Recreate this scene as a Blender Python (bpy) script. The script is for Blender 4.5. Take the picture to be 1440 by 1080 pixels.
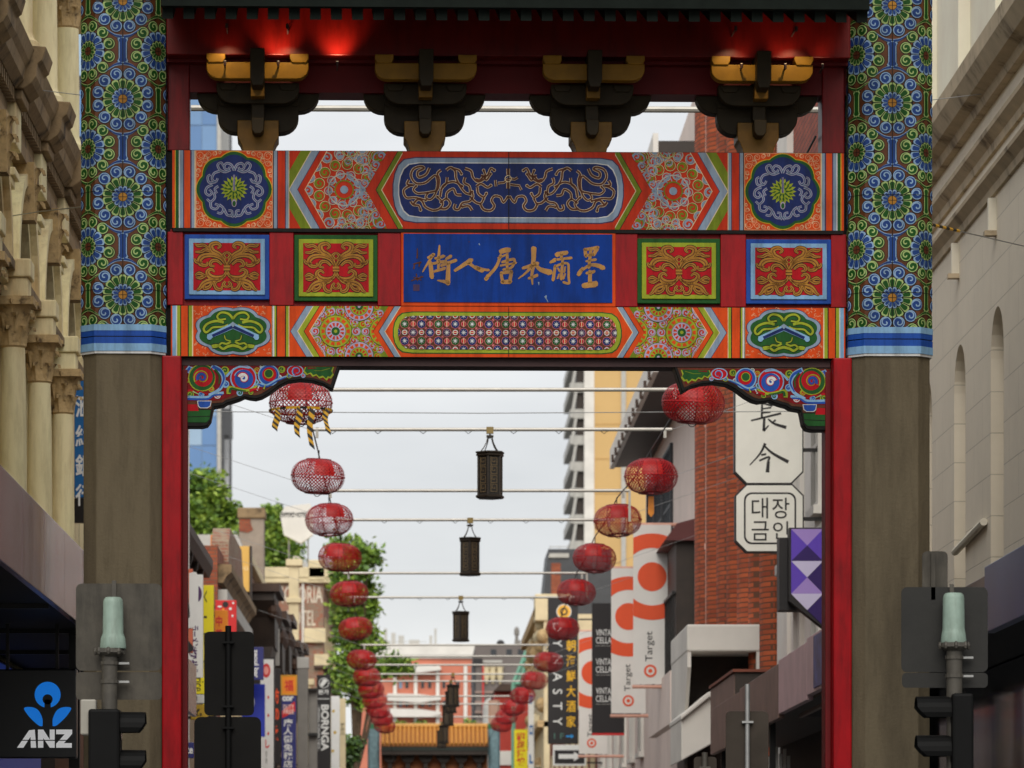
import bpy, math, random
from math import sin, cos, pi, radians, sqrt, atan2
from mathutils import Vector

# ------------------------------------------------------------------ scene, camera, light
scene = bpy.context.scene
for o in list(bpy.data.objects):
    bpy.data.objects.remove(o)
COL = scene.collection
random.seed(7)

F = 5868.0            # focal length in photo pixels (1440 px wide photo)
VX, HY, CAMZ = 590.0, 1260.0, 1.6   # vanishing point of the street and eye height

cam_d = bpy.data.cameras.new('camera')
cam = bpy.data.objects.new('camera', cam_d)
COL.objects.link(cam)
cam.location = (0, 0, CAMZ)
cam.rotation_euler = (radians(90), 0, 0)
cam_d.sensor_width = 36.0
cam_d.lens = F / 1440 * 36
cam_d.shift_x = (720 - VX) / 1440
cam_d.shift_y = (HY - 540) / 1440
cam_d.clip_start = 0.1
cam_d.clip_end = 6000
cam_d.dof.use_dof = True
cam_d.dof.focus_distance = 37.0
cam_d.dof.aperture_fstop = 5.0
scene.camera = cam

SUN_EL, SUN_AZ = radians(40), radians(183)     # azimuth clockwise from +Y: behind the camera
world = bpy.data.worlds.new('World')
scene.world = world
world.use_nodes = True
nt = world.node_tree
nt.nodes.clear()
n_out = nt.nodes.new('ShaderNodeOutputWorld')
n_bg = nt.nodes.new('ShaderNodeBackground')
n_bg.inputs['Strength'].default_value = 0.1
n_sky = nt.nodes.new('ShaderNodeTexSky')
n_sky.sky_type = 'NISHITA'
n_sky.sun_disc = False
n_sky.sun_elevation = SUN_EL
n_sky.sun_rotation = SUN_AZ
n_tc = nt.nodes.new('ShaderNodeTexCoord')
n_map = nt.nodes.new('ShaderNodeMapping')
n_map.inputs['Scale'].default_value = (4.0, 4.0, 13.0)
n_noise = nt.nodes.new('ShaderNodeTexNoise')
n_noise.inputs['Scale'].default_value = 1.6
n_noise.inputs['Detail'].default_value = 5
n_noise.inputs['Roughness'].default_value = 0.5
n_ramp = nt.nodes.new('ShaderNodeValToRGB')
n_ramp.color_ramp.elements[0].position = 0.32
n_ramp.color_ramp.elements[0].color = (4.1, 4.16, 4.26, 1)
n_ramp.color_ramp.elements[1].position = 0.68
n_ramp.color_ramp.elements[1].color = (5.3, 5.32, 5.34, 1)
n_mix = nt.nodes.new('ShaderNodeMix')
n_mix.data_type = 'RGBA'
n_mix.inputs['Factor'].default_value = 0.93
L = nt.links
L.new(n_tc.outputs['Generated'], n_map.inputs['Vector'])
L.new(n_map.outputs['Vector'], n_noise.inputs['Vector'])
L.new(n_noise.outputs['Fac'], n_ramp.inputs['Fac'])
L.new(n_sky.outputs['Color'], n_mix.inputs[6])
L.new(n_ramp.outputs['Color'], n_mix.inputs[7])
L.new(n_mix.outputs[2], n_bg.inputs['Color'])
L.new(n_bg.outputs['Background'], n_out.inputs['Surface'])

sun_d = bpy.data.lights.new('sun', 'SUN')
sun_d.energy = 1.5
sun_d.angle = radians(48)
sun_d.color = (1.0, 0.95, 0.87)
sun = bpy.data.objects.new('sun', sun_d)
COL.objects.link(sun)
sd = Vector((sin(SUN_AZ) * cos(SUN_EL), cos(SUN_AZ) * cos(SUN_EL), sin(SUN_EL)))
sun.rotation_euler = sd.to_track_quat('Z', 'Y').to_euler()
sun.location = (20, -30, 60)

scene.view_settings.view_transform = 'Standard'
scene.view_settings.look = 'None'
scene.view_settings.gamma = 1
scene.view_settings.exposure = 0.75
scene.view_settings.use_curve_mapping = False

# ------------------------------------------------------------------ helpers
def P(px, py, Y):
    """photo pixel at depth Y -> world point"""
    return ((px - VX) / F * Y, Y, CAMZ + (HY - py) / F * Y)
def PX(px, Y): return (px - VX) / F * Y
def PZ(py, Y): return CAMZ + (HY - py) / F * Y

def lin(c):
    c /= 255.0
    return c / 12.92 if c <= 0.04045 else ((c + 0.055) / 1.055) ** 2.4
def C(r, g, b, k=1.0):
    return tuple(min(0.85, lin(q) * k) for q in (r, g, b))

MATS = {}
def mat(name, rgb, rough=0.6, var=0.12, scale=3.0, bump=0.0, bscale=40.0, metal=0.0, streak=0.0, spec=0.5, dirt=None, grime=0.0):
    if name in MATS:
        return MATS[name]
    m = bpy.data.materials.new(name)
    m.use_nodes = True
    t = m.node_tree
    b = t.nodes['Principled BSDF']
    b.inputs['Roughness'].default_value = rough
    b.inputs['Metallic'].default_value = metal
    b.inputs['Specular IOR Level'].default_value = spec
    tc = t.nodes.new('ShaderNodeTexCoord')
    if var > 0:
        no = t.nodes.new('ShaderNodeTexNoise')
        no.inputs['Scale'].default_value = scale
        no.inputs['Detail'].default_value = 6
        no.inputs['Roughness'].default_value = 0.62
        src = tc.outputs['Object']
        if streak > 0:
            mp = t.nodes.new('ShaderNodeMapping')
            mp.inputs['Scale'].default_value = (1, 1, streak)
            t.links.new(src, mp.inputs['Vector'])
            src = mp.outputs['Vector']
        t.links.new(src, no.inputs['Vector'])
        rp = t.nodes.new('ShaderNodeValToRGB')
        lo = dirt if dirt else tuple(c * (1 - var) for c in rgb)
        hi = tuple(min(0.88, c * (1 + var)) for c in rgb)
        rp.color_ramp.elements[0].position = 0.3
        rp.color_ramp.elements[0].color = (*lo, 1)
        rp.color_ramp.elements[1].position = 0.68
        rp.color_ramp.elements[1].color = (*hi, 1)
        if dirt:
            e = rp.color_ramp.elements.new(0.45)
            e.color = (*rgb, 1)
        t.links.new(no.outputs['Fac'], rp.inputs['Fac'])
        outc = rp.outputs['Color']
        if grime > 0:      # rain streaks and soft dirt, stretched down the surface
            mp2 = t.nodes.new('ShaderNodeMapping'); mp2.inputs['Scale'].default_value = (7, 7, 1.1)
            t.links.new(tc.outputs['Object'], mp2.inputs['Vector'])
            n3 = t.nodes.new('ShaderNodeTexNoise'); n3.inputs['Scale'].default_value = 1.7; n3.inputs['Detail'].default_value = 9; n3.inputs['Roughness'].default_value = .68
            t.links.new(mp2.outputs['Vector'], n3.inputs['Vector'])
            r3 = t.nodes.new('ShaderNodeValToRGB'); q = 1-grime
            r3.color_ramp.elements[0].position = .36; r3.color_ramp.elements[0].color = (q, q*.98, q*.94, 1)
            r3.color_ramp.elements[1].position = .56; r3.color_ramp.elements[1].color = (1, 1, 1, 1)
            t.links.new(n3.outputs['Fac'], r3.inputs['Fac'])
            m3 = t.nodes.new('ShaderNodeMix'); m3.data_type = 'RGBA'; m3.blend_type = 'MULTIPLY'; m3.inputs['Factor'].default_value = 1
            t.links.new(outc, m3.inputs[6]); t.links.new(r3.outputs['Color'], m3.inputs[7]); outc = m3.outputs[2]
        t.links.new(outc, b.inputs['Base Color'])
    else:
        b.inputs['Base Color'].default_value = (*rgb, 1)
    if bump > 0:
        n2 = t.nodes.new('ShaderNodeTexNoise')
        n2.inputs['Scale'].default_value = bscale
        n2.inputs['Detail'].default_value = 5
        bp = t.nodes.new('ShaderNodeBump')
        bp.inputs['Strength'].default_value = bump
        bp.inputs['Distance'].default_value = 0.02
        t.links.new(tc.outputs['Object'], n2.inputs['Vector'])
        t.links.new(n2.outputs['Fac'], bp.inputs['Height'])
        t.links.new(bp.outputs['Normal'], b.inputs['Normal'])
    MATS[name] = m
    return m

def brick_mat(name, c1, c2, mortar, axis='x', bw=0.24, bh=0.086, ms=0.012, stain=None, rough=0.85, var=0.35):
    """courses of brick on a wall whose normal is along `axis`"""
    if name in MATS:
        return MATS[name]
    m = bpy.data.materials.new(name)
    m.use_nodes = True
    t = m.node_tree
    b = t.nodes['Principled BSDF']
    b.inputs['Roughness'].default_value = rough
    tc = t.nodes.new('ShaderNodeTexCoord')
    sp = t.nodes.new('ShaderNodeSeparateXYZ')
    cb = t.nodes.new('ShaderNodeCombineXYZ')
    t.links.new(tc.outputs['Object'], sp.inputs[0])
    if axis == 'b':      # either face: x + y, good for blocks with both faces in view
        ad = t.nodes.new('ShaderNodeMath')
        t.links.new(sp.outputs['X'], ad.inputs[0]); t.links.new(sp.outputs['Y'], ad.inputs[1])
        t.links.new(ad.outputs[0], cb.inputs['X'])
    else:
        t.links.new(sp.outputs['Y' if axis == 'x' else 'X'], cb.inputs['X'])
    t.links.new(sp.outputs['Z'], cb.inputs['Y'])
    br = t.nodes.new('ShaderNodeTexBrick')
    br.inputs['Scale'].default_value = 1.0
    br.inputs['Brick Width'].default_value = bw
    br.inputs['Row Height'].default_value = bh
    br.inputs['Mortar Size'].default_value = ms
    br.inputs['Mortar Smooth'].default_value = 0.2
    br.inputs['Color1'].default_value = (*c1, 1)
    br.inputs['Color2'].default_value = (*c2, 1)
    br.inputs['Mortar'].default_value = (*mortar, 1)
    t.links.new(cb.outputs[0], br.inputs['Vector'])
    no = t.nodes.new('ShaderNodeTexNoise')
    no.inputs['Scale'].default_value = 1.3
    no.inputs['Detail'].default_value = 8
    no.inputs['Roughness'].default_value = 0.7
    t.links.new(tc.outputs['Object'], no.inputs['Vector'])
    mx = t.nodes.new('ShaderNodeMix')
    mx.data_type = 'RGBA'
    rp = t.nodes.new('ShaderNodeValToRGB')
    if stain:
        rp.color_ramp.elements[0].position = 0.5
        rp.color_ramp.elements[1].position = 0.56
        rp.color_ramp.elements[0].color = (0, 0, 0, 1)
        rp.color_ramp.elements[1].color = (.9, .9, .9, 1)
        t.links.new(no.outputs['Fac'], rp.inputs['Fac'])
        t.links.new(rp.outputs['Color'], mx.inputs['Factor'])
        mx.inputs[7].default_value = (*stain, 1)
    else:
        mx.blend_type = 'MULTIPLY'
        mx.inputs['Factor'].default_value = 1.0
        rp.color_ramp.elements[0].position = 0.3
        rp.color_ramp.elements[1].position = 0.7
        rp.color_ramp.elements[0].color = (1 - var, 1 - var, 1 - var, 1)
        rp.color_ramp.elements[1].color = (1, 1, 1, 1)
        t.links.new(no.outputs['Fac'], rp.inputs['Fac'])
        t.links.new(rp.outputs['Color'], mx.inputs[7])
    t.links.new(br.outputs['Color'], mx.inputs[6])
    t.links.new(mx.outputs[2], b.inputs['Base Color'])
    bp = t.nodes.new('ShaderNodeBump')
    bp.inputs['Strength'].default_value = 0.7
    bp.inputs['Distance'].default_value = 0.01
    bp.invert = True
    t.links.new(br.outputs['Fac'], bp.inputs['Height'])
    t.links.new(bp.outputs['Normal'], b.inputs['Normal'])
    MATS[name] = m
    return m

def glow_mat(name, rgb, strength):
    if name in MATS:
        return MATS[name]
    m = bpy.data.materials.new(name)
    m.use_nodes = True
    b = m.node_tree.nodes['Principled BSDF']
    b.inputs['Base Color'].default_value = (*rgb, 1)
    b.inputs['Emission Color'].default_value = (*rgb, 1)
    b.inputs['Emission Strength'].default_value = strength
    b.inputs['Roughness'].default_value = 0.4
    MATS[name] = m
    return m

def tag(o, label=None, cat=None, group=None, kind=None):
    if label: o['label'] = label
    if cat: o['category'] = cat
    if group: o['group'] = group
    if kind: o['kind'] = kind
    return o

def empty(name, loc, label, cat, group=None):
    o = bpy.data.objects.new(name, None)
    o.empty_display_size = 0.2
    o.location = loc
    COL.objects.link(o)
    return tag(o, label, cat, group)

class MB:
    """collects shapes into one mesh object; coordinates are relative to `off`"""
    def __init__(s, off=(0, 0, 0)):
        s.v, s.f, s.m, s.mats, s.off = [], [], [], [], off
    def mi(s, m):
        if m not in s.mats: s.mats.append(m)
        return s.mats.index(m)
    def add(s, vs, fs, m):
        k = len(s.v)
        ox, oy, oz = s.off
        s.v += [(x - ox, y - oy, z - oz) for x, y, z in vs]
        i = s.mi(m)
        for f in fs:
            s.f.append([k + q for q in f]); s.m.append(i)
        return s
    def box(s, x0, x1, y0, y1, z0, z1, m):
        if x0 > x1: x0, x1 = x1, x0
        if y0 > y1: y0, y1 = y1, y0
        if z0 > z1: z0, z1 = z1, z0
        v = [(x0,y0,z0),(x1,y0,z0),(x1,y1,z0),(x0,y1,z0),(x0,y0,z1),(x1,y0,z1),(x1,y1,z1),(x0,y1,z1)]
        return s.add(v, [(3,2,1,0),(4,5,6,7),(0,1,5,4),(1,2,6,5),(2,3,7,6),(3,0,4,7)], m)
    def prism(s, pts, a0, a1, axis, m):
        n = len(pts)
        if axis == 'y': mk = lambda p, a: (p[0], a, p[1])
        elif axis == 'x': mk = lambda p, a: (a, p[0], p[1])
        else: mk = lambda p, a: (p[0], p[1], a)
        area = sum(pts[i][0]*pts[(i+1)%n][1]-pts[(i+1)%n][0]*pts[i][1] for i in range(n))
        if area < 0: pts = pts[::-1]
        v = [mk(p, a0) for p in pts] + [mk(p, a1) for p in pts]
        fs = [list(range(n)), list(range(2*n-1, n-1, -1))] + [[i, n+i, n+(i+1) % n, (i+1) % n] for i in range(n)]
        flip = (a1 > a0) == (axis in 'xz')
        if flip: fs = [f[::-1] for f in fs]
        return s.add(v, fs, m)
    def tube(s, pts, r, m, n=6, r1=None, cap=True):
        pts = [Vector(p) for p in pts]
        vs, fs = [], []
        up0 = None
        for i, p in enumerate(pts):
            d = (pts[min(i+1, len(pts)-1)] - pts[max(i-1, 0)]).normalized()
            up = Vector((0, 0, 1)) if abs(d.z) < .95 else Vector((1, 0, 0))
            if up0 is not None: up = up0
            a = d.cross(up).normalized(); b = a.cross(d).normalized(); up0 = b
            rr = r if r1 is None else r + (r1 - r) * i / max(1, len(pts)-1)
            for k in range(n):
                q = p + (a * cos(2*pi*k/n) + b * sin(2*pi*k/n)) * rr
                vs.append(tuple(q))
        for i in range(len(pts)-1):
            for k in range(n):
                fs.append((i*n+k, i*n+(k+1) % n, (i+1)*n+(k+1) % n, (i+1)*n+k))
        if cap:
            fs.append(list(range(n))[::-1]); fs.append([(len(pts)-1)*n+k for k in range(n)])
        return s.add(vs, fs, m)
    def lathe(s, cx, cy, prof, m, n=16, a0=0.0):
        vs, fs = [], []
        for r, z in prof:
            for k in range(n):
                a = 2*pi*k/n + a0
                vs.append((cx + r*cos(a), cy + r*sin(a), z))
        for i in range(len(prof)-1):
            for k in range(n):
                fs.append((i*n+k, i*n+(k+1) % n, (i+1)*n+(k+1) % n, (i+1)*n+k))
        fs.append(list(range(n))[::-1]); fs.append([(len(prof)-1)*n+k for k in range(n)])
        return s.add(vs, fs, m)
    def ball(s, c, rx, ry, rz, m, n=12, k=8):
        prof = []
        vs, fs = [], []
        for i in range(k+1):
            t = -pi/2 + pi*i/k
            for j in range(n):
                a = 2*pi*j/n
                vs.append((c[0]+rx*cos(t)*cos(a), c[1]+ry*cos(t)*sin(a), c[2]+rz*sin(t)))
        for i in range(k):
            for j in range(n):
                fs.append((i*n+j, i*n+(j+1) % n, (i+1)*n+(j+1) % n, (i+1)*n+j))
        return s.add(vs, fs, m)
    def build(s, name, parent=None, smooth=False, bevel=0.0, seg=2):
        me = bpy.data.meshes.new(name)
        me.from_pydata(s.v, [], s.f)
        for m in s.mats: me.materials.append(m)
        me.polygons.foreach_set('material_index', s.m)
        if smooth:
            me.polygons.foreach_set('use_smooth', [True]*len(s.f))
            try: me.set_sharp_from_angle(angle=radians(38))
            except Exception: pass
        me.update()
        o = bpy.data.objects.new(name, me)
        if parent is None: o.location = s.off
        o.parent = parent
        COL.objects.link(o)
        if bevel > 0:
            b = o.modifiers.new('bevel', 'BEVEL')
            b.width = bevel; b.segments = seg; b.limit_method = 'ANGLE'; b.angle_limit = radians(40)
        return o

def copy_tree(o, parent=None):
    c = o.copy(); COL.objects.link(c)
    c.parent = parent
    for ch in list(o.children):
        copy_tree(ch, c)
    return c

def rrect(x0, x1, y0, y1, r, n=5):
    pts = []
    for cx, cy, a in ((x1-r, y1-r, 0), (x0+r, y1-r, pi/2), (x0+r, y0+r, pi), (x1-r, y0+r, 1.5*pi)):
        for i in range(n+1):
            t = a + pi/2*i/n
            pts.append((cx + r*cos(t), cy + r*sin(t)))
    return pts

# ---- text as flat mesh, fitted into a box
_txt = {}
def text_geo(body, offset=0.0, spacing=1.0, shear=0.0):
    key = (body, offset, spacing, shear)
    if key not in _txt:
        cu = bpy.data.curves.new('t', 'FONT')
        cu.body = body; cu.offset = offset; cu.shear = shear
        cu.space_line = spacing; cu.resolution_u = 3; cu.align_x = 'CENTER'
        ob = bpy.data.objects.new('t', cu); COL.objects.link(ob)
        dg = bpy.context.evaluated_depsgraph_get(); dg.update()
        me = bpy.data.meshes.new_from_object(ob.evaluated_get(dg))
        vs = [tuple(v.co) for v in me.vertices]
        fs = [tuple(p.vertices) for p in me.polygons]
        bpy.data.objects.remove(ob); bpy.data.curves.remove(cu); bpy.data.meshes.remove(me)
        _txt[key] = (vs, fs)
    return _txt[key]

def put_text(mb, body, x0, x1, z0, z1, y, m, offset=0.0, rot=0, keep=False, spacing=1.0, shear=0.0, thick=0.006):
    """lettering facing -Y filling box (x0..x1, z0..z1) at depth y; rot 90 = turned clockwise"""
    vs, fs = text_geo(body, offset, spacing, shear)
    if not vs: return
    pts = [(v[0], v[1]) for v in vs]
    if rot == 90: pts = [(q, -p) for p, q in pts]
    elif rot == -90: pts = [(-q, p) for p, q in pts]
    ax, bx = min(p[0] for p in pts), max(p[0] for p in pts)
    ay, by = min(p[1] for p in pts), max(p[1] for p in pts)
    sx = (x1-x0)/max(1e-6, bx-ax); sz = (z1-z0)/max(1e-6, by-ay)
    if keep: sx = sz = min(sx, sz)
    cx, cz = (x0+x1)/2, (z0+z1)/2
    out = [(cx+(p-(ax+bx)/2)*sx, y - thick, cz+(q-(ay+by)/2)*sz) for p, q in pts]
    back = [(p, y + .002, q) for p, _, q in out]
    mb.add(out, fs, m)
    # rim so the letters have thickness
    cnt = {}
    for f in fs:
        for i in range(len(f)):
            a, b = f[i], f[(i+1) % len(f)]
            k = (min(a, b), max(a, b)); cnt[k] = cnt.get(k, 0) + 1
    n = len(out)
    rim = [(a, b, n+b, n+a) for (a, b), c in cnt.items() if c == 1]
    mb.add(out + back, rim, m)

# ---- flat painted ornament: 2D polygons in photo pixels, laid on a surface in thin layers
def clip_half(pts, nx, ny, d):
    out = []
    n = len(pts)
    for i in range(n):
        a, b = pts[i], pts[(i+1) % n]
        da, db = nx*a[0]+ny*a[1]-d, nx*b[0]+ny*b[1]-d
        if da <= 0: out.append(a)
        if da*db < 0:
            t = da/(da-db)
            out.append((a[0]+(b[0]-a[0])*t, a[1]+(b[1]-a[1])*t))
    return out
def clip_convex(pts, cl):
    n = len(cl)
    area = sum(cl[i][0]*cl[(i+1)%n][1]-cl[(i+1)%n][0]*cl[i][1] for i in range(n))
    for i in range(n):
        a, b = cl[i], cl[(i+1) % n]
        nx, ny = b[1]-a[1], a[0]-b[0]
        if area < 0: nx, ny = -nx, -ny
        pts = clip_half(pts, nx, ny, nx*a[0]+ny*a[1])
        if len(pts) < 3: return []
    return pts

def smoothline(pts, k=5):
    out = []
    n = len(pts)
    for i in range(n-1):
        p0, p1, p2, p3 = pts[max(i-1, 0)], pts[i], pts[i+1], pts[min(i+2, n-1)]
        for j in range(k):
            t = j/k
            out.append(tuple(.5*((2*p1[c]) + (-p0[c]+p2[c])*t + (2*p0[c]-5*p1[c]+4*p2[c]-p3[c])*t*t + (-p0[c]+3*p1[c]-3*p2[c]+p3[c])*t**3) for c in (0, 1)))
    out.append(tuple(pts[-1][:2]))
    return out

def spiral(cx, cy, r0, r1, a0, turns, n=14, sq=1.0):
    return [(cx + (r0+(r1-r0)*i/n)*cos(a0+2*pi*turns*i/n), cy + sq*(r0+(r1-r0)*i/n)*sin(a0+2*pi*turns*i/n)) for i in range(n+1)]

class Paint:
    def __init__(s, fmap, split=None):
        s.map, s.split, s.clips, s.tf = fmap, split, None, None
        s.mb = MB()
        s.step = 0.0016
    def poly(s, pts, m, l):
        if s.tf: pts = [s.tf(p) for p in pts]
        sets = [pts]
        if s.clips:
            sets = [q for q in (clip_convex(pts, c) for c in s.clips) if len(q) >= 3]
        for q in sets:
            if s.split:
                lo, hi = min(p[0] for p in q), max(p[0] for p in q)
                for a, b in s.split:
                    if hi <= a or lo >= b: continue
                    r = clip_half(clip_half(q, 1, 0, b), -1, 0, -a)
                    if len(r) >= 3: s._emit(r, m, l)
            else:
                s._emit(q, m, l)
    def _emit(s, q, m, l):
        s.mb.add([s.map(p[0], p[1], l*s.step) for p in q], [list(range(len(q)))], m)
    def disc(s, cx, cy, r, m, l, n=16, ry=None):
        ry = ry or r
        s.poly([(cx+r*cos(2*pi*i/n), cy+ry*sin(2*pi*i/n)) for i in range(n)], m, l)
    def rect(s, x0, x1, y0, y1, m, l):
        s.poly([(x0, y0), (x1, y0), (x1, y1), (x0, y1)], m, l)
    def ribbon(s, pts, w, m, l, w1=None, wm=None, closed=False):
        n = len(pts)
        L, R = [], []
        for i, p in enumerate(pts):
            if closed: a, b = pts[i-1], pts[(i+1) % n]
            else: a, b = pts[max(i-1, 0)], pts[min(i+1, n-1)]
            dx, dy = b[0]-a[0], b[1]-a[1]
            d = sqrt(dx*dx+dy*dy) or 1
            t = i/max(1, n-1)
            ww = w if w1 is None else w+(w1-w)*t
            if wm is not None: ww = (w+(wm-w)*2*t) if t < .5 else (wm+((w1 if w1 is not None else w)-wm)*(2*t-1))
            ox, oy = -dy/d*ww/2, dx/d*ww/2
            L.append((p[0]+ox, p[1]+oy)); R.append((p[0]-ox, p[1]-oy))
        for i in range(n if closed else n-1):
            j = (i+1) % n
            s.poly([L[i], L[j], R[j], R[i]], m, l)
    def ring(s, cx, cy, r, w, m, l, n=24, ry=None):
        ry = ry or r
        s.ribbon([(cx+r*cos(2*pi*i/n), cy+ry*sin(2*pi*i/n)) for i in range(n)], w, m, l, closed=True)
    def build(s, name, parent):
        return s.mb.build(name, parent)
# ------------------------------------------------------------------ materials
PT = {}
def pt(name, r, g, b, rough=0.45, var=0.18, k=0.88):
    PT[name] = mat('paint_' + name, C(r, g, b, k), rough, var, 2.2, bump=0.06, bscale=25, spec=0.1, grime=0.3)
pt('orange', 208, 72, 18); pt('redorange', 188, 48, 16); pt('cream', 222, 200, 160); pt('white', 205, 205, 205)
pt('green', 32, 84, 36); pt('lime', 148, 160, 42); pt('olive', 112, 128, 26); pt('navy', 26, 42, 98); pt('blue', 34, 76, 160)
pt('skyblue', 128, 168, 204); pt('greyblue', 134, 152, 174); pt('brown', 92, 52, 34); pt('dark', 26, 24, 22); pt('red', 172, 12, 26)
pt('deepred', 118, 14, 20); pt('gold', 168, 118, 46); pt('purple', 74, 54, 84); pt('ltgreen', 148, 178, 120); pt('peach', 222, 150, 110)
pt('colgreen', 30, 78, 28); pt('collight', 160, 182, 116); pt('colblue', 34, 64, 126); pt('colsky', 136, 164, 196)
pt('lilac', 170, 160, 185); pt('signblue', 0, 52, 136); pt('pink', 204, 110, 112); pt('yellow', 205, 168, 40)
M_gold = mat('gilded_lettering', C(164, 114, 36, .85), 0.45, 0.25, 6, metal=0.15, grime=.3)
M_red = mat('red_lacquer', C(150, 2, 14, .9), 0.4, 0.2, 1.5, bump=0.08, bscale=6, spec=0.18, grime=.35)
M_redd = mat('dark_red_lacquer', C(92, 10, 14, 1.0), 0.5, 0.2, 2, spec=0.2)
M_conc = mat('weathered_concrete', C(98, 87, 66, .8), 0.85, 0.16, 1.6, bump=0.2, bscale=40, streak=0.18, dirt=C(80, 70, 51, .8), grime=.22)
M_clad = mat('brown_glazed_tile', C(92, 54, 32, .9), 0.45, 0.25, 8, spec=.15)
M_joint = mat('dark_joint', C(22, 20, 17), 0.8, 0.1)
M_brk = mat('shaded_gold_timber', C(44, 35, 18, 0.9), 0.6, 0.25, 5, spec=0.2)  # gold timber with the under-eave shade put into its colour
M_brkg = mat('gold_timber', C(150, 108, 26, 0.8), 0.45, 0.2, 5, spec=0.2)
M_soffit = mat('dark_soffit', C(52, 26, 26), 0.7, 0.2)
M_black = mat('black_metal', C(26, 25, 24), 0.45, 0.2, 6)
M_steel = mat('galvanised_steel', C(150, 150, 148), 0.4, 0.15, 8, metal=0.6)
M_asph = mat('asphalt', (0.05, 0.05, 0.052), 0.85, 0.3, 1.5, bump=0.3, bscale=90)
M_blue = mat('bluestone_paving', (0.16, 0.165, 0.17), 0.75, 0.25, 2.0, bump=0.2, bscale=30)
M_kerb = mat('bluestone_kerb', (0.12, 0.125, 0.13), 0.7, 0.2, 4.0, bump=0.2)
M_line = mat('road_paint', (0.7, 0.7, 0.68), 0.6, 0.15, 8)
M_land = mat('earth', (0.16, 0.15, 0.12), 0.9, 0.3, 0.05)

# ------------------------------------------------------------------ ground, road, pavements
def struct(o): return tag(o, kind='structure')
g = MB(); g.add([(-3000, -600, -0.12), (3000, -600, -0.12), (3000, 4000, -0.12), (-3000, 4000, -0.12)], [(0, 1, 2, 3)], M_land)
struct(g.build('ground'))
g = MB(); g.box(-60, 60, -6, 27, -0.30, -0.005, M_asph); g.box(-1.7, 3.2, 27, 900, -0.30, -0.005, M_asph); struct(g.build('road'))
g = MB()
g.box(-60, -1.85, 27.15, 900, -0.3, 0.12, M_blue); struct(g.build('pavement'))
g = MB()
g.box(3.35, 60, 27.15, 900, -0.3, 0.12, M_blue); struct(g.build('pavement'))
g = MB(); g.box(-1.85, -1.7, 27, 900, -0.3, 0.125, M_kerb); g.box(-60, -1.85, 27, 27.15, -0.3, 0.125, M_kerb); struct(g.build('kerb'))
g = MB(); g.box(3.2, 3.35, 27, 900, -0.3, 0.125, M_kerb); g.box(3.35, 60, 27, 27.15, -0.3, 0.125, M_kerb); struct(g.build('kerb'))
g = MB()
for i in range(9): g.box(-1.5 + i*0.52, -1.2 + i*0.52, 22.5, 25.5, -0.004, 0.0, M_line)
struct(g.build('crossing_marking'))

# ------------------------------------------------------------------ the gate
GY, S = 36.0, 163.0
GX = (713.5 - VX) / S
def gx(px): return (px - 713.5) / S
def gz(py): return CAMZ + (HY - py) / S
gate = empty('street_gate', (GX, GY, 0), 'tall painted Chinese archway spanning the street between two concrete columns', 'gate')
gate.rotation_euler = (0, 0, radians(1.5))

def oct_pts(h, c):
    """square of half width h with corners cut by c"""
    return [(-h+c, -h), (h-c, -h), (h, -h+c), (h, h-c), (h-c, h), (-h+c, h), (-h, h-c), (-h, -h+c)]

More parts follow.
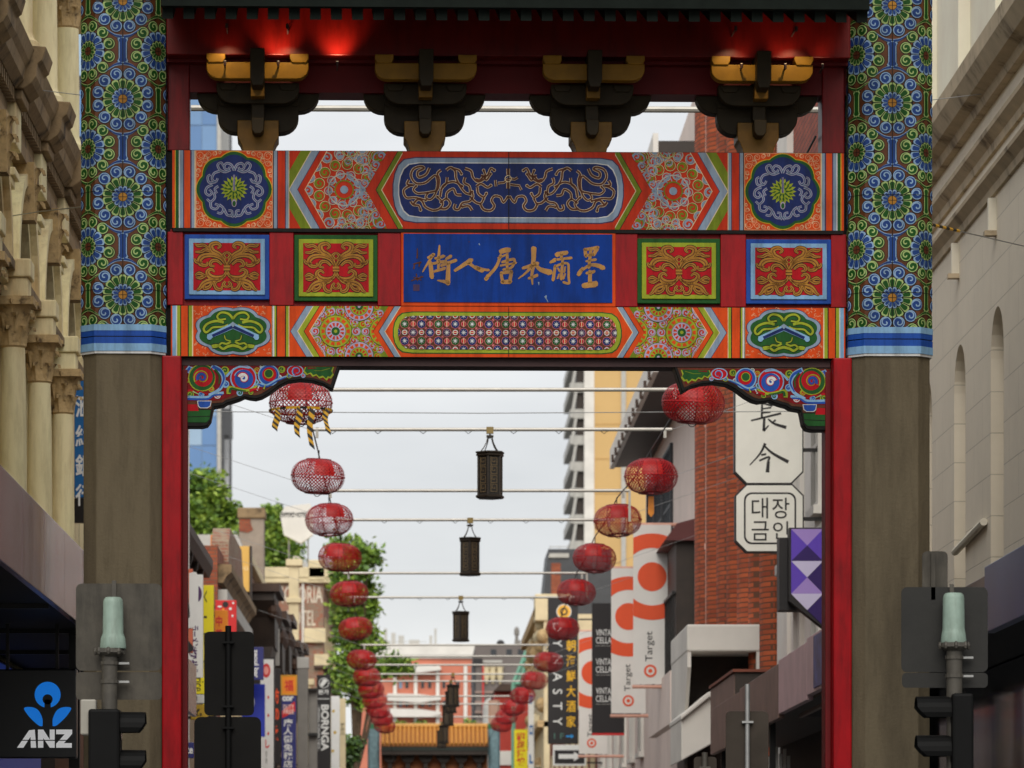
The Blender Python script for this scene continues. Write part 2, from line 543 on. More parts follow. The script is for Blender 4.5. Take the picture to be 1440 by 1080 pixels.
HW, CH = 58.5/S, 20/S
facets = []          # u-interval, start point, direction, normal
pp = oct_pts(HW, CH)
u = -38.5 - 28
order = [(7, 0), (0, 1), (1, 2), (2, 3), (3, 4), (4, 5), (5, 6), (6, 7)]
for a, b in order:
    A, B = Vector(pp[a]), Vector(pp[b])
    ln = 77 if (a % 2 == 0) else 28
    d = (B-A)
    nrm = Vector((d.y, -d.x)).normalized()
    facets.append((u, u+ln, A, d/ln, nrm)); u += ln
def col_map(uu, v, off):
    for a, b, A, d, nn in facets:
        if uu <= b + 1e-6:
            break
    p = A + d*(uu-a) + nn*(off+0.001)
    return (p.x, p.y, gz(v))
def rosette(p, cx, cy, c1, l1, c2, l2, cen, R=1.0):
    """ringed flower: centre, inner petals (c2), outer petals (c1), ring of curls (c2)"""
    p.disc(cx, cy, 29.5*R, PT['dark'], 1, 20)
    for ring, (n, ra, rb, light, dark) in enumerate(((14, 15.5, 28.5, l1, c1), (12, 6.5, 15.2, l2, c2))):
        for i in range(n):
            a = 2*pi*(i+.5)/n; h = pi/n*0.97
            def pet(k, ra_, rb_):
                return [(cx+R*ra_*cos(a-h*k), cy+R*ra_*sin(a-h*k)), (cx+R*(rb_-2)*cos(a-h*k), cy+R*(rb_-2)*sin(a-h*k)),
                        (cx+R*rb_*cos(a-h*k*.5), cy+R*rb_*sin(a-h*k*.5)), (cx+R*rb_*cos(a+h*k*.5), cy+R*rb_*sin(a+h*k*.5)),
                        (cx+R*(rb_-2)*cos(a+h*k), cy+R*(rb_-2)*sin(a+h*k)), (cx+R*ra_*cos(a+h*k), cy+R*ra_*sin(a+h*k))]
            p.poly(pet(0.88, ra+.3, rb), light, 2)
            p.poly(pet(0.68, ra+.4, rb-(2.6 if ring == 0 else 1.8)), dark, 3)
    p.disc(cx, cy, 6.6*R, PT['dark'], 2, 12); p.disc(cx, cy, 6*R, cen, 3, 12)
    p.rect(cx-6*R, cx+6*R, cy-.35, cy+.35, PT['dark'], 4); p.rect(cx-.35, cx+.35, cy-6*R, cy+6*R, PT['dark'], 4)
    for i in range(12):
        a = 2*pi*(i+.5)/12
        x, y = cx+36*R*cos(a), cy+36*R*sin(a)
        side = 1 if cos(a) > 0 else -1
        p.disc(x, y, 9.3*R, PT['dark'], 1, 14)
        p.disc(x, y, 8.3*R, l2, 2, 14)
        p.disc(x, y, 6.9*R, c2, 3, 14)
        p.ribbon(spiral(x, y, 7.1*R, .6, a+pi, .95*side, 12), 1.7*R, l2, 4, 2.0*R)
        tip = [(x+3*R*cos(a+pi), y+3*R*sin(a+pi))]
def bar(p, cx, cy, hl, w, light, dark):
    def cap(h, w_):
        return [(cx-w_*.75, cy-h*.62), (cx-w_, cy-h*.84), (cx-w_*.6, cy-h), (cx+w_*.6, cy-h), (cx+w_, cy-h*.84), (cx+w_*.75, cy-h*.62),
                (cx+w_*.75, cy+h*.62), (cx+w_, cy+h*.84), (cx+w_*.6, cy+h), (cx-w_*.6, cy+h), (cx-w_, cy+h*.84), (cx-w_*.75, cy+h*.62)]
    p.poly(cap(hl+1, w+1), PT['dark'], 1); p.poly(cap(hl, w), light, 2); p.poly(cap(hl-1.8, w-1.9), dark, 3)

cl = Paint(col_map, [(f[0], f[1]) for f in facets])
V0, V1 = -190, 463
cl.clips = [[(-400, V0), (800, V0), (800, V1), (-400, V1)]]
for k in range(-1, 5):
    for r in range(-2, 5):
        um, vm = 105*k, 11.5 + 136.6*r
        if not (-120 <= um <= 420): continue
        rosette(cl, um, vm, PT['colgreen'], PT['collight'], PT['colblue'], PT['colsky'], PT['gold'])
        bar(cl, um, vm+68.3, 18.5, 7.6, PT['colsky'], PT['colblue'])
        us, vs_ = um+52.5, vm+68.3
        rosette(cl, us, vs_, PT['colblue'], PT['colsky'], PT['colgreen'], PT['collight'], PT['brown'], .96)
        bar(cl, us, vm, 18.5, 6.0, PT['collight'], PT['colgreen'])
        for sx in (-1, 1):
            for sy in (-1, 1):
                # leaves folding around the bars, and the dark diamond lines
                cl.ribbon(smoothline([(um+sx*1.5, vm+sy*50), (um+sx*12, vm+sy*47), (um+sx*25, vm+sy*38)], 3), 5.5, PT['colsky'], 2, 1.2)
                cl.ribbon(smoothline([(um+sx*1.5, vm+sy*50), (um+sx*12, vm+sy*47.5), (um+sx*23, vm+sy*40)], 3), 3.6, PT['colblue'], 3, .6)
                cl.ribbon(smoothline([(us+sx*1, vs_+sy*49), (us+sx*9, vs_+sy*46), (us+sx*22, vs_+sy*38)], 3), 5, PT['collight'], 2, 1.2)
                cl.ribbon(smoothline([(us+sx*1, vs_+sy*49), (us+sx*9, vs_+sy*46.5), (us+sx*19, vs_+sy*40)], 3), 3.4, PT['colgreen'], 3, .6)
                cl.ribbon([(um+sx*2, vm+sy*53), (um+sx*26, vm+sy*40.5), (um+sx*50.5, vm+sy*22)], 1.0, PT['dark'], 1)
for k in range(4):
    cl.rect(105*k-.45, 105*k+.45, V0, V1, PT['dark'], 5)
for v in (-143, -6, 131+146, 3+411):
    cl.rect(-66.5, 353.5, v-.4, v+.4, PT['dark'], 5)

def make_column(cxpx, name='column'):
    cx, cy = gx(cxpx), 0.16
    b = MB()
    b.prism([(cx+x, cy+y) for x, y in oct_pts(56/S, 19/S)], 0.0, gz(490), 'z', M_conc)
    o = b.build(name, gate, bevel=.01)
    return o, cx, cy
colL, cxa, cya = make_column(175)
bb = MB(); bb.prism([(x, y) for x, y in oct_pts(HW, CH)], gz(462), gz(-190), 'z', M_clad)
core = bb.build('cladding_core', colL); core.location = (cxa, cya, 0)
clad = cl.build('tile_cladding', colL); clad.location = (cxa, cya, 0)
def rings(parent, cx, cy):
    for (va, vb, e, m, nm) in ((503, 499.5, .5, PT['white'], 'white_rim'), (499.5, 489, 1.5, PT['skyblue'], 'blue_band'), (489, 480, 1.2, PT['blue'], 'blue_band'), (480, 478.6, .2, PT['dark'], 'joint'),
                           (478.6, 471, 1.2, PT['blue'], 'blue_band'), (471, 462.5, 1.5, PT['skyblue'], 'blue_band')):
        r = MB(); r.prism([(x, y) for x, y in oct_pts(HW+e/S, CH)], gz(va), gz(vb), 'z', m)
        q = r.build(nm, parent); q.location = (cx, cy, 0)
rings(colL, cxa, cya)
colR, cxb, cyb = make_column(1252)
for src in list(colL.children):
    c = src.copy(); COL.objects.link(c); c.parent = colR; c.location = (cxb, cyb, 0)
# plinths
for col, cx in ((colL, cxa), (colR, cxb)):
    b = MB(); b.prism([(cx+x, .16+y) for x, y in oct_pts(.46, .13)], .05, .55, 'z', M_conc); b.build('plinth', col, bevel=.02)

# red posts on the inner side of the columns
for sgn, (a, b_, c_, d_) in ((1, (229, 256, 256, 264)), (-1, (1171, 1197, 1163, 1171))):
    m = MB(); m.box(gx(a), gx(b_), -.12, .2, 0.12, gz(504), M_red); m.build('red_post', gate, bevel=.012)
    m = MB(); m.box(gx(c_), gx(d_), 0.05, .32, 0.12, gz(520), M_redd); m.build('jamb_strip', gate, bevel=.006)
# beams
b = MB(); b.box(gx(242), gx(1189), 0, .42, gz(323), gz(213), PT['dark']); ubeam = b.build('upper_beam', gate)
b = MB(); b.box(gx(240), gx(1189), 0.05, .40, gz(431), gz(323), M_red); mbeam = b.build('middle_band', gate)
b = MB(); b.box(gx(240), gx(1189), 0, .42, gz(503), gz(431), PT['dark']); lbeam = b.build('lower_beam', gate)
b = MB(); b.box(gx(256), gx(1170), 0.06, .36, gz(514), gz(502.8), M_soffit); b.build('beam_soffit', gate)
b = MB(); b.box(gx(244), gx(1187), -.012, .05, gz(327.5), gz(323), PT['dark']); b.build('shadow_gap_trim', gate)
b = MB(); b.box(gx(236), gx(1192), 0.10, .30, gz(323), gz(318), M_soffit); b.build('lining', gate)
for a, c_ in ((233, 243.5), (1187.5, 1196)):
    b = MB(); b.box(gx(a), gx(c_), .06, .34, gz(510), gz(213), PT['dark']); b.build('end_block', gate)

fl = lambda px, py, off: (gx(px), -.0025 - off, gz(py))
MX = 715.5
mir = lambda p: (2*MX - p[0], p[1])
T = PT
def sides(p, fn):
    for t in (None, mir):
        p.tf = t; fn(); p.tf = None

# --- stripes and chevrons
def stripes(p, lst, y0, y1):
    for a, b_, m in lst: p.rect(a, b_, y0, y1, m, 1)
def chevron(p, a, b_, dx, y0, y1, m, l, x0=None):
    ym = (y0+y1)/2
    x0 = 407 if x0 is None else x0
    old = p.clips
    xs = sorted([x0, 560])
    for yy in (y0, y1):
        q = [(a, ym), (b_, ym), (b_+dx, yy), (a+dx, yy)]
        q = clip_convex(q, [(x0, y0), (566, y0), (566, y1), (x0, y1)])
        if len(q) >= 3: p.poly(q, m, l)
def zone(xa, xb, dx, y0, y1):
    ym = (y0+y1)/2
    z = [[(xa, ym), (xb, ym), (xb+dx, y0), (xa+dx, y0)], [(xa, ym), (xb, ym), (xb+dx, y1), (xa+dx, y1)]]
    return z
_cc = [0]
def curl(p, x, y, r, a, turns, light, dark, l=3, w=.34):
    _cc[0] = (_cc[0]+1) % 9; l += _cc[0]*.07
    p.disc(x, y, r, light, l, 14); p.disc(x, y, r*.8, dark, l+1, 12)
    p.ribbon(spiral(x, y, r*.86, r*.12, a, turns, 12), r*w, light, l+2, r*w)

up = Paint(fl)
U0, U1 = 213.6, 322.4
def up_side():
    stripes(up, ((243, 246.5, T['orange']), (246.5, 247.6, T['yellow']), (247.6, 252, T['green']), (252, 253.6, T['white']), (253.6, 258, T['greyblue']), (258, 259.6, T['purple']),
                 (259.6, 268, T['orange']), (268, 270, T['purple']), (270, 274, T['greyblue']), (274, 275.4, T['cream']), (275.4, 384, T['orange']), (384, 385.2, T['dark']),
                 (385.2, 389.6, T['greyblue']), (389.6, 391, T['purple']), (391, 401, T['redorange']), (401, 402.2, T['purple']), (402.2, 406, T['greyblue']), (406, 407, T['cream'])), U0, U1)
    up.rect(407, 560, U0, U1, T['redorange'], 1)
    for a, b_, m in ((392, 406, T['olive']), (406, 407.2, T['cream']), (407.2, 418, T['greyblue']), (418, 419.2, T['purple']), (419.2, 428.4, T['redorange']), (428.4, 429.6, T['cream']),
                     (528, 529, T['dark']), (529, 536, T['olive']), (536, 537.2, T['cream'])):
        chevron(up, a, b_, 31, U0, U1, m, 2)
sides(up, up_side)
up.rect(560, 871, U0, U1, T['redorange'], 1)
for t in (None, mir):
    zs = zone(429.6, 514, 31, U0, U1)
    if t: zs = [[t(q) for q in z] for z in zs]
    up.clips = zs; up.tf = t
    up.rect(425, 552, U0, U1, T['redorange'], 2)
    cx, cy = 484, 268
    for ccx, ccy, light, inner, rr, n, ph in ((cx, cy, T['olive'], T['greyblue'], 36, 13, 0), (cx+50, cy-44, T['greyblue'], T['olive'], 26, 11, .2), (cx+50, cy+44, T['greyblue'], T['olive'], 26, 11, .2), (cx+8, cy-58, T['greyblue'], T['olive'], 18, 8, .1), (cx+8, cy+58, T['greyblue'], T['olive'], 18, 8, .1)):
        up.ring(ccx, ccy, rr*.62, 2.2, inner, 5, 28); up.ring(ccx, ccy, rr*.62, .7, T['cream'], 6, 28)
        up.ring(ccx, ccy, rr*.36, 1.8, light, 5, 20)
        up.disc(ccx, ccy, rr*.16, inner, 5, 10)
        for i in range(n):
            a = 2*pi*i/n+ph
            curl(up, ccx+rr*cos(a), ccy+rr*sin(a), 7.8 if rr > 20 else 6, a+2.2, -1.15, light, T['redorange'], 3)
            up.ribbon([(ccx+rr*.38*cos(a), ccy+rr*.38*sin(a)), (ccx+rr*.6*cos(a+.12), ccy+rr*.6*sin(a+.12))], 1.3, inner, 5)
            up.ring(ccx+rr*cos(a), ccy+rr*sin(a), 7.6 if rr > 20 else 5.8, .6, T['cream'], 6, 12)
    for rr, n, cr, light in ((22, 9, 6.0, T['greyblue']), (51, 17, 7.6, T['greyblue']), (65, 20, 7, T['olive'])):
        for i in range(n):
            a = 2*pi*(i+.4)/n
            curl(up, cx+rr*cos(a), cy+rr*sin(a), cr, a+1.5, 1.1, light, T['redorange'], 2.4)
            up.ring(cx+rr*cos(a), cy+rr*sin(a), cr, .6, T['cream'], 5, 12)
    up.ribbon([(500, 268), (552, 268)], 3, T['greyblue'], 6, .5)
    for sy in (-1, 1):
        up.ribbon(smoothline([(512, 268), (506, 268+sy*7), (496, 268+sy*13), (488, 268+sy*25)], 4), 4.5, T['greyblue'], 6, 2)
        for i in range(5):
            curl(up, 513+i*7.5, 268+sy*(9+i*13), 6.3, 1, 1.1*sy, T['greyblue'], T['redorange'], 4)
    up.clips = None; up.tf = None
# --- centre cartouche
def stadium(x0, x1, y0, y1, rx, n=9, pinch=0.0):
    pts = []
    cy, ry = (y0+y1)/2, (y1-y0)/2
    for side in (1, -1):
        for i in range(n+1):
            t = -pi/2 + pi*i/n
            ex = rx*(abs(cos(t))**.62)
            if side == 1: pts.append((x1-rx+ex, cy+ry*sin(t)))
            else: pts.append((x0+rx-ex, cy-ry*sin(t)))
    return pts
up.poly(stadium(551.5, 878, 221.5, 314.5, 33), T['purple'], 2)
up.poly(stadium(553, 876.5, 223, 313, 32), T['greyblue'], 3)
up.poly(stadium(559.5, 870, 229, 307, 30), T['white'], 4)
up.poly(stadium(561, 868.5, 230.3, 305.7, 30), T['navy'], 5)
up.rect(714.8, 715.8, U0, U1, T['dark'], 9)
# dragon scrolls, drawn in the half panel and mirrored (coordinates in 4x enlarged pixels)
dz = lambda p: (540+p[0]/4, 200+p[1]/4)
DR = [[(255,148),(235,185),(195,200),(190,170),(225,150),(205,140),(165,155),(152,195),(180,235),(230,232),(265,205),(290,190),(300,230),(290,290),(262,325),(235,315),(245,290)],
      [(320,160),(300,180),(310,215),(300,270),(255,285),(215,290),(185,290),(165,270),(180,250)],
      [(140,215),(130,240),(165,245),(140,250),(110,275),(125,315),(170,315),(200,320),(235,330)],
      [(150,335),(165,355),(195,360),(205,385)], [(165,350),(190,325),(215,335),(230,365),(270,385),(310,378),(330,345),(300,310)],
      [(310,375),(350,375),(372,345),(350,320),(320,340)], [(315,310),(325,260),(350,235),(395,225),(440,250)],
      [(350,160),(375,145),(400,165),(405,205),(425,245),(455,285),(485,295)], [(380,150),(420,160),(435,180)],
      [(355,200),(350,235),(330,255)], [(455,200),(450,230),(480,250),(485,290)], [(435,300),(405,295),(390,265),(355,285),(350,320)],
      [(400,350),(395,375),(420,380),(440,345),(480,335),(500,310),(495,280)], [(495,385),(475,360),(440,365)], [(485,310),(515,340),(545,345),(560,320)],
      [(455,150),(490,165),(500,200),(530,225),(570,200),(560,160)], [(545,190),(580,190),(600,150),(620,160)], [(520,250),(545,235),(580,255),(600,245)],
      [(525,255),(530,290),(560,310),(575,290)], [(540,345),(560,380),(600,385),(620,360),(605,330),(620,305),(655,310),(670,340),(695,310)],
      [(515,210),(540,215),(560,195),(575,215),(600,180)]]
def dragons():
    for q in DR:
        s_ = smoothline([dz(p) for p in q], 4)
        up.ribbon(s_, 4.0, T['cream'], 6, 3.4); up.ribbon(s_, 2.9, T['brown'], 7, 2.2)
        e = s_[-1]; up.disc(e[0], e[1], 2.3, T['cream'], 6, 10); up.disc(e[0], e[1], 1.7, T['brown'], 7, 10)
sides(up, dragons)
for q in ([(698,150),(698,185)], [(640,232),(675,228),(698,205)], [(698,205),(735,210),(752,200)], [(698,215),(698,262)], [(710,240),(760,245),(772,270)], [(625,215),(630,250)]):
    s_ = [dz(p) for p in q]
    up.ribbon(s_, 5 if q[0][0] == 698 and q[1][0] == 698 else 3.4, T['cream'], 7); up.ribbon(s_, 4 if q[0][0] == 698 and q[1][0] == 698 else 2.3, T['brown'], 8)
x_, y_ = dz((698, 207)); up.ring(x_, y_, 4.5, 1, T['cream'], 9, 14)
up.build('chevron_panel', ubeam)
# --- medallions of the upper beam (corner squares)
md = Paint(fl)
def lobed(cx, cy, rx, ry, n, dep, k=64, ph=0.0):
    return [(cx+rx*cos(2*pi*i/k)*(1-dep+dep*abs(cos(n*(2*pi*i/k+ph)/2))), cy+ry*sin(2*pi*i/k)*(1-dep+dep*abs(cos(n*(2*pi*i/k+ph)/2)))) for i in range(k)]
random.seed(3)
def med_up():
    cx, cy = 329.6, 268
    md.rect(275.6, 383.8, U0, U1, T['peach'], 1.5); md.rect(276.8, 382.6, U0+1, U1-1, T['orange'], 2)
    # pale scrollwork in the four corners
    for sx in (-1, 1):
        for sy in (-1, 1):
            for (ox, oy, r) in ((47, 47, 6), (36, 48, 4.5), (48, 36, 4.5), (27, 50, 3.2), (50, 26, 3.2), (40, 40, 4), (20, 51.5, 2.2), (51.5, 19, 2.2)):
                md.ribbon(spiral(cx+sx*ox, cy+sy*oy, r, .8, ox, 1.3*sx*sy, 14), 1.1, T['peach'], 3, .8)
                md.ribbon(spiral(cx+sx*ox, cy+sy*oy, r, r*.8, ox+3, .5*sx*sy, 5), 1.0, T['cream'], 4, .4)
    md.poly(lobed(cx, cy, 54, 54, 8, .09), T['yellow'], 5)
    md.poly(lobed(cx, cy, 52.8, 52.8, 8, .09), T['green'], 6)
    md.poly(lobed(cx, cy, 48.5, 48.5, 8, .08), T['navy'], 7)
    for sx in (-1, 1):
        for q in ([(0, -26), (4, -34), (11, -36), (14, -30), (9, -27), (6, -31)], [(5, -27), (13, -24), (20, -27), (23, -34), (18, -37), (15, -32)], [(20, -25), (28, -22), (31, -14), (26, -10), (23, -15)],
                  [(26, -10), (35, -9), (37, -17), (33, -20)], [(30, -6), (38, -2), (40, 5), (35, 9), (31, 5), (35, 1)], [(29, 5), (27, 12), (33, 18), (38, 14)], [(33, 18), (32, 26), (25, 28), (22, 23), (27, 21)],
                  [(21, 22), (15, 27), (18, 34), (24, 33)], [(14, 28), (10, 36), (4, 37), (3, 31), (8, 30)], [(0, 35), (3, 40)], [(22, -4), (27, 0), (24, 6)]):
            s_ = smoothline([(cx+sx*a, cy+b_) for a, b_ in q], 4)
            md.ribbon(s_, 3.6, T['lilac'], 8, 3.0); md.ribbon(s_, 2.3, T['greyblue'], 9, 1.8); md.ribbon(s_, .7, T['navy'], 10)
    def star(r0, r1, n, ph=0, oy=0): return [(cx+(r1 if i % 2 == 0 else r0)*cos(pi*i/n+ph), cy+oy+(r1 if i % 2 == 0 else r0)*.95*sin(pi*i/n+ph)) for i in range(2*n)]
    md.poly(star(14, 19.5, 18), T['lime'], 8)
    md.poly(star(10, 15.5, 16, .1), T['green'], 9)
    md.poly(star(9, 14, 16, .25), T['lime'], 10)
    for i in range(9):
        a = 2*pi*i/9+.35
        md.ribbon([(cx+4*cos(a), cy+4*sin(a)), (cx+12*cos(a), cy+12*sin(a))], 3, T['green'], 11, .3)
    md.ribbon([(cx, cy-20), (cx, cy+2)], 2.2, T['lilac'], 12, 3); md.ribbon([(cx, cy-20), (cx, cy+2)], 1, T['navy'], 13, 1.4)
    md.disc(cx, cy+20, 3.6, T['lilac'], 12, 10, 5.5); md.disc(cx, cy+20.5, 2.4, T['green'], 13, 10, 4)
sides(md, med_up)
md.build('medallion_panel', ubeam)

# --- middle band: framed panels and the name board
for a, c_ in ((236, 258), (379, 413), (531, 564), (865, 897), (1014, 1050), (1170, 1192)):
    b = MB(); b.box(gx(a), gx(c_), .004, .2, gz(430.6), gz(327.6), M_red); b.build('red_stile', mbeam, bevel=.006)
orn = [[(0, 4), (-3, -8), (-10, -18), (-20, -24), (-22, -32), (-14, -35), (-9, -31), (-13, -27)], [(-1, -2), (-8, -12), (-20, -17), (-32, -16), (-38, -10), (-36, -3), (-28, -2), (-27, -7)],
       [(-22, -22), (-30, -25), (-36, -22), (-44, -22)], [(-24, -26), (-32, -32), (-40, -31), (-44, -34)], [(0, 5), (-4, 14), (-14, 17), (-23, 15), (-27, 8), (-22, 4), (-17, 8)],
       [(-7, -3), (-14, -9), (-21, -8), (-23, -2), (-17, 0)], [(-3, 12), (-10, 20), (-22, 21), (-32, 25), (-38, 33), (-42, 35)], [(-12, 20), (-17, 26), (-14, 33), (-8, 34), (-7, 29)],
       [(-30, 14), (-38, 10), (-44, 13)], [(-27, 12), (-36, 17), (-43, 16)], [(-20, 22), (-24, 30), (-32, 33), (-30, 28)], [(-2, 22), (-5, 27), (0, 31)], [(-1, -12), (-5, -17), (0, -22)], [(-34, -6), (-42, -7), (-45, -12)]]
def framed(cx, y0, y1, w, outer, inner, name):
    cy = (y0+y1)/2
    b = MB(); b.box(gx(cx-w), gx(cx+w), -.004, .1, gz(y1), gz(y0), outer); pan = b.build(name, mbeam, bevel=.006)
    b = MB(); b.box(gx(cx-w+6.2), gx(cx+w-6.2), -.018, .05, gz(y1-6.2), gz(y0+6.2), inner); b.build('inner_frame', pan, bevel=.004)
    p = Paint(lambda px, py, off: (gx(px), -.0195-off, gz(py)))
    hw, hh = w-12.4, (y1-y0)/2-12.2
    p.rect(cx-hw, cx+hw, cy-hh, cy+hh, T['red'], 0)
    kx, ky = hw/46.5, hh/35.5
    for sx in (-1, 1):
        for i, q in enumerate(orn):
            s_ = smoothline([(cx+sx*a*kx, cy+b_*ky) for a, b_ in q], 4)
            ww = 7.2 if i in (0, 1, 4, 6) else 5.0
            p.ribbon(s_, 4.4, T['dark'], 1, 3.6, ww+2); p.ribbon(s_, 2.8, T['gold'], 2, 2.2, ww)
            p.ribbon(s_, .3, T['brown'], 3, .3, 1.1)
    for yy in (0, 4): p.rect(cx-4.5, cx+4.5, cy+yy-1.4, cy+yy+1.4, T['gold'], 4); p.rect(cx-4.5, cx+4.5, cy+yy+1.4, cy+yy+2, T['dark'], 5)
    p.build('gold_scrollwork', pan)
framed(319.5, 331.5, 422.5, 59.5, T['blue'], T['skyblue'], 'blue_framed_panel')
framed(472.5, 331.5, 424.5, 58.5, T['green'], T['lime'], 'green_framed_panel')
framed(955, 334.5, 426, 58.5, T['green'], T['lime'], 'green_framed_panel')
framed(1110, 335, 426, 60, T['blue'], T['skyblue'], 'blue_framed_panel')
b = MB(); b.box(gx(564), gx(866), -.006, .1, gz(431), gz(326.8), T['orange']); board = b.build('name_board', mbeam, bevel=.006)
tag(board, 'blue name board with gold brush characters in an orange frame')
b = MB(); b.box(gx(567.5), gx(861), -.016, .02, gz(425.5), gz(329.5), T['signblue']); b.build('blue_field', board)
ca = Paint(lambda px, py, off: (gx(px), -.0175-off, gz(py)))
cz = lambda p: (550+p[0]/4.235, 320+p[1]/4.235)
BR = [  # strokes: points, start width, end width, (mid width)
 ([(1150,132),(1232,118)],14,16),([(1154,130),(1160,168)],16,18),([(1226,122),(1206,162)],22,16),([(1158,166),(1204,160)],14,12),([(1190,128),(1178,238)],16,14),([(1163,202),(1216,190)],10,14),
 ([(1130,258),(1180,226),(1222,224),(1262,240)],10,24),([(1140,244),(1118,276)],16,22),([(1166,272),(1208,262)],14,16),([(1184,262),(1184,336)],18,20),([(1148,346),(1218,336)],26,30),
 ([(986,162),(1044,150)],24,20),([(1015,152),(1014,190)],14,12),([(948,208),(976,194)],12,20),([(982,192),(1072,180)],10,14),([(1022,190),(1012,306)],12,16),([(976,230),(964,312)],14,16),
 ([(976,232),(1050,214),(1056,290),(1058,332),(1028,326)],12,12),([(992,242),(1004,262)],10,10),([(1036,236),(1030,266)],9,10),([(1000,280),(990,304)],8,10),([(1036,276),(1026,304)],9,10),
 ([(850,126),(846,222),(838,282),(842,338)],26,8),([(786,244),(872,214)],14,20),([(846,214),(812,262),(758,306)],20,5),([(850,212),(888,250),(946,268)],12,30),([(818,304),(868,286)],12,16),
 ([(652,144),(698,134)],24,26),([(638,184),(694,160)],10,10),([(652,166),(622,240),(566,302)],14,16),([(664,208),(732,190),(718,238),(668,252)],14,12),([(692,168),(690,262)],14,12),([(652,228),(742,212)],10,10),
 ([(654,272),(718,264)],14,18),([(654,278),(664,326)],14,16),([(716,268),(706,326)],18,16),([(662,326),(708,324)],20,22),([(576,290),(566,308)],18,20),
 ([(474,198),(440,220),(380,258)],26,14),([(454,206),(502,242),(580,256)],16,12),([(500,240),(540,256)],20,24),
 ([(288,112),(280,202)],8,18),([(222,184),(254,164)],14,18),([(246,170),(186,268)],16,5),([(234,214),(242,298)],20,22),([(262,188),(314,174)],12,16),([(248,218),(324,204)],12,16),([(286,200),(280,248)],14,12),
 ([(258,264),(318,246)],12,16),([(328,190),(354,174)],12,18),([(298,230),(384,198)],14,16),([(342,210),(336,332)],16,26),([(336,330),(276,318)],22,6),
 ([(156,128),(154,186)],4,8),([(132,222),(176,210)],5,9),([(140,218),(134,248)],5,8),([(172,212),(166,236)],6,7),([(120,322),(186,296)],5,8),([(150,280),(156,318)],5,7),([(136,300),(178,316)],5,5)]
random.seed(11)
def char_of(q):
    x = sum(p[0] for p in q)/len(q)
    return sum(1 for lim in (1095, 948, 750, 572, 378, 188) if x < lim)
for ci in range(7):
    ca = Paint(lambda px, py, off: (gx(px), -.0175-off, gz(py)))
    for q, w0, w1 in BR:
        if char_of(q) != ci: continue
        pts = [(x+random.uniform(-.25, .25), y+random.uniform(-.25, .25)) for x, y in smoothline([cz(p) for p in q], 6)]
        gm = M_gold if ci < 6 else T['brown']
        ca.ribbon(pts, w0*1.22/4.235, gm, 1, w1*1.22/4.235)
        for (x, y), w in ((pts[0], w0), (pts[-1], w1)):
            ca.poly([(x+w/7.2*random.uniform(.75, 1.15)*cos(2*pi*k/9), y+w/7.2*random.uniform(.75, 1.15)*sin(2*pi*k/9)) for k in range(9)], gm, 1.6)
    if ci == 6:
        x_, y_ = cz((150, 362)); ca.rect(x_-4.5, x_+4.5, y_-4.5, y_+4.5, T['purple'], 1)
    tag(ca.build('brush_character' if ci < 6 else 'signature', board), kind='stuff' if ci == 6 else None)
for q in ([(915,410),(935,445)], [(922,405),(925,430)], [(878,325),(880,345)], [(462,85),(466,92)], [(522,98),(528,108)]):
    ca = Paint(lambda px, py, off: (gx(px), -.0175-off, gz(py)))
    ca.ribbon([cz(p) for p in q], 2.0, T['greyblue'] if q[0][0] > 470 else T['purple'], 1, .6)
    ca.build('paint_chip', board)

# --- lower beam
lo = Paint(fl)
L0, L1 = 431.6, 502.4
def lo_side():
    stripes(lo, ((241, 243, T['orange']), (243, 248, T['skyblue']), (248, 249.6, T['white']), (249.6, 254, T['lime']), (254, 255.4, T['dark']), (255.4, 264.5, T['orange']), (264.5, 266, T['dark']),
                 (266, 270.5, T['lime']), (270.5, 272, T['cream']), (272, 382.4, T['peach']), (382.4, 383.4, T['dark']), (383.4, 386, T['white']), (386, 388.5, T['lime']), (388.5, 390, T['dark']),
                 (390, 401, T['orange']), (401, 402.4, T['dark']), (402.4, 406, T['lime']), (406, 407, T['cream'])), L0, L1)
    lo.rect(407, 560, L0, L1, T['orange'], 1)
    for a, b_, m in ((396, 408, T['orange']), (408, 409, T['purple']), (409, 418, T['greyblue']), (418, 419.2, T['cream']), (419.2, 427, T['lime']), (427, 428, T['dark']), (428, 435, T['orange']), (435, 436, T['cream']),
                     (532, 533, T['dark']), (533, 540.5, T['greyblue']), (540.5, 541.6, T['cream'])):
        chevron(lo, a, b_, 22, L0, L1, m, 2)
sides(lo, lo_side)
lo.rect(560, 871, L0, L1, T['orange'], 1)
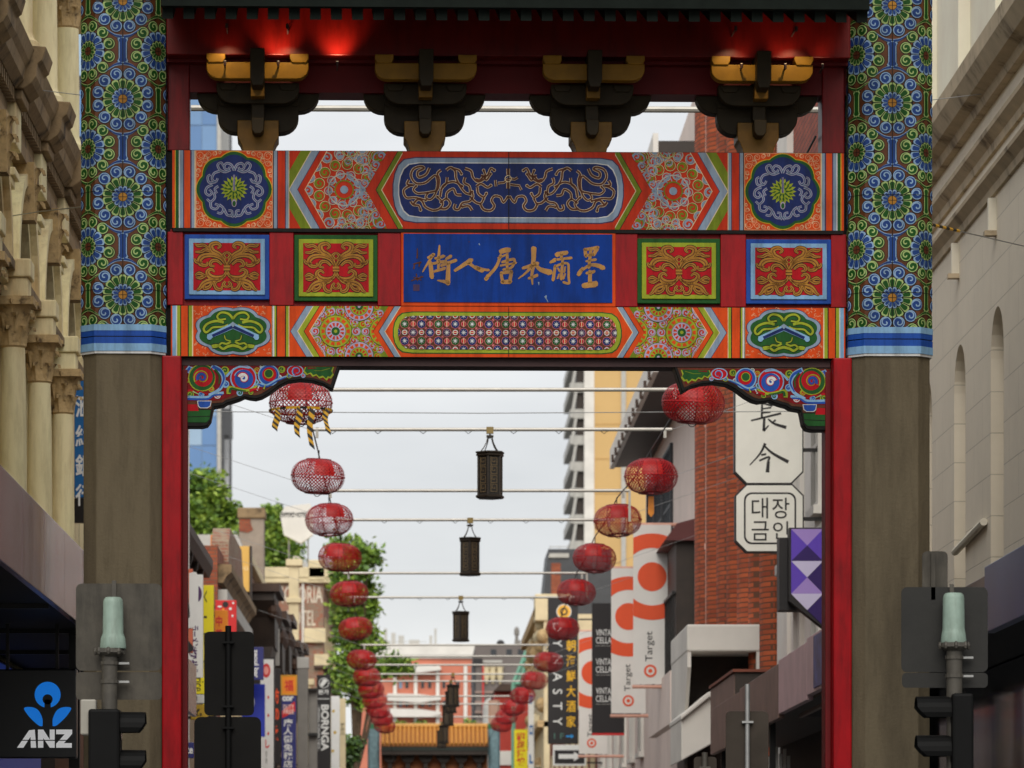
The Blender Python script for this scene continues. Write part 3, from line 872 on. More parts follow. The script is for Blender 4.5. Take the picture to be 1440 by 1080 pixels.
for t in (None, mir):
    zs = zone(436, 524, 22, L0, L1)
    if t: zs = [[t(q) for q in z] for z in zs]
    lo.clips = zs; lo.tf = t
    lo.rect(430, 550, L0, L1, T['olive'], 2)
    for ccx, ccy, sc, la, lb in ((472, 467, 1.0, T['lilac'], T['lime']), (505, 432, .9, T['lime'], T['lilac']), (505, 502, .9, T['lime'], T['lilac']), (540, 467, .9, T['lilac'], T['lime']), (440, 432, .8, T['lime'], T['lilac']), (440, 502, .8, T['lime'], T['lilac'])):
        for i in range(14):
            a = 2*pi*i/14
            curl(lo, ccx+29*sc*cos(a), ccy+29*sc*sin(a), 6*sc, a+2.2, -1.1, la, T['redorange'], 3)
        lo.disc(ccx, ccy, 23*sc, T['brown'], 6, 24); lo.disc(ccx, ccy, 22.3*sc, lb, 7, 24)
        for i in range(14):
            a = 2*pi*i/14
            lo.poly([(ccx+sc*r*cos(a+d), ccy+sc*r*sin(a+d)) for r, d in ((15.5, -.13), (20, -.15), (20, .15), (15.5, .13))], T['orange'], 8)
        lo.disc(ccx, ccy, 14.5*sc, T['brown'], 8, 20); lo.disc(ccx, ccy, 14*sc, la, 9, 20)
        for i in range(12):
            a = 2*pi*(i+.5)/12
            lo.poly([(ccx+sc*r*cos(a+d), ccy+sc*r*sin(a+d)) for r, d in ((7, -.1), (12, -.16), (12, .16), (7, .1))], T['redorange'], 10)
        lo.disc(ccx, ccy, 6*sc, T['green'], 10, 14); lo.disc(ccx, ccy, 2.5*sc, lb, 11, 8)
    lo.clips = None; lo.tf = None
lo.poly(stadium(552, 875, 438.5, 498, 28), T['green'], 2)
lo.poly(stadium(553.5, 873.5, 440, 496.5, 27), T['lime'], 3)
ins = stadium(559.5, 867.5, 444.8, 491.7, 24)
lo.poly(ins, T['purple'], 4)
lo.clips = [ins]
per = 23.7
for i in range(-1, 15):
    for j in range(-1, 4):
        x = 569 + i*per; y = 456.3 + j*per
        lo.poly([(x+per*.5*sx, y+per*.5*sy) for sx, sy in ((-.3, -1), (.3, -1), (1, -.3), (1, .3), (.3, 1), (-.3, 1), (-1, .3), (-1, -.3))], T['brown'], 5)
        dk = T['navy'] if (i+j) % 2 else T['green']
        for (ox, oy, m) in ((0, 0, dk), (per/2, per/2, T['navy'])):
            if ox and (i % 2 == 0): m = T['purple']
            lo.disc(x+ox, y+oy, 6.8, T['pink'], 6, 8); lo.disc(x+ox, y+oy, 6.1, m, 7, 8)
            n = 8
            lo.poly([(x+ox+(4.6 if k % 2 == 0 else 1.3)*cos(pi*k/n), y+oy+(4.6 if k % 2 == 0 else 1.3)*sin(pi*k/n)) for k in range(2*n)], T['white'], 8)
        for sx, sy in ((1, 1), (1, -1)):
            lo.ribbon([(x+sx*per*.22, y+sy*per*.22), (x+sx*per*.78*.36+0, y+sy*per*.28)], 3.4, T['pink'], 6)
        lo.disc(x+per/2, y, 3.9, T['pink'], 8, 10); lo.disc(x+per/2, y, 2.7, T['red'] if (i+j) % 2 else T['redorange'], 9, 8)
        lo.disc(x, y+per/2, 3.9, T['white'], 8, 10); lo.disc(x, y+per/2, 2.7, T['red'], 9, 8)
        lo.ribbon([(x+per*.5, y-4), (x+per*.5, y+4)], 1, T['cream'], 10)
        lo.ribbon([(x-4, y+per*.5), (x+4, y+per*.5)], 1, T['cream'], 10)
lo.clips = None
lo.rect(714.8, 715.6, L0, L1, T['dark'], 12)
lo.build('chevron_panel', lbeam)
ml = Paint(fl)
def med_lo():
    cx, cy = 328, 467.2
    ml.rect(272.4, 382, L0, L1, T['orange'], 1.6)
    random.seed(5)
    for i in range(210):
        x, y = random.uniform(274, 381), random.uniform(L0+1, L1-1)
        if ((x-cx)/50)**2+((y-cy)/32)**2 < 1: continue
        ml.ribbon(spiral(x, y, 1.9, .5, random.uniform(0, 6), .7, 5), .75, T['peach'], 2.4+(i % 7)*.08)
    ml.poly(lobed(cx, cy, 55.5, 35.8, 8, .1, 72, .39), T['purple'], 4)
    ml.poly(lobed(cx, cy, 54.4, 34.8, 8, .1, 72, .39), T['greyblue'], 5)
    ml.poly(lobed(cx, cy, 49.5, 31, 8, .1, 72, .39), T['green'], 6)
    for sx in (-1, 1):
        for q, w in (([(0, -17), (6, -24), (16, -26), (22, -21), (19, -16), (10, -17)], 3.4), ([(13, -12), (24, -14), (36, -10), (41, -3), (38, 2), (33, -1), (28, -5), (14, -6), (7, -9)], 3.6),
                     ([(3, 14), (10, 12), (12, 6)], 2), ([(0, 20), (8, 22), (14, 25), (22, 20), (30, 21)], 4), ([(3, 15), (9, 18), (16, 17), (22, 22), (29, 23)], 3)):
            s_ = smoothline([(cx+sx*a, cy+b_) for a, b_ in q], 4)
            ml.ribbon(s_, w+1.2, T['dark'], 7); ml.ribbon(s_, w, T['lime'], 8, w*.7)
        ml.ribbon([(cx-sx*.5, cy-7.5), (cx+sx*35, cy+8.5)], 8, T['skyblue'], 9, 6.5)
        ml.ribbon([(cx-sx*.5, cy-6.5), (cx+sx*29, cy+7)], 4.2, T['navy'], 10, 4)
        ml.disc(cx+sx*33, cy+9, 3.6, T['skyblue'], 11, 10)
    ml.poly([(cx-4, cy-10), (cx, cy-13), (cx+4, cy-10), (cx, cy-5)], T['greyblue'], 11)
sides(ml, med_lo)
ml.build('medallion_panel', lbeam)

# --- carved corner brackets below the lower beam
bz = lambda p: (240+p[0]/5.76, 495+p[1]/5.76)
OUT = [(85,92),(1385,80),(1312,302),(1240,257),(1150,231),(1050,222),(950,236),(880,272),(800,332),(740,366),(690,379),(640,373),(600,363),(560,382),(500,402),(460,412),(430,432),(350,446),(342,480),(328,555),(300,595),(255,606),(85,606)]
INN = [(100,104),(1352,98),(1296,262),(1235,232),(1150,207),(1050,198),(940,212),(865,248),(785,305),(730,338),(690,350),(640,345),(600,338),(550,355),(490,376),(450,386),(420,408),(335,415),(330,462),(100,462)]
def corner(t):
    pts = [bz(p) for p in OUT]
    if t: pts = [t(q) for q in pts]
    b = MB(); b.prism([(gx(x), gz(y)) for x, y in pts], .07, .27, 'y', PT['dark'])
    o = b.build('carved_corner_bracket', gate, bevel=.008)
    p = Paint(lambda px, py, off: (gx(px), .0685-off, gz(py))); p.tf = (lambda q: t(bz(q))) if t else bz
    p.poly(INN, T['brown'], 1)
    p.poly([(112,112),(1330,108),(1283,238),(1150,186),(1050,178),(930,192),(850,230),(770,285),(690,328),(600,318),(500,352),(400,392),(112,400)], T['deepred'], 2)
    p.poly([(100,470),(325,470),(315,545),(290,570),(100,570)], T['green'], 2)
    p.ribbon([(100,528),(318,520)], 5, T['dark'], 3)
    p.poly([(120,425),(215,425),(228,478),(120,478)], T['red'], 3)
    p.poly([(215,395),(332,395),(324,440),(300,456),(240,456),(222,440)], T['white'], 4); p.poly([(222,400),(326,400),(318,436),(297,450),(244,450),(228,436)], T['blue'], 5)
    def scroll(cx, cy, r, a, d, cols, turns=1.25):
        n = len(cols)
        wd = r*1.0/n*1.05
        for i, c in enumerate(cols):
            rr = r*(1-i/n*.62)
            p.ribbon(spiral(cx, cy, rr, rr*.22, a, turns*d, 26), wd*1.5, c, 4+i*.7, wd*.55)
    def line(q, w, c, l, w1=None): p.ribbon(smoothline(q, 5), w, c, l, w1)
    # background leaf shapes
    line([(112,370),(290,372),(340,345),(430,330)], 34, T['skyblue'], 3, 20); line([(112,380),(290,382),(350,352),(420,345)], 18, T['blue'], 4, 12)
    line([(115,270),(118,180),(160,120)], 30, T['skyblue'], 3); line([(118,260),(122,180),(160,125)], 18, T['blue'], 4)
    p.disc(255, 208, 112, T['lime'], 3.2, 24); p.disc(255, 208, 104, T['green'], 3.6, 24); p.disc(262, 202, 80, T['red'], 4.2, 22)
    scroll(255, 208, 70, 2.6, 1, [T['green'], T['lime'], T['red'], T['blue']])
    line([(330,115),(400,150),(430,220),(400,300),(310,350)], 42, T['skyblue'], 4.4, 20); line([(340,118),(408,155),(432,220),(398,295)], 26, T['blue'], 5, 10); line([(360,140),(395,190),(392,260)], 18, T['green'], 6, 8); line([(330,130),(365,190),(360,260)], 10, T['red'], 6, 6)
    line([(120,330),(160,310),(200,330),(240,320),(300,345)], 18, T['red'], 5, 8); line([(180,320),(230,345)], 12, T['ltgreen'], 6, 4)
    p.disc(590, 212, 108, T['skyblue'], 3.2, 24); p.disc(590, 210, 98, T['red'], 3.8, 24); p.disc(594, 218, 76, T['blue'], 4.4, 20)
    scroll(590, 212, 66, 3.4, 1, [T['skyblue'], T['blue'], T['red'], T['white']])
    line([(470,340),(475,290),(540,300),(620,310),(690,280),(720,250)], 34, T['lime'], 5, 10); line([(480,330),(490,295),(550,308),(610,315)], 22, T['green'], 5.6, 8)
    line([(450,200),(500,150),(560,120),(640,130)], 18, T['skyblue'], 5, 10)
    line([(640,315),(680,300),(720,300)], 26, T['red'], 6, 10); line([(700,310),(720,270)], 14, T['white'], 6, 3); line([(755,300),(770,260)], 14, T['lime'], 6, 3)
    p.disc(795, 188, 88, T['skyblue'], 3.2, 22); p.disc(795, 186, 78, T['blue'], 3.8, 22); p.disc(800, 180, 58, T['red'], 4.4, 18); p.disc(795, 175, 38, T['lime'], 5, 14); p.disc(795, 173, 32, T['green'], 5.6, 14)
    scroll(795, 175, 30, 1.0, -1, [T['red'], T['green']])
    line([(700,260),(780,270),(860,225),(940,195)], 30, T['skyblue'], 5, 12); line([(710,262),(780,278),(860,235),(930,205)], 16, T['blue'], 5.6, 8)
    p.disc(1010, 150, 68, T['skyblue'], 3.2, 18, 48); p.disc(1010, 150, 60, T['red'], 3.8, 18, 41); scroll(1020, 152, 34, 2, 1, [T['skyblue'], T['blue'], T['red']])
    rdm = random.Random(2)
    for (qx, qy, qr, c1, c2) in ((165, 150, 30, 'skyblue', 'red'), (440, 150, 34, 'lime', 'green'), (445, 260, 30, 'skyblue', 'blue'), (700, 150, 26, 'lime', 'red'), (690, 245, 26, 'skyblue', 'green'), (900, 140, 28, 'lime', 'green'), (880, 205, 22, 'white', 'red'),
                             (160, 345, 30, 'lime', 'green'), (250, 345, 24, 'skyblue', 'blue'), (380, 350, 28, 'white', 'red'), (520, 150, 22, 'white', 'blue'), (560, 330, 26, 'skyblue', 'green'), (650, 325, 20, 'lime', 'green'), (960, 190, 22, 'lime', 'blue'), (1075, 190, 18, 'skyblue', 'red'), (740, 120, 18, 'white', 'green'), (130, 230, 24, 'lime', 'red'), (330, 300, 24, 'lime', 'red')):
        p.disc(qx, qy, qr, T[c1], 2.6, 14); p.disc(qx, qy, qr*.74, T[c2], 2.8, 12); p.ribbon(spiral(qx, qy, qr*.8, qr*.1, rdm.uniform(0, 6), 1.1, 12), qr*.26, T[c1], 3.0, qr*.2)
    leaf = [(1075,150),(1090,112),(1325,110),(1310,150),(1322,175),(1300,205),(1280,200),(1265,222),(1235,195),(1205,205),(1180,180),(1150,190),(1130,165),(1100,178)]
    p.poly([(x*1.0, y+8) for x, y in leaf], T['lime'], 4); p.poly([(1200+(x-1200)*.92, 150+(y-150)*.86) for x, y in leaf], T['green'], 5)
    p.ribbon([(1110,130),(1180,128)], 14, T['deepred'], 6, 4); p.ribbon([(1290,130),(1220,150),(1160,150)], 6, T['olive'], 6, 3)
    p.build('painted_carving', o)
corner(None); corner(lambda p: (2*714.3-p[0], p[1]+2.5))

# --- bracket sets (dougong) between beam and eaves
def arc_arm(hw, y0, y1, r, n=6):
    """boat shaped arm outline: straight top, rounded lower corners (px, relative to centre)"""
    pts = [(-hw, y0), (hw, y0)]
    pts += [(hw-r+r*cos(pi/2*i/n), y1-r*.9+r*.9*sin(pi/2*i/n)) for i in range(n+1)]
    pts += [(-hw+r-r*sin(pi/2*i/n), y1-r*.9+r*.9*cos(pi/2*i/n)) for i in range(n+1)]
    return pts
def make_bracket(first):
    root = MB()
    K = lambda pts: [(x/S, -(y-213)/S) for x, y in pts]
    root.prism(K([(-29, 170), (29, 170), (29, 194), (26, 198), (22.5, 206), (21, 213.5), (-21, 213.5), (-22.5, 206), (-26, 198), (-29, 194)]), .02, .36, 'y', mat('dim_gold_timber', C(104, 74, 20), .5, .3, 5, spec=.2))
    o = root.build('bracket_set', gate, bevel=.006)
    def part(name, outline, y0, y1, m):
        outline = [(x, y+(1260-y)*(-y0)/36) for x, y in outline]
        b = MB(); b.prism(K(outline), y0, y1, 'y', m); b.build(name, o, bevel=.006)
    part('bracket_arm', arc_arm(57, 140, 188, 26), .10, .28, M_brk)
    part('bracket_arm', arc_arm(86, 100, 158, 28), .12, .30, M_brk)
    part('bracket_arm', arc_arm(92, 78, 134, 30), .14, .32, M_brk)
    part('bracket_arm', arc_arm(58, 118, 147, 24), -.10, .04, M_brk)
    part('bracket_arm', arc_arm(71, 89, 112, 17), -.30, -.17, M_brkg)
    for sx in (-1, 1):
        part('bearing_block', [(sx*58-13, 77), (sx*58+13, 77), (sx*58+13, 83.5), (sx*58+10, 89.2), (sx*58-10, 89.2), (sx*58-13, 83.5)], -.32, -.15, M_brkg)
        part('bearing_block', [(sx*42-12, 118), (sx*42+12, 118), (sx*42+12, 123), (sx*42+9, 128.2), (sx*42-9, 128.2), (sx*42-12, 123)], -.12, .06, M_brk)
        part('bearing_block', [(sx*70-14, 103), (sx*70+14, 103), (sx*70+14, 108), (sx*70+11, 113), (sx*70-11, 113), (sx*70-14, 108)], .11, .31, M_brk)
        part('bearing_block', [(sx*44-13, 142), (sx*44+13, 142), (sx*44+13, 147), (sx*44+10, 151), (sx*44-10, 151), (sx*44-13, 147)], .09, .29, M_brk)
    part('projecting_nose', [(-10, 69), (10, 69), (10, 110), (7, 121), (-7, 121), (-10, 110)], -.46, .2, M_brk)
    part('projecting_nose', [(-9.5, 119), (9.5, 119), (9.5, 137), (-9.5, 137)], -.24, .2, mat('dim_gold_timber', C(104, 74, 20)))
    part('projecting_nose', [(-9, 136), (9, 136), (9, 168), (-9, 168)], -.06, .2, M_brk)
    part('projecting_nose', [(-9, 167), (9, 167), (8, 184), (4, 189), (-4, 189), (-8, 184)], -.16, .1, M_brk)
    return o
bk = make_bracket(True)
bxs = (363, 597.5, 832, 1067.5)
bk.location = (gx(bxs[0]), 0, gz(213.2))
for x in bxs[1:]:
    c = copy_tree(bk, gate); c.location = (gx(x), 0, gz(213.2))

# --- posts, fascia and eaves above the brackets
for a, b_ in ((236, 267), (1158, 1190)):
    m = MB(); m.box(gx(a), gx(b_), .03, .33, gz(213.2), gz(60), mat('upper_post_shaded_red', C(118, 6, 12, .8), .4, .2, 1.5, spec=.18, grime=.4)); m.build('upper_post', gate, bevel=.01)  # red lacquer darkened to carry the shade below the eaves
b = MB(); b.box(gx(232), gx(1194), .05, .40, gz(130), gz(78), M_redd); b.build('back_lintel', gate)
b = MB(); b.box(gx(236), gx(1192), -.26, -.06, gz(79)-.053, gz(20), mat('fascia_shaded_red', C(112, 14, 8, .8), .4, .25, 1.5, spec=.2, grime=.3)); fas = b.build('fascia_beam', gate, bevel=.008)  # shade under the eaves is mixed into this red
b = MB(); b.box(gx(236), gx(1192), -.07, .06, gz(92), gz(60), M_redd); b.build('fascia_back', gate)
M_raft = mat('dark_green_rafter', C(20, 25, 22), 0.85, 0.2, 5, spec=0.1)
M_eave = mat('eave_board', C(56, 16, 14), 0.7, 0.2, 5, spec=0.1)
M_tileg = mat('green_glazed_tile', C(46, 104, 50), 0.25, 0.3, 12)
yE, zE = -1.45, 8.84
zR = 9.36
b = MB(); b.prism([(yE, zE+.13), (.3, zR+.12), (.3, zR+.16), (yE, zE+.17)], gx(236), gx(1192), 'x', M_eave); b.build('eave_lining', gate)
for i in range(34):
    x = gx(244) + i*(gx(1184)-gx(244))/33
    m = MB(); m.prism([(yE+.06, zE+.02), (.2, zR), (.2, zR+.125), (yE+.06, zE+.14)], x-.045, x+.045, 'x', M_raft); m.build('rafter', gate)
b = MB(); b.box(gx(236), gx(1192), yE-.03, yE+.05, zE+.11, zE+.21, M_raft); b.build('eave_board', gate)
# tiled roof: two slopes of half-round tile rolls
zt = 10.9
b = MB(); b.prism([(yE, zE+.175), (.18, zt), (1.5, zE+.175), (1.5, zE+.30), (.18, zt+.12), (yE, zE+.30)], gx(236), gx(1192), 'x', M_tileg); b.build('roof_deck', gate)
nt_ = 36
for i in range(nt_):
    x = gx(244) + i*(gx(1184)-gx(244))/(nt_-1)
    m = MB()
    m.tube([(x, yE-.06, zE+.26), (x, .16, zt+.14)], .062, M_tileg, 8)
    m.build('roof_tile_roll', gate, smooth=True)
    m = MB(); m.tube([(x, 1.56, zE+.26), (x, .2, zt+.14)], .062, M_tileg, 8); m.build('roof_tile_roll', gate, smooth=True)
b = MB(); b.box(gx(236), gx(1192), .05, .31, zt+.05, zt+.42, M_tileg); b.build('roof_ridge', gate, bevel=.04)

# --- small uplights on the fascia
M_lampg = glow_mat('lamp_glass', (1.0, 0.75, 0.45), 0.6)
for px, e in ((318, .9), (392, 7.5), (474, 9), (1037, 1.2), (1098, 2.4), (1150, 1.2)):
    lx, ly, lz = gx(px), -.40, gz(101)
    m = MB(); m.lathe(lx, ly, [(.010, lz-.04), (.013, lz-.02), (.013, lz)], M_soffit, 8); m.box(lx-.006, lx+.006, ly, -.2, lz-.04, lz-.02, M_soffit)
    lamp = m.build('uplight', gate)
    m = MB(); m.lathe(lx, ly, [(.009, lz-.001), (.009, lz+.003)], M_lampg, 8); m.build('lamp_lens', lamp)
    ld = bpy.data.lights.new('uplight_beam', 'SPOT'); ld.energy = e; ld.color = (1, .62, .36); ld.spot_size = radians(100); ld.spot_blend = 1.0; ld.shadow_soft_size = .04
    lo_ = bpy.data.objects.new('uplight_beam', ld); COL.objects.link(lo_); lo_.parent = lamp; lo_.location = (lx, ly, lz+.012)
    lo_.rotation_euler = (radians(180-30), 0, 0)
for px, e in ((363, 5.0), (1067.5, 5.0)):
    for sx in (-42, 42):
        lx, ly, lz = gx(px+sx), -.60, gz(62)
        m = MB(); m.lathe(lx, ly, [(.011, lz-.0), (.013, lz+.02), (.013, lz+.04)], M_soffit, 8); m.box(lx-.006, lx+.006, ly, -.2, lz+.02, lz+.03, M_soffit)
        lamp = m.build('downlight', gate)
        ld = bpy.data.lights.new('downlight_beam', 'SPOT'); ld.energy = e; ld.color = (1, .75, .42); ld.spot_size = radians(75); ld.spot_blend = .7; ld.shadow_soft_size = .015
        lo_ = bpy.data.objects.new('downlight_beam', ld); COL.objects.link(lo_); lo_.parent = lamp; lo_.location = (lx, ly, lz-.01)
        lo_.rotation_euler = (radians(42), 0, 0)
# ------------------------------------------------------------------ near buildings
M_stone = mat('cream_stone', C(244, 222, 178, 1.0), 0.8, 0.1, 1.2, bump=0.15, bscale=20, streak=0.3, dirt=C(212, 182, 132), grime=.18)
M_soot = mat('sooty_stone', C(134, 112, 82, 1.0), 0.85, 0.35, 2.5, bump=0.35, bscale=25, dirt=C(58, 45, 30))
M_carve = mat('carved_stone', C(184, 156, 112, 1.0), 0.85, 0.3, 9, bump=0.4, bscale=25, dirt=C(96, 76, 50))
M_glassd = mat('dark_glass', C(34, 38, 44), 0.08, 0.25, 1.0, spec=0.8)
M_glassb = mat('sky_glass', C(120, 150, 180), 0.1, 0.15, 1.0, spec=0.9)
M_darkw = mat('dark_shopfront', C(20, 19, 19), 0.6, 0.2, 2, spec=0.2)

def part(root, name, fn, bevel=0.0, smooth=False):
    b = MB(off=tuple(root.location)); fn(b)
    p = root if root.type == 'EMPTY' else root
    return b.build(name, root, bevel=bevel, smooth=smooth)
def sub(parent, off, name, fn, bevel=0.0, smooth=False):
    b = MB(off=off); fn(b)
    return b.build(name, parent, bevel=bevel, smooth=smooth)

# ---- ornate stone building on the left
def leaf(b, base, out, h, w, m):
    """one acanthus leaf rising from `base` and curling over outwards"""
    o_ = Vector(out).normalized(); t_ = Vector((-o_.y, o_.x, 0)); up_ = Vector((0, 0, 1)); p0 = Vector(base)
    vs, fs = [], []
    for d_, z_, ww in ((.02, 0, .8), (.06, .35, 1.0), (.13, .7, .95), (.3, .98, .75), (.48, .95, .5), (.52, .76, .12)):
        c = p0+o_*(d_*h)+up_*(z_*h)
        vs += [tuple(c-t_*(w*ww/2)-o_*.012), tuple(c+o_*.018), tuple(c+t_*(w*ww/2)-o_*.012)]
    for i in range(5):
        k_ = i*3
        fs += [(k_, k_+1, k_+4, k_+3), (k_+1, k_+2, k_+5, k_+4)]
    b.add(vs, fs, m)
LO = (-4.3, 31.0, 0)
lb = empty('ornate_stone_building', LO, 'ornate cream stone building with round columns, arches and heavy dark cornice', 'building')
part(lb, 'wall', lambda b: b.box(-15, -4.62, 31, 49.85, 0, 13, M_stone))
YC = [32.75+2.85*k for k in range(7)]
part(lb, 'shopfront', lambda b: b.box(-4.62, -4.35, 31, 49.8, 0, 4.05, M_darkw))
part(lb, 'sill_course', lambda b: b.box(-4.66, -3.95, 31, 49.8, 4.3, 4.95, M_stone), bevel=.03)
arch_r = 0.98
for k in range(6):
    ya, yb = YC[k], YC[k+1]; ym = (ya+yb)/2
    pts = [(ya, 7.85), (ym-arch_r, 7.85)] + [(ym-arch_r*cos(pi*i/14), 7.85+arch_r*sin(pi*i/14)) for i in range(15)][1:] + [(yb, 7.85), (yb, 9.1), (ya, 9.1)]
    part(lb, 'arch_spandrel', lambda b: b.prism(pts, -4.62, -4.14, 'x', M_stone))
    def archivolt(b):
        for r0, r1, x1 in ((arch_r-.10, arch_r+.02, -4.06), (arch_r+.02, arch_r+.14, -3.99)):
            o_ = [(ym-r1*cos(pi*i/14), 7.86+r1*sin(pi*i/14)) for i in range(15)] + [(ym+r0*cos(pi*i/14), 7.86+r0*sin(pi*i/14)) for i in range(15)]
            b.prism(o_, -4.4, x1, 'x', M_stone)
    part(lb, 'archivolt', archivolt)
    part(lb, 'fan_window', lambda b: b.prism([(ym-arch_r*1.02*cos(pi*i/14), 7.83+arch_r*1.02*sin(pi*i/14)) for i in range(15)], -4.7, -4.56, 'x', M_glassd))
    def keystone(b):
        b.prism([(ym-.13, 8.5), (ym+.13, 8.5), (ym+.2, 9.08), (ym-.2, 9.08)], -4.14, -3.93, 'x', M_carve)
        random.seed(k)
        for j in range(3):
            for sy in (-1, 0, 1):
                leaf(b, (-3.95, ym+sy*.075, 8.5+.17*j), (1, sy*.35, 0), .2, .1, M_carve)
    part(lb, 'keystone', keystone, smooth=True)
    # recessed window below the impost
    w = part(lb, 'window', lambda b: b.box(-4.64, -4.58, ym-.62, ym+.62, 4.95, 7.3, M_glassd))
    def wf(b):
        for yy in (ym-.66, ym, ym+.66): b.box(-4.62, -4.48, yy-.05, yy+.05, 4.95, 7.3, M_stone)
        for zz in (4.97, 6.4, 7.3): b.box(-4.615, -4.50, ym-.7, ym+.7, zz-.04, zz+.04, M_stone)
    sub(w, LO, 'window_frame', wf)
    part(lb, 'pilaster_strip', lambda b: b.box(-4.64, -4.3, yb-.5, yb-.28, 4.95, 7.5, M_stone))
    part(lb, 'pilaster_strip', lambda b: b.box(-4.64, -4.3, ya+.28, ya+.5, 4.95, 7.5, M_stone))
def impost(b):
    b.box(-4.64, -4.12, 31, 49.85, 7.52, 7.64, M_soot)
    b.box(-4.64, -4.05, 31, 49.85, 7.64, 7.76, M_stone)
    b.box(-4.64, -3.98, 31, 49.85, 7.76, 7.86, M_soot)
part(lb, 'impost_band', impost, bevel=.012)
def capital(b, x, y, z0, z1, r):
    h = z1-z0
    b.lathe(x, y, [(r, z0), (r*1.12, z0+.02), (r*1.05, z0+.05), (r*1.2, z0+h*.4), (r*1.45, z0+h*.8), (r*1.7, z1-.05)], M_carve, 12)
    for row, (zz, rr, n) in enumerate(((.28, 1.2, 7), (.58, 1.45, 7), (.84, 1.75, 8))):
        for i in range(n):
            a = 2*pi*(i+.5*row)/n
            leaf(b, (x+r*(.95+.12*row)*cos(a), y+r*(.95+.12*row)*sin(a), z0+h*(.04+.28*row)), (cos(a), sin(a), 0), h*.42, r*.85, M_carve)
    b.box(x-r*1.9, x+r*1.9, y-r*1.9, y+r*1.9, z1-.05, z1+.03, M_carve)
for k, yc in enumerate(YC[:6]):
    cx = -4.02
    c = part(lb, 'round_column', lambda b: b.lathe(cx, yc, [(.2, 4.94), (.2, 5.02), (.16, 5.06), (.175, 5.12), (.135, 5.18), (.135, 5.6), (.128, 6.5), (.115, 7.02)], M_stone, 20), smooth=True)
    sub(c, LO, 'capital', lambda b: capital(b, cx, yc, 7.02, 7.48, .115), smooth=True)
    part(lb, 'impost_block', lambda b: (b.box(-4.2, -3.86, yc-.18, yc+.18, 7.505, 7.7, M_stone), b.box(-4.2, -3.83, yc-.21, yc+.21, 7.7, 7.88, M_stone)), bevel=.015)
    # pier and small cap between the arches
    part(lb, 'pier', lambda b: (b.box(-4.4, -4.08, yc-.15, yc+.15, 7.87, 9.02, M_stone), b.box(-4.4, -4.02, yc-.19, yc+.19, 8.62, 8.70, M_stone), b.box(-4.4, -3.98, yc-.22, yc+.22, 8.70, 8.78, M_stone)), bevel=.012)
    # broken-forward cornice block
    def brk(b):
        b.box(-4.2, -3.97, yc-.30, yc+.30, 9.0, 9.42, M_stone)
        b.box(-4.2, -3.90, yc-.34, yc+.34, 9.42, 9.52, M_soot)
        b.prism([(-4.2, 9.52), (-3.88, 9.52), (-3.80, 9.58), (-3.76, 9.64), (-3.75, 9.76), (-3.70, 9.80), (-3.66, 9.93), (-4.2, 9.97)], yc-.38, yc+.38, 'y', M_soot)
    part(lb, 'cornice_block', brk, bevel=.012)
    # upper storey columns
    c = part(lb, 'round_column', lambda b: b.lathe(-3.98, yc, [(.22, 9.96), (.22, 10.04), (.17, 10.08), (.15, 10.14), (.15, 10.6), (.14, 11.36)], M_stone, 20), smooth=True)
    sub(c, LO, 'capital', lambda b: capital(b, -3.98, yc, 11.36, 11.86, .13), smooth=True)
    part(lb, 'pilaster_strip', lambda b: b.box(-4.64, -4.2, yc-.34, yc+.34, 9.9, 11.95, M_stone), bevel=.01)
    part(lb, 'pilaster_strip', lambda b: b.box(-4.64, -4.28, yc+.55, yc+.95, 9.9, 11.95, M_stone), bevel=.01)
def corn(b):
    b.box(-4.64, -4.0, 31, 49.9, 9.06, 9.2, M_soot)
    b.box(-4.64, -4.05, 31, 49.9, 9.2, 9.4, M_soot)
    b.prism([(-4.64, 9.52), (-3.96, 9.52), (-3.88, 9.6), (-3.86, 9.72), (-3.82, 9.78), (-3.78, 9.9), (-4.64, 9.94)], 31, 49.95, 'y', M_soot)
part(lb, 'cornice', corn)
db = MB(); db.box(-.09, 0, -.045, .045, 0, .12, M_soot)
d0 = db.build('dentil', lb)
d0.location = (-3.97+4.3, 31.1-31, 9.4)
for i in range(1, 104):
    d = d0.copy(); COL.objects.link(d); d.parent = lb; d.location = (-3.97+4.3, .1+i*.18, 9.4)
part(lb, 'upper_entablature', lambda b: (b.box(-4.64, -3.9, 31, 49.9, 11.9, 12.3, M_stone), b.box(-4.64, -3.7, 31, 49.9, 12.3, 12.7, M_soot)), bevel=.02)
for k in range(6):
    ym = (YC[k]+YC[k+1])/2
    part(lb, 'window', lambda b: b.box(-4.66, -4.58, ym-.45, ym+.45, 10.2, 11.6, M_glassd))

# ---- its street canopy
M_fasc = mat('purple_fascia_metal', C(140, 116, 124, 1.0), 0.22, 0.2, 0.8, bump=0.25, bscale=2.2, metal=0.35, dirt=C(104, 88, 100))
lc = empty('shop_canopy', (-3.1, 30.5, 4.1), 'shop canopy with glossy mauve metal fascia below the stone columns', 'canopy')
part(lc, 'soffit', lambda b: b.box(-4.4, -3.14, 30.5, 58, 4.12, 4.66, M_darkw))
for i in range(14):
    part(lc, 'fascia_panel', lambda b: b.box(-3.15, -3.09, 30.5+i*1.95, 30.5+(i+1)*1.95-.012, 4.08, 4.78, M_fasc), bevel=.006)
for i in range(5):
    part(lc, 'ceiling_batten', lambda b: b.box(-4.35, -3.2, 36+i*3.4, 36.06+i*3.4, 4.08, 4.13, M_black))
for i in range(4):
    part(lc, 'canopy_post', lambda b: b.box(-3.32, -3.22, 31+i*8.5, 31.1+i*8.5, 0.12, 4.13, M_black))

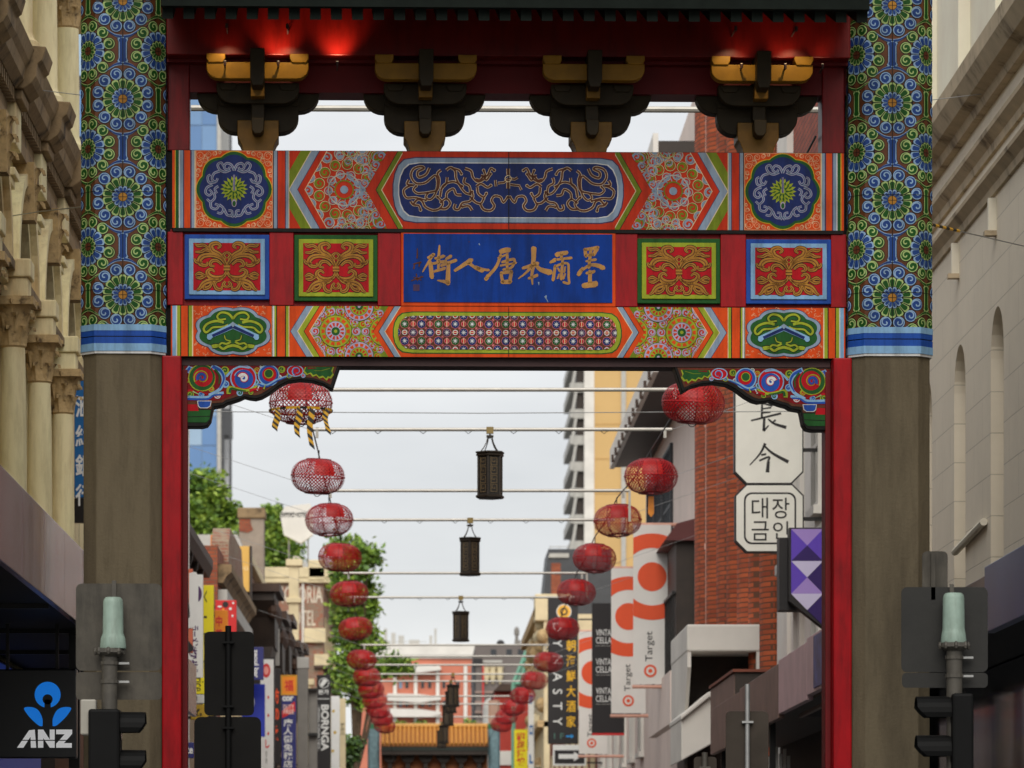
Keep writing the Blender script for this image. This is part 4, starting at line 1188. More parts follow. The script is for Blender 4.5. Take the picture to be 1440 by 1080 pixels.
# ---- bank light box hanging under the canopy
Yz = 38.6
az = empty('hanging_bank_sign', P(50, 1065, Yz), 'black light box with blue three-petal emblem and white letters under the mauve canopy', 'sign')
x0, x1, z0, z1 = PX(-8, Yz), PX(107.5, Yz), PZ(1066, Yz), PZ(941, Yz)
M_sgnblk = mat('sign_black', C(20, 20, 22), 0.3, 0.1)
part(az, 'case', lambda b: b.box(x0, x1, Yz, Yz+.16, z0, z1, M_sgnblk), bevel=.012)
for hx in (x0+.1, x1-.2): part(az, 'hanger', lambda b: b.box(hx, hx+.03, Yz+.06, Yz+.09, z1-.01, 4.15, M_black))
M_anzb = glow_mat('lit_blue', C(20, 120, 220), 0.35); M_litw = glow_mat('lit_white', (.8, .8, .8), 0.25)
pz = Paint(lambda px, py, off: (PX(px, Yz)-az.location.x, -.002-off, PZ(py, Yz)-az.location.z))
cxz = 67
pz.disc(cxz, 977, 18.3, M_anzb, 1, 28)
pz.disc(cxz, 983.5, 7.2, M_sgnblk, 2, 18); pz.rect(cxz-4.4, cxz+4.4, 984, 996, M_sgnblk, 2)
for sx in (-1, 1):
    pts = smoothline([(cxz+sx*7, 1019), (cxz+sx*7.5, 1010), (cxz+sx*13, 999), (cxz+sx*22, 994.5), (cxz+sx*33, 995.5), (cxz+sx*29, 1004), (cxz+sx*21, 1013), (cxz+sx*12, 1020.5), (cxz+sx*7, 1021)], 4)
    pz.poly(pts, M_anzb, 1)
W_ = M_litw
# block letters A N Z with slit through the middle
y0_, y1_ = 1026, 1051.5
for poly in ([(24,1051.5),(41,1027),(49,1026),(51,1051.5),(43.5,1051.5),(43,1036),(33,1051.5)],
             [(53.5,1051.5),(53.5,1026),(61,1026),(70,1040),(70,1026),(77,1026),(77,1051.5),(70,1051.5),(61,1038),(61,1051.5)],
             [(79,1026),(101.5,1026),(101.5,1032),(90,1045),(101,1045),(101,1051.5),(79,1051.5),(79,1046),(91,1032.5),(79,1032.5)]):
    pz.poly(poly, W_, 2)
pz.rect(24, 103, 1040.4, 1041.8, M_sgnblk, 3)
pz.build('emblem_and_lettering', az)
# glowing blue panel added to stand in for a reflection behind
sc_ = empty('blue_reflection_glow', (-4.33, 46, 3.2), 'dim blue glowing panel added as a reflection on the dark shopfront below the mauve canopy', 'reflection')
part(sc_, 'reflection_panel', lambda b: b.box(-4.35, -4.31, 42.6, 47.5, 2.6, 4.0, glow_mat('blue_reflection', C(20, 60, 150), 0.12)))

# ---- blue vertical bank sign beyond the stone building
Ys = 53.5
bs = empty('blue_vertical_sign', P(108, 735, Ys), 'tall blue sign with white Chinese characters beside the stone building', 'sign')
M_sblue = mat('sign_blue', C(0, 96, 160), 0.4, 0.08)
M_swht = mat('sign_white', C(225, 225, 222), 0.45, 0.06)
sx0, sx1 = PX(104.5, Ys), PX(131, Ys)
part(bs, 'panel', lambda b: b.box(sx0, sx1, Ys, Ys+.12, PZ(700, Ys), PZ(534, Ys), M_sblue), bevel=.01)
part(bs, 'base_panel', lambda b: b.box(sx0, sx1, Ys, Ys+.12, PZ(735, Ys), PZ(701, Ys), M_sgnblk))
def lt(b):
    for i, ch in enumerate('滙絲銀行'):
        yy = 570+i*41.5
        put_text(b, ch, PX(106, Ys), PX(129, Ys), PZ(yy+17, Ys), PZ(yy-14, Ys), Ys, M_swht, .02)
part(bs, 'lettering', lt)
part(bs, 'bracket_arm', lambda b: (b.box(-4.65, sx0+.02, Ys+.04, Ys+.09, PZ(560, Ys), PZ(560, Ys)+.05, M_black), b.box(-4.65, sx0+.02, Ys+.04, Ys+.09, PZ(690, Ys), PZ(690, Ys)+.05, M_black)))

# ---- beige rendered building on the right
M_beige = mat('beige_render', C(240, 228, 208, 1.0), 0.85, 0.10, 0.7, bump=0.08, bscale=30)
M_beigel = mat('pale_render', C(232, 224, 206, 1.0), 0.85, 0.1, 0.7, bump=0.05, bscale=30)
M_band = mat('moulding_stone', C(188, 170, 142, 1.0), 0.85, 0.25, 2.0, dirt=C(116, 98, 76))
# coursed render: engraved block joints
def coursed(name, base, w, h):
    m = brick_mat(name, base, tuple(c*.97 for c in base), tuple(c*.74 for c in base), 'x', w, h, 0.006, var=.10)
    return m
M_ashlar = coursed('coursed_render', C(240, 226, 206), 1.3, 0.42)
RO = (5.8, 30.0, 0)
rb = empty('beige_rendered_building', RO, 'beige rendered building with narrow arched niches and three long mouldings', 'building')
NY = [33.2, 36.1, 39.0, 41.9, 44.8, 47.7, 50.6, 53.5]
part(rb, 'wall', lambda b: b.box(6.15, 16, 30, 56, 0, 13, M_beigel))
part(rb, 'shopfront', lambda b: b.box(5.85, 6.15, 30, 56, 0, 4.4, M_darkw))
edges = [30.0] + [(NY[i]+NY[i+1])/2 for i in range(len(NY)-1)] + [56.0]
for i, yn in enumerate(NY):
    a, c_ = edges[i], edges[i+1]
    r_ = .47
    pts = [(a, 4.4), (yn-r_, 4.4), (yn-r_, 7.05)] + [(yn-r_*cos(pi*k/12), 7.05+r_*sin(pi*k/12)) for k in range(1, 12)] + [(yn+r_, 7.05), (yn+r_, 4.4), (c_, 4.4), (c_, 9.75), (a, 9.75)]
    part(rb, 'niche_wall', lambda b: b.prism(pts, 5.8, 6.15, 'x', M_ashlar))
    def vent(b):
        b.box(5.72, 5.81, yn+.05, yn+.13, 8.28, 8.62, M_beigel); b.box(5.68, 5.81, yn+.03, yn+.15, 8.24, 8.29, M_band)
    part(rb, 'wall_bracket', vent)
for z0_, z1_, pr, nm in ((9.70, 10.06, .30, 'main_cornice'), (9.17, 9.32, .12, 'moulding_band'), (8.74, 8.88, .12, 'moulding_band')):
    def bd(b):
        b.prism([(5.86, z0_-.10), (5.8-pr*.25, z0_-.08), (5.8-pr*.35, z0_), (5.8-pr*.7, z0_+.04), (5.8-pr, z0_+(z1_-z0_)*.5), (5.8-pr*1.05, z1_-.03), (5.86, z1_+.02)], 30, 56.0, 'y', M_band)
    part(rb, nm, bd)
part(rb, 'upper_wall', lambda b: b.box(5.95, 6.16, 30, 56, 9.8, 12.6, M_beige))
for k in range(9):
    part(rb, 'pilaster', lambda b: b.box(5.82, 6.0, 30.6+k*2.9, 32.0+k*2.9, 10.05, 12.5, M_beige), bevel=.01)
part(rb, 'conduit', lambda b: b.tube([(5.76, 42.6, 5.42), (5.76, 44.9, 5.30)], .04, M_beigel, 8), smooth=True)
# right canopy
M_bluep = mat('navy_fascia', C(28, 52, 100), 0.3, 0.15, 1.0)
M_brownp = mat('brown_fascia', C(122, 104, 94), 0.5, 0.2, 1.0)
rc = empty('shop_canopy', (4.9, 30, 3.85), 'shop canopy with dark navy fascia below the beige rendered wall', 'canopy')
part(rc, 'soffit', lambda b: b.box(4.94, 5.9, 30, 54, 3.92, 4.36, M_darkw))
part(rc, 'fascia_panel', lambda b: b.box(4.86, 4.95, 30, 35.9, 3.86, 4.43, M_bluep), bevel=.008)
for i in range(4): part(rc, 'fascia_panel', lambda b: b.box(4.9, 4.95, 35.9+i*4.5+.01, 40.4+i*4.5, 3.9, 4.38, M_brownp), bevel=.008)
part(rc, 'shop_blind', lambda b: b.box(5.78, 5.84, 30.5, 54, 0.3, 3.9, M_glassd))
for i in range(3): part(rc, 'canopy_post', lambda b: b.box(5.0, 5.1, 31+i*8, 31.1+i*8, 0.12, 3.94, M_black))

# ---- wires tied to the gate columns
def wire(name, pts, r, label, group=None, m=None):
    o = MB(off=pts[0]).tube(pts, r, m or M_steel, 5).build(name); return tag(o, label, 'wire', group)
wire('tie_wire', [P(-12, 308, 43.0), P(60, 297, 40.0), (GX+gx(120), 36.16, gz(286))], .006, 'thin grey wire running from the stone building to the gate column')
a_, b_ = Vector((GX+gx(1300), 36.25, gz(306))), Vector(P(1452, 349, 38.5))
w2 = wire('tie_wire', [tuple(a_), tuple(a_.lerp(b_, .5)), tuple(b_), (5.82, b_.y+.3, b_.z)], .006, 'thin wire wrapped in hazard tape from gate column to beige wall')
M_tapey = mat('tape_yellow', C(222, 168, 30), 0.5, 0.08); M_tapek = mat('tape_black', C(24, 24, 24), 0.5, 0.08)
def tapew(b):
    n = 10
    for i in range(n):
        p, q = a_.lerp(b_, .03+.30*i/n), a_.lerp(b_, .03+.30*(i+.95)/n)
        b.tube([tuple(p), tuple(q)], .014, M_tapey if i % 2 else M_tapek, 5)
sub(w2, tuple(a_), 'hazard_tape', tapew)

# ------------------------------------------------------------------ traffic signals
M_plate = mat('grey_sign_back', C(72, 67, 58, .85), 0.65, 0.3, 5, grime=.4, bump=0.05, metal=0.3)
M_plated = mat('dark_sign_back', C(28, 27, 24), 0.7, 0.3, 4, bump=0.05, metal=0.2)
M_cap = mat('pale_green_cap', C(132, 152, 140, .9), 0.55, 0.15, 6, grime=.35)
M_post = mat('signal_post', C(66, 62, 55), 0.6, 0.3, 8, metal=0.2)
M_pblk = mat('signal_black', C(9, 9, 9), 0.6, 0.2, 6, spec=0.12)
def signal(label, Y, cx, plate, plate2, cap, collar_y, side, heads, plm):
    X = PX(cx, Y)
    r = empty('traffic_signal', (X, Y, 0.12), label, 'traffic signal', 'traffic signals in front of the gate')
    part(r, 'post', lambda b: b.lathe(X, Y, [(.09, .1), (.09, .25), (.057, .27), (.057, PZ(collar_y+6, Y))], M_post, 16), smooth=True)
    def plates(q):
        pts = [(PX(x, Y), PZ(y, Y)) for x, y in rrect(q[0], q[1], q[2], q[3], q[4], 4)]
        return lambda b: b.prism(pts, Y+.11, Y+.118, 'y', plm)
    part(r, 'sign_plate', plates(plate)); part(r, 'sign_plate', plates(plate2))
    part(r, 'plate_strap', lambda b: b.box(PX(cap[0]-3, Y), PX(cap[0]+3, Y), Y+.095, Y+.112, PZ(plate2[3], Y), PZ(plate[2]-4, Y), M_post))
    for yy in (collar_y+18, collar_y+44):
        part(r, 'clamp', lambda b: (b.lathe(X, Y, [(.066, PZ(yy+3, Y)), (.066, PZ(yy-2, Y))], M_post, 12), b.box(X-.02, X+.14, Y+.02, Y+.06, PZ(yy+2, Y), PZ(yy-1, Y), M_steel), b.box(X-.02, X+.02, Y, Y+.1, PZ(yy+2, Y), PZ(yy-1, Y), M_steel)))
    # ribbed collar and pale cap
    def collar(b):
        b.lathe(X, Y, [(.07, PZ(collar_y+9, Y)), (.105, PZ(collar_y+4, Y)), (.1, PZ(collar_y-2, Y))], M_post, 14)
        for i in range(8):
            a = 2*pi*i/8; b.ball((X+.1*cos(a), Y+.1*sin(a), PZ(collar_y+2, Y)), .016, .016, .03, M_post, 6, 4)
    part(r, 'collar', collar)
    cxx = PX(cap[0], Y)
    w0, w1 = cap[3]/2*Y/F, cap[4]/2*Y/F
    zt_, zb_ = PZ(cap[1], Y), PZ(cap[2], Y)
    hh = zt_-zb_
    part(r, 'finial_cap', lambda b: b.lathe(cxx, Y, [(w1*.98, zb_), (w1*1.0, zb_+hh*.04), (w1*.93, zb_+hh*.2), (w1*.9, zb_+hh*.22), (w0*1.04, zb_+hh*.3), (w0, zb_+hh*.9), (w0*.93, zb_+hh*.96), (w0*.75, zt_)], M_cap, 24), smooth=True)
    for (bx0, bx1, by0, by1, vx, vb, vt) in heads:
        hd = part(r, 'signal_head', lambda b: b.box(PX(bx0, Y), PX(bx1, Y), Y-.14, Y+.14, PZ(by1, Y), PZ(by0, Y), M_pblk), bevel=.02)
        off = tuple(r.location)
        # three lamps; the visors point sideways along the cross street
        hgt = (by1-by0)/3.0
        for i in range(3):
            za, zb2 = PZ(by0+hgt*i+3, Y), PZ(by0+hgt*(i+.86), Y)
            xa = PX(bx1 if side > 0 else bx0, Y); xt = PX(vx, Y)
            rad = (za-zb2)/2; zc = (za+zb2)/2
            n = 12; vs, fs = [], []
            for j in range(n+1):
                a = -pi*.12 + pi*1.24*j/n
                c_, s_ = cos(a), sin(a)
                ln = .35+.65*(s_*.5+.5)
                vs += [(xa-side*.01, Y+rad*c_, zc+rad*s_), (xa+(xt-xa)*(1.0 if s_ > .2 else .72+.28*(s_+.37)/.57), Y+rad*c_*.98, zc+rad*s_*.98)]
            for j in range(n): fs.append((2*j, 2*j+1, 2*j+3, 2*j+2))
            sub(hd, off, 'visor', lambda b: b.add(vs, fs, M_pblk))
            sub(hd, off, 'lens', lambda b: b.add([(xa+side*.006, Y+rad*.85*cos(2*pi*q/14), zc+rad*.85*sin(2*pi*q/14)) for q in range(14)], [list(range(14))], mat('signal_lens', (.02, .02, .02), .2, 0)))
        part(r, 'mounting_arm', lambda b: b.box(min(PX(bx0, Y), X)+.005, max(PX(bx1, Y), X)-.005, Y-.03, Y+.03, PZ(by0+12, Y), PZ(by0+4, Y), M_pblk))
    return r
s1 = signal('signal post with light grey sign backs and pale cap in front of ANZ side column', 30.0, 154, (105, 226, 819, 942, 8), (105, 226, 944, 983, 6), (159, 840, 912, 28, 37), 914, 1, [(126, 170, 998, 1158, 205, 0, 0)], M_plate)
s1['label'] = 'traffic signal with light grey sign backs and pale green cap near the bank sign'
part(s1, 'relay_box', lambda b: b.box(PX(114, 30), PX(136, 30), 29.93, 30.07, PZ(1034, 30), PZ(984, 30), mat('relay_grey', C(140, 136, 126), .5, .15)), bevel=.012)
s2 = signal('traffic signal with blackish sign backs and pale cap below the beige building', 30.0, 1342, (1270, 1392, 824, 944, 8), (1271, 1392, 945, 966, 6), (1341, 834, 904, 30, 36), 906, -1, [(1336, 1366, 976, 1140, 1288, 0, 0)], M_plated)
s2['label'] = 'traffic signal with blackish sign backs and pale green cap near the navy fascia'
part(s2, 'rear_plate', lambda b: b.prism([(PX(x, 30), PZ(y, 30)) for x, y in rrect(1300, 1336, 773, 840, 7, 4)], 30.13, 30.14, 'y', M_plate))
part(s2, 'rear_plate_strap', lambda b: b.box(PX(1312, 30), PX(1318, 30), 30.11, 30.132, PZ(842, 30), PZ(776, 30), M_plate))

def board_post(label, Y, px, top, boards, m, pm):
    X = PX(px, Y)
    r = empty('signal_post', (X, Y, 0.12), label, 'sign post')
    part(r, 'post', lambda b: b.lathe(X, Y, [(.06, .1), (.06, .2), (.02 if pm is M_steel else .024, .22), (.02 if pm is M_steel else .024, PZ(top, Y))], pm, 12), smooth=True)
    for q in boards:
        pts = [(PX(x, Y), PZ(y, Y)) for x, y in rrect(*q, 4)]
        part(r, 'target_board', lambda b: b.prism(pts, Y+.02, Y+.035, 'y', m))
        for yy in (q[2]+14, q[3]-14):
            part(r, 'clamp', lambda b: b.box(X-.045, X+.045, Y-.03, Y+.026, PZ(yy+3, Y), PZ(yy, Y), pm))
    return r
M_bback = mat('shaded_board_back', C(16, 15, 14), 0.8, 0.2, 3, spec=0.15)  # rear side of the boards: its shade is put into this colour
M_bgrey = mat('grey_board_back', C(56, 50, 44), 0.8, 0.2, 3, spec=0.15)
board_post('post with two stacked shade-darkened boards standing before the left shop signs', 33.0, 321, 880, [(287, 357, 888, 1006, 7), (273, 367, 1008, 1170, 9)], M_bback, M_pblk)
board_post('thin steel post with one grey rounded board before the brown awnings', 33.0, 1051, 962, [(1021, 1081, 1000, 1130, 7)], M_bgrey, M_steel)
board_post('short slim grey post with a small dark board before the white balcony', 33.0, 991, 1058, [(976, 1008, 1064, 1140, 5)], M_bgrey, M_post)
# ------------------------------------------------------------------ lanterns, bars and cables over the street
M_lred = mat('lantern_red_cane', C(176, 16, 26, 1.0), 0.4, 0.3, 14, spec=0.4)
M_lrib = mat('lantern_rib', C(120, 14, 24), 0.4, 0.2, 8)
M_lin = mat('lantern_highlight', C(196, 44, 32), 0.5, 0.2, 6)  # painted highlight for the lantern front, brighter than the cane
RL, HL = .40, .245
def prof(t):   # t in -1..1 -> radius, height
    a = t*radians(74)
    return RL*(abs(cos(a))**.62), HL*sin(a)/sin(radians(74))
def weave(b, n=44, seg=14, w=.0140, tw=radians(100)):
    for d in (-1, 1):
        for i in range(n):
            vs, fs = [], []
            for j in range(seg+1):
                t = -1+2*j/seg
                r, z = prof(t)
                th = 2*pi*i/n + d*tw*j/seg
                dw = w/2/max(r, .1)
                rr = r + .004*d
                for s_ in (-1, 1):
                    vs.append((rr*cos(th+s_*dw), rr*sin(th+s_*dw), z))
            for j in range(seg): fs.append((2*j, 2*j+1, 2*j+3, 2*j+2))
            b.add(vs, fs, M_lred)
def make_lantern():
    r = bpy.data.objects.new('woven_lantern', None); COL.objects.link(r); r.empty_display_size = .2
    b = MB(); weave(b); tag(b.build('cane_weave', r), kind='stuff')
    for i in range(8):
        a = 2*pi*i/8+.2
        b = MB(); b.tube([((prof(t)[0]-.008)*cos(a), (prof(t)[0]-.008)*sin(a), prof(t)[1]) for t in [-1+2*k/10 for k in range(11)]], .007, M_lrib, 5); b.build('rib', r)
    r0, z0 = prof(1)
    for z in (-HL, HL):
        b = MB(); b.tube([(r0*cos(2*pi*k/24), r0*sin(2*pi*k/24), z) for k in range(25)], .013, M_lrib, 6); b.build('rim', r)
    b = MB(); b.tube([(RL*cos(2*pi*k/28), RL*sin(2*pi*k/28), 0) for k in range(29)], .007, M_lred, 5); b.build('waist_band', r)
    b = MB(); vs, fs = [], []
    for i in range(6):
        for j in range(7):
            th = -pi/2-.42+.84*i/5; q, z = prof(.02+.9*j/6); vs.append(((q-.016)*cos(th), (q-.016)*sin(th), z))
    for i in range(5):
        for j in range(6): fs.append((i*7+j, (i+1)*7+j, (i+1)*7+j+1, i*7+j+1))
    b.add(vs, fs, M_lin); b.build('highlight_panel', r, smooth=True)
    b = MB(); b.box(-r0, r0, -.008, .008, HL-.008, HL+.008, M_lrib); b.box(-.008, .008, -r0, r0, HL-.006, HL+.01, M_lrib); b.tube([(0, 0, HL), (0, 0, HL+.14)], .008, M_black, 5); b.build('hanger', r)
    b = MB(); b.tube([(.05*cos(pi+pi*k/8), 0, -HL+.05*sin(pi+pi*k/8)) for k in range(9)], .006, M_black, 5); b.tube([(-.05, 0, -HL), (-r0, 0, -HL)], .006, M_black, 4); b.tube([(.05, 0, -HL), (r0, 0, -HL)], .006, M_black, 4); b.build('lower_loop', r)
    return r
LZ = 6.2 + CAMZ
CZ = LZ + HL + .14
left_px = [(423, 567), (447, 670), (463, 731), (478, 784), (491, 835), (500, 884), (508.5, 928), (516, 952), (522, 970), (527, 985), (532, 999), (537, 1010), (541, 1021)]
right_px = [(975, 567), (915.5, 670), (868.5, 732), (836, 785), (810.5, 833), (791, 884), (771, 931), (751, 957), (735, 978), (722, 995), (712, 1008), (705, 1019)]
lant = make_lantern()
first = True
YL = {}
for side, lst in (('left', left_px), ('right', right_px)):
    for i, (px, py) in enumerate(lst):
        Y = F*6.2/(HY-py)
        if first: o = lant; first = False
        else: o = copy_tree(lant)
        o.location = (PX(px, Y), Y, LZ)
        o.rotation_euler = (radians(random.uniform(-3, 3)), radians(random.uniform(-5, 5)), random.uniform(-.35, .35))
        YL.setdefault(side, []).append((PX(px, Y), Y))
        if side == 'left' and i == 0:
            tag(o, 'red woven cane lantern trailing yellow and black hazard tape', 'lantern', 'red woven lanterns over the street'); taped = o
        elif side == 'right' and i == 1:
            tag(o, 'red woven cane lantern with an orange tag hanging below it', 'lantern', 'red woven lanterns over the street'); tagged = o
        elif side == 'left':
            tag(o, 'red woven cane lantern on the cable beside the shop-sign side of the street', 'lantern', 'red woven lanterns over the street')
        else:
            tag(o, 'red woven cane lantern on the cable beside the banner side of the street', 'lantern', 'red woven lanterns over the street')
# hazard tape streamers
taped.rotation_euler = (0, 0, 0); tagged.rotation_euler = (0, 0, 0)
for i, (ox, z0_, ln) in enumerate(((-.30, -.10, .26), (-.02, -.12, .34), (.14, -.12, .48), (.33, -.10, .30))):
    b = MB()
    yy = -sqrt(max(.01, .40**2-ox**2))-.012
    n = 9
    for k in range(n):
        za, zb_ = z0_-ln*k/n, z0_-ln*(k+1)/n
        wx = lambda t: .02*sin(t*5+i)
        b.add([(ox+wx(k/n)-.035, yy, za+.03), (ox+wx(k/n)+.035, yy, za-.03), (ox+wx((k+1)/n)+.035, yy, zb_-.03), (ox+wx((k+1)/n)-.035, yy, zb_+.03)], [(0, 1, 2, 3)], M_tapey if k % 2 else M_tapek)
    b.build('hazard_tape', taped)
b = MB()
for k in range(28):
    a = 2*pi*k/28; a2 = 2*pi*(k+1)/28
    b.add([(.405*cos(a), .405*sin(a), -.085), (.405*cos(a2), .405*sin(a2), -.085), (.40*cos(a2), .40*sin(a2), -.115), (.40*cos(a), .40*sin(a), -.115)], [(0, 1, 2, 3)], M_tapey if k % 3 else M_tapek)
b.build('hazard_tape', taped)
b = MB(); b.prism([(-.04, -HL-.05), (.04, -HL-.05), (.045, -HL-.3), (0, -HL-.36), (-.045, -HL-.3)], -.01, .01, 'y', mat('orange_tag', C(214, 130, 30), .5, .2, 8)); b.tube([(0, 0, -HL), (0, 0, -HL-.06)], .006, M_black, 4); b.build('hanging_tag', tagged)

M_cable = mat('cable_black', C(30, 28, 28), 0.6, 0.1)
for nm, lst, lab in (('lantern_cable', YL['left'], 'black cable carrying the lanterns beside the shop-sign side'), ('lantern_cable', YL['right'], 'black cable carrying the lanterns beside the banner side')):
    pts = [(lst[0][0], 36.3, CZ+.02)]
    for i, (x, y) in enumerate(lst):
        if i:
            px_, py_ = lst[i-1]; pts.append(((x+px_)/2, (y+py_)/2, CZ-.06))
        pts.append((x, y, CZ))
    pts.append((lst[-1][0], 228, CZ+.1))
    tag(MB(off=pts[0]).tube(pts, .011, M_cable, 5).build(nm), lab, 'cable')

# cross bars
M_bar = mat('bar_steel', C(176, 172, 164), 0.4, 0.12, 4, metal=0.3)
BZ = 6.6
bars = [(548, 392, 960), (604, 470, 945), (690, 470, 854), (731, 478, 842), (806, 494, 800), (840, 505, 800), (907, 520, 765), (923, 525, 748), (935, 528, 740), (948, 532, 733), (958, 536, 728), (979, 543, 720), (990, 546, 712), (1008, 551, 702)]
M_cabw = mat('stay_wire', C(150, 150, 150), 0.4, 0.1)
for i, (py, a, b_) in enumerate(bars):
    Y = F*BZ/(HY-py); z = CAMZ+BZ
    xa, xb = -1.62 if i else -1.55, 3.52
    xa = min(PX(a, Y), -1.55); xb = max(PX(b_, Y), 3.42)
    r = empty('cross_bar', (xa, Y, z), 'slim steel bar with a black box lantern hanging from its middle' if i in (1, 3, 5, 9, 10, 11, 13) else 'bare slim steel bar across the street without a lantern', 'bar', 'steel bars across the street')
    part(r, 'bar', lambda b: b.tube([(xa, Y, z), (xb, Y, z)], .026, M_bar, 8), smooth=True)
    part(r, 'stay_wire', lambda b: b.tube([(xa, Y, z), (-4.28, Y+1.2, z+1.0)], .0035, M_cabw, 4))
    part(r, 'stay_wire', lambda b: b.tube([(xb, Y, z), (5.82, Y+1.0, z+.9)], .0035, M_cabw, 4))
    for xx in (xa+.1, xb-.1):
        part(r, 'cable_clip', lambda b: b.box(xx-.02, xx+.02, Y-.02, Y+.02, z-.12, z+.03, M_bar))
    if i in (1, 3, 5):
        for k in range(8):
            x = xa+(xb-xa)*(k+.5)/8
            part(r, 'wire_hook', lambda b: b.tube([(x-.05, Y, z-.02), (x, Y, z-.06), (x+.05, Y, z-.02)], .005, M_black, 4))
    if i == 2 or i == 4:
        part(r, 'drop_arm', lambda b: b.box(xb-.02, xb+.02, Y-.02, Y+.02, z-.5, z, M_bar))
yb_, zb_ = 42.0, 1.6+1108*42/F
r = empty('cross_bar', (-2.3, yb_, zb_), 'steel bar seen through the brackets just behind the gate', 'bar')
part(r, 'bar', lambda b: b.tube([(-2.3, yb_, zb_), (4.3, yb_, zb_-.02)], .032, M_bar, 8), smooth=True)
part(r, 'stay_wire', lambda b: b.tube([(-2.3, yb_, zb_), (-4.1, yb_+.2, zb_+.25)], .004, M_cabw, 4)); part(r, 'stay_wire', lambda b: b.tube([(4.3, yb_, zb_-.02), (5.85, yb_+.2, zb_+.2)], .004, M_cabw, 4))
wire('span_wire', [(-4.3, 56, PZ(578, 56)), (.8, 56, PZ(579, 56)-.02), (5.85, 56, PZ(578, 56))], .006, 'thin grey wire stretched level across the street behind the gate')
wire('span_wire', [P(292, 592, 70), P(350, 622, 74), P(426, 655, 70)], .006, 'thin wire slanting from the glass tower side down to the lantern string') if False else None

# black hanging lanterns
M_blan = mat('lantern_bronze', C(46, 38, 30), 0.45, 0.25, 8, metal=0.3)
M_bpan = mat('lantern_panel', C(30, 27, 24), 0.5, 0.2, 8)
M_bkey = mat('lantern_fret', C(112, 94, 66), 0.45, 0.2, 8)
def make_black():
    r = bpy.data.objects.new('box_lantern', None); COL.objects.link(r)
    R_, h0, h1 = .185, -.98, -.33
    n = 6
    b = MB()
    b.lathe(0, 0, [(R_*1.02, h0), (R_*1.16, h0+.015), (R_*1.16, h0+.04), (R_, h0+.055)], M_blan, n, .35)
    b.build('base_rim', r)
    b = MB(); b.lathe(0, 0, [(R_, h1-.06), (R_*1.14, h1-.045), (R_*1.14, h1-.025), (R_*1.04, h1-.02), (R_*1.18, h1-.008), (R_*1.18, h1+.012), (R_*.9, h1+.02)], M_blan, n, .35); b.build('top_rim', r)
    b = MB(); b.lathe(0, 0, [(R_*.93, h0+.05), (R_*.93, h1-.055)], M_bpan, n, .35); b.build('body', r)
    for i in range(n):
        a = 2*pi*i/n+.35
        b = MB(); b.tube([(R_*.97*cos(a), R_*.97*sin(a), h0+.03), (R_*.97*cos(a), R_*.97*sin(a), h1-.03)], .013, M_blan, 5); b.build('corner_post', r)
        am = a+pi/n
        ux, uy = -sin(am), cos(am)
        rr = R_*.93*cos(pi/n)+.006
        p = Paint(lambda px, py, off: (rr*cos(am)+ux*px+cos(am)*off, rr*sin(am)+uy*px+sin(am)*off, py))
        zc = (h0+h1)/2
        for k in range(4):
            zz = h0+.09+k*.125
            for q in ([(-.045, 0), (.045, 0), (.045, .1), (-.025, .1), (-.025, .045), (.015, .045), (.015, .065)], [(-.045, 0), (-.045, .118)]):
                p.ribbon([(x, zz+z) for x, z in q], .009, M_bkey, 1)
        p.build('fret_panel', r)
    b = MB()
    for i in range(4):
        a = 2*pi*i/4+.6
        b.tube([(.17*cos(a)*k_, .17*sin(a)*k_, z_) for k_, z_ in ((1, h1), (.62, h1+.07), (.34, h1+.15), (.18, h1+.25))], .008, M_blan, 5)
    b.tube([(0, 0, h1+.2), (0, 0, -.02)], .012, M_black, 5); b.box(-.05, .05, -.05, .05, h1+.22, h1+.245, M_blan)
    b.build('hanger', r)
    b = MB(); b.box(-.05, .05, -.035, .035, -.06, .035, mat('brass_clamp', C(130, 110, 60), .4, .2)); b.build('clamp', r)
    return r
bl = make_black()
for i, (px, py) in enumerate(((689, 604), (661, 731), (648, 840), (637, 948), (634, 958), (630, 979), (624, 1008), (621, 1016))):
    Y = F*BZ/(HY-py)
    o = bl if i == 0 else copy_tree(bl)
    o.location = (PX(px, Y), Y, CAMZ+BZ)
    o.rotation_euler = (0, 0, (.0, .15, .1, .3, .2, .4, .1, .3)[i])
    tag(o, 'black six-sided metal lantern hanging from a street bar', 'lantern', 'black box lanterns over the middle of the street')
# ------------------------------------------------------------------ street behind the gate
def plain(name, r, g, b, rough=.6, var=.1, scale=2.0, **k): return mat(name, C(r, g, b), rough, var, scale, **k)
M_redbr = brick_mat('red_brick', C(176, 92, 58), C(150, 70, 46), C(120, 92, 74), 'b')
M_brbr = brick_mat('shaded_recess_brick', C(112, 66, 44), C(86, 50, 36), C(76, 58, 46), 'x')  # wall between the ribs: recess shade is put into the brick colour
M_brbr2 = brick_mat('upper_red_brick', C(176, 84, 58), C(146, 66, 48), C(90, 62, 50), 'b', .30, .10)
M_oldbr = brick_mat('weathered_brick', C(150, 98, 76), C(122, 84, 68), C(150, 136, 116), 'b', stain=C(150, 134, 112))
M_hotel = brick_mat('painted_brick', C(150, 108, 88), C(138, 120, 100), C(140, 128, 112), 'b', .3, .1, stain=C(156, 96, 74))
M_cream = plain('cream_render', 214, 198, 160, .8, .15, 1.0, bump=.1)
M_white = plain('white_render', 222, 218, 210, .8, .1, .6)
M_pinkr = plain('pinkish_render', 222, 206, 196, .8, .1, .6)
M_tan = plain('tan_render', 206, 170, 112, .8, .08, .1)
M_choc = plain('chocolate_timber', 66, 46, 34, .6, .25, 3)
M_dkb = plain('dark_brown', 48, 38, 31, .6, .25, 3)
M_grey = plain('mid_grey', 128, 124, 118, .6, .12, 2)
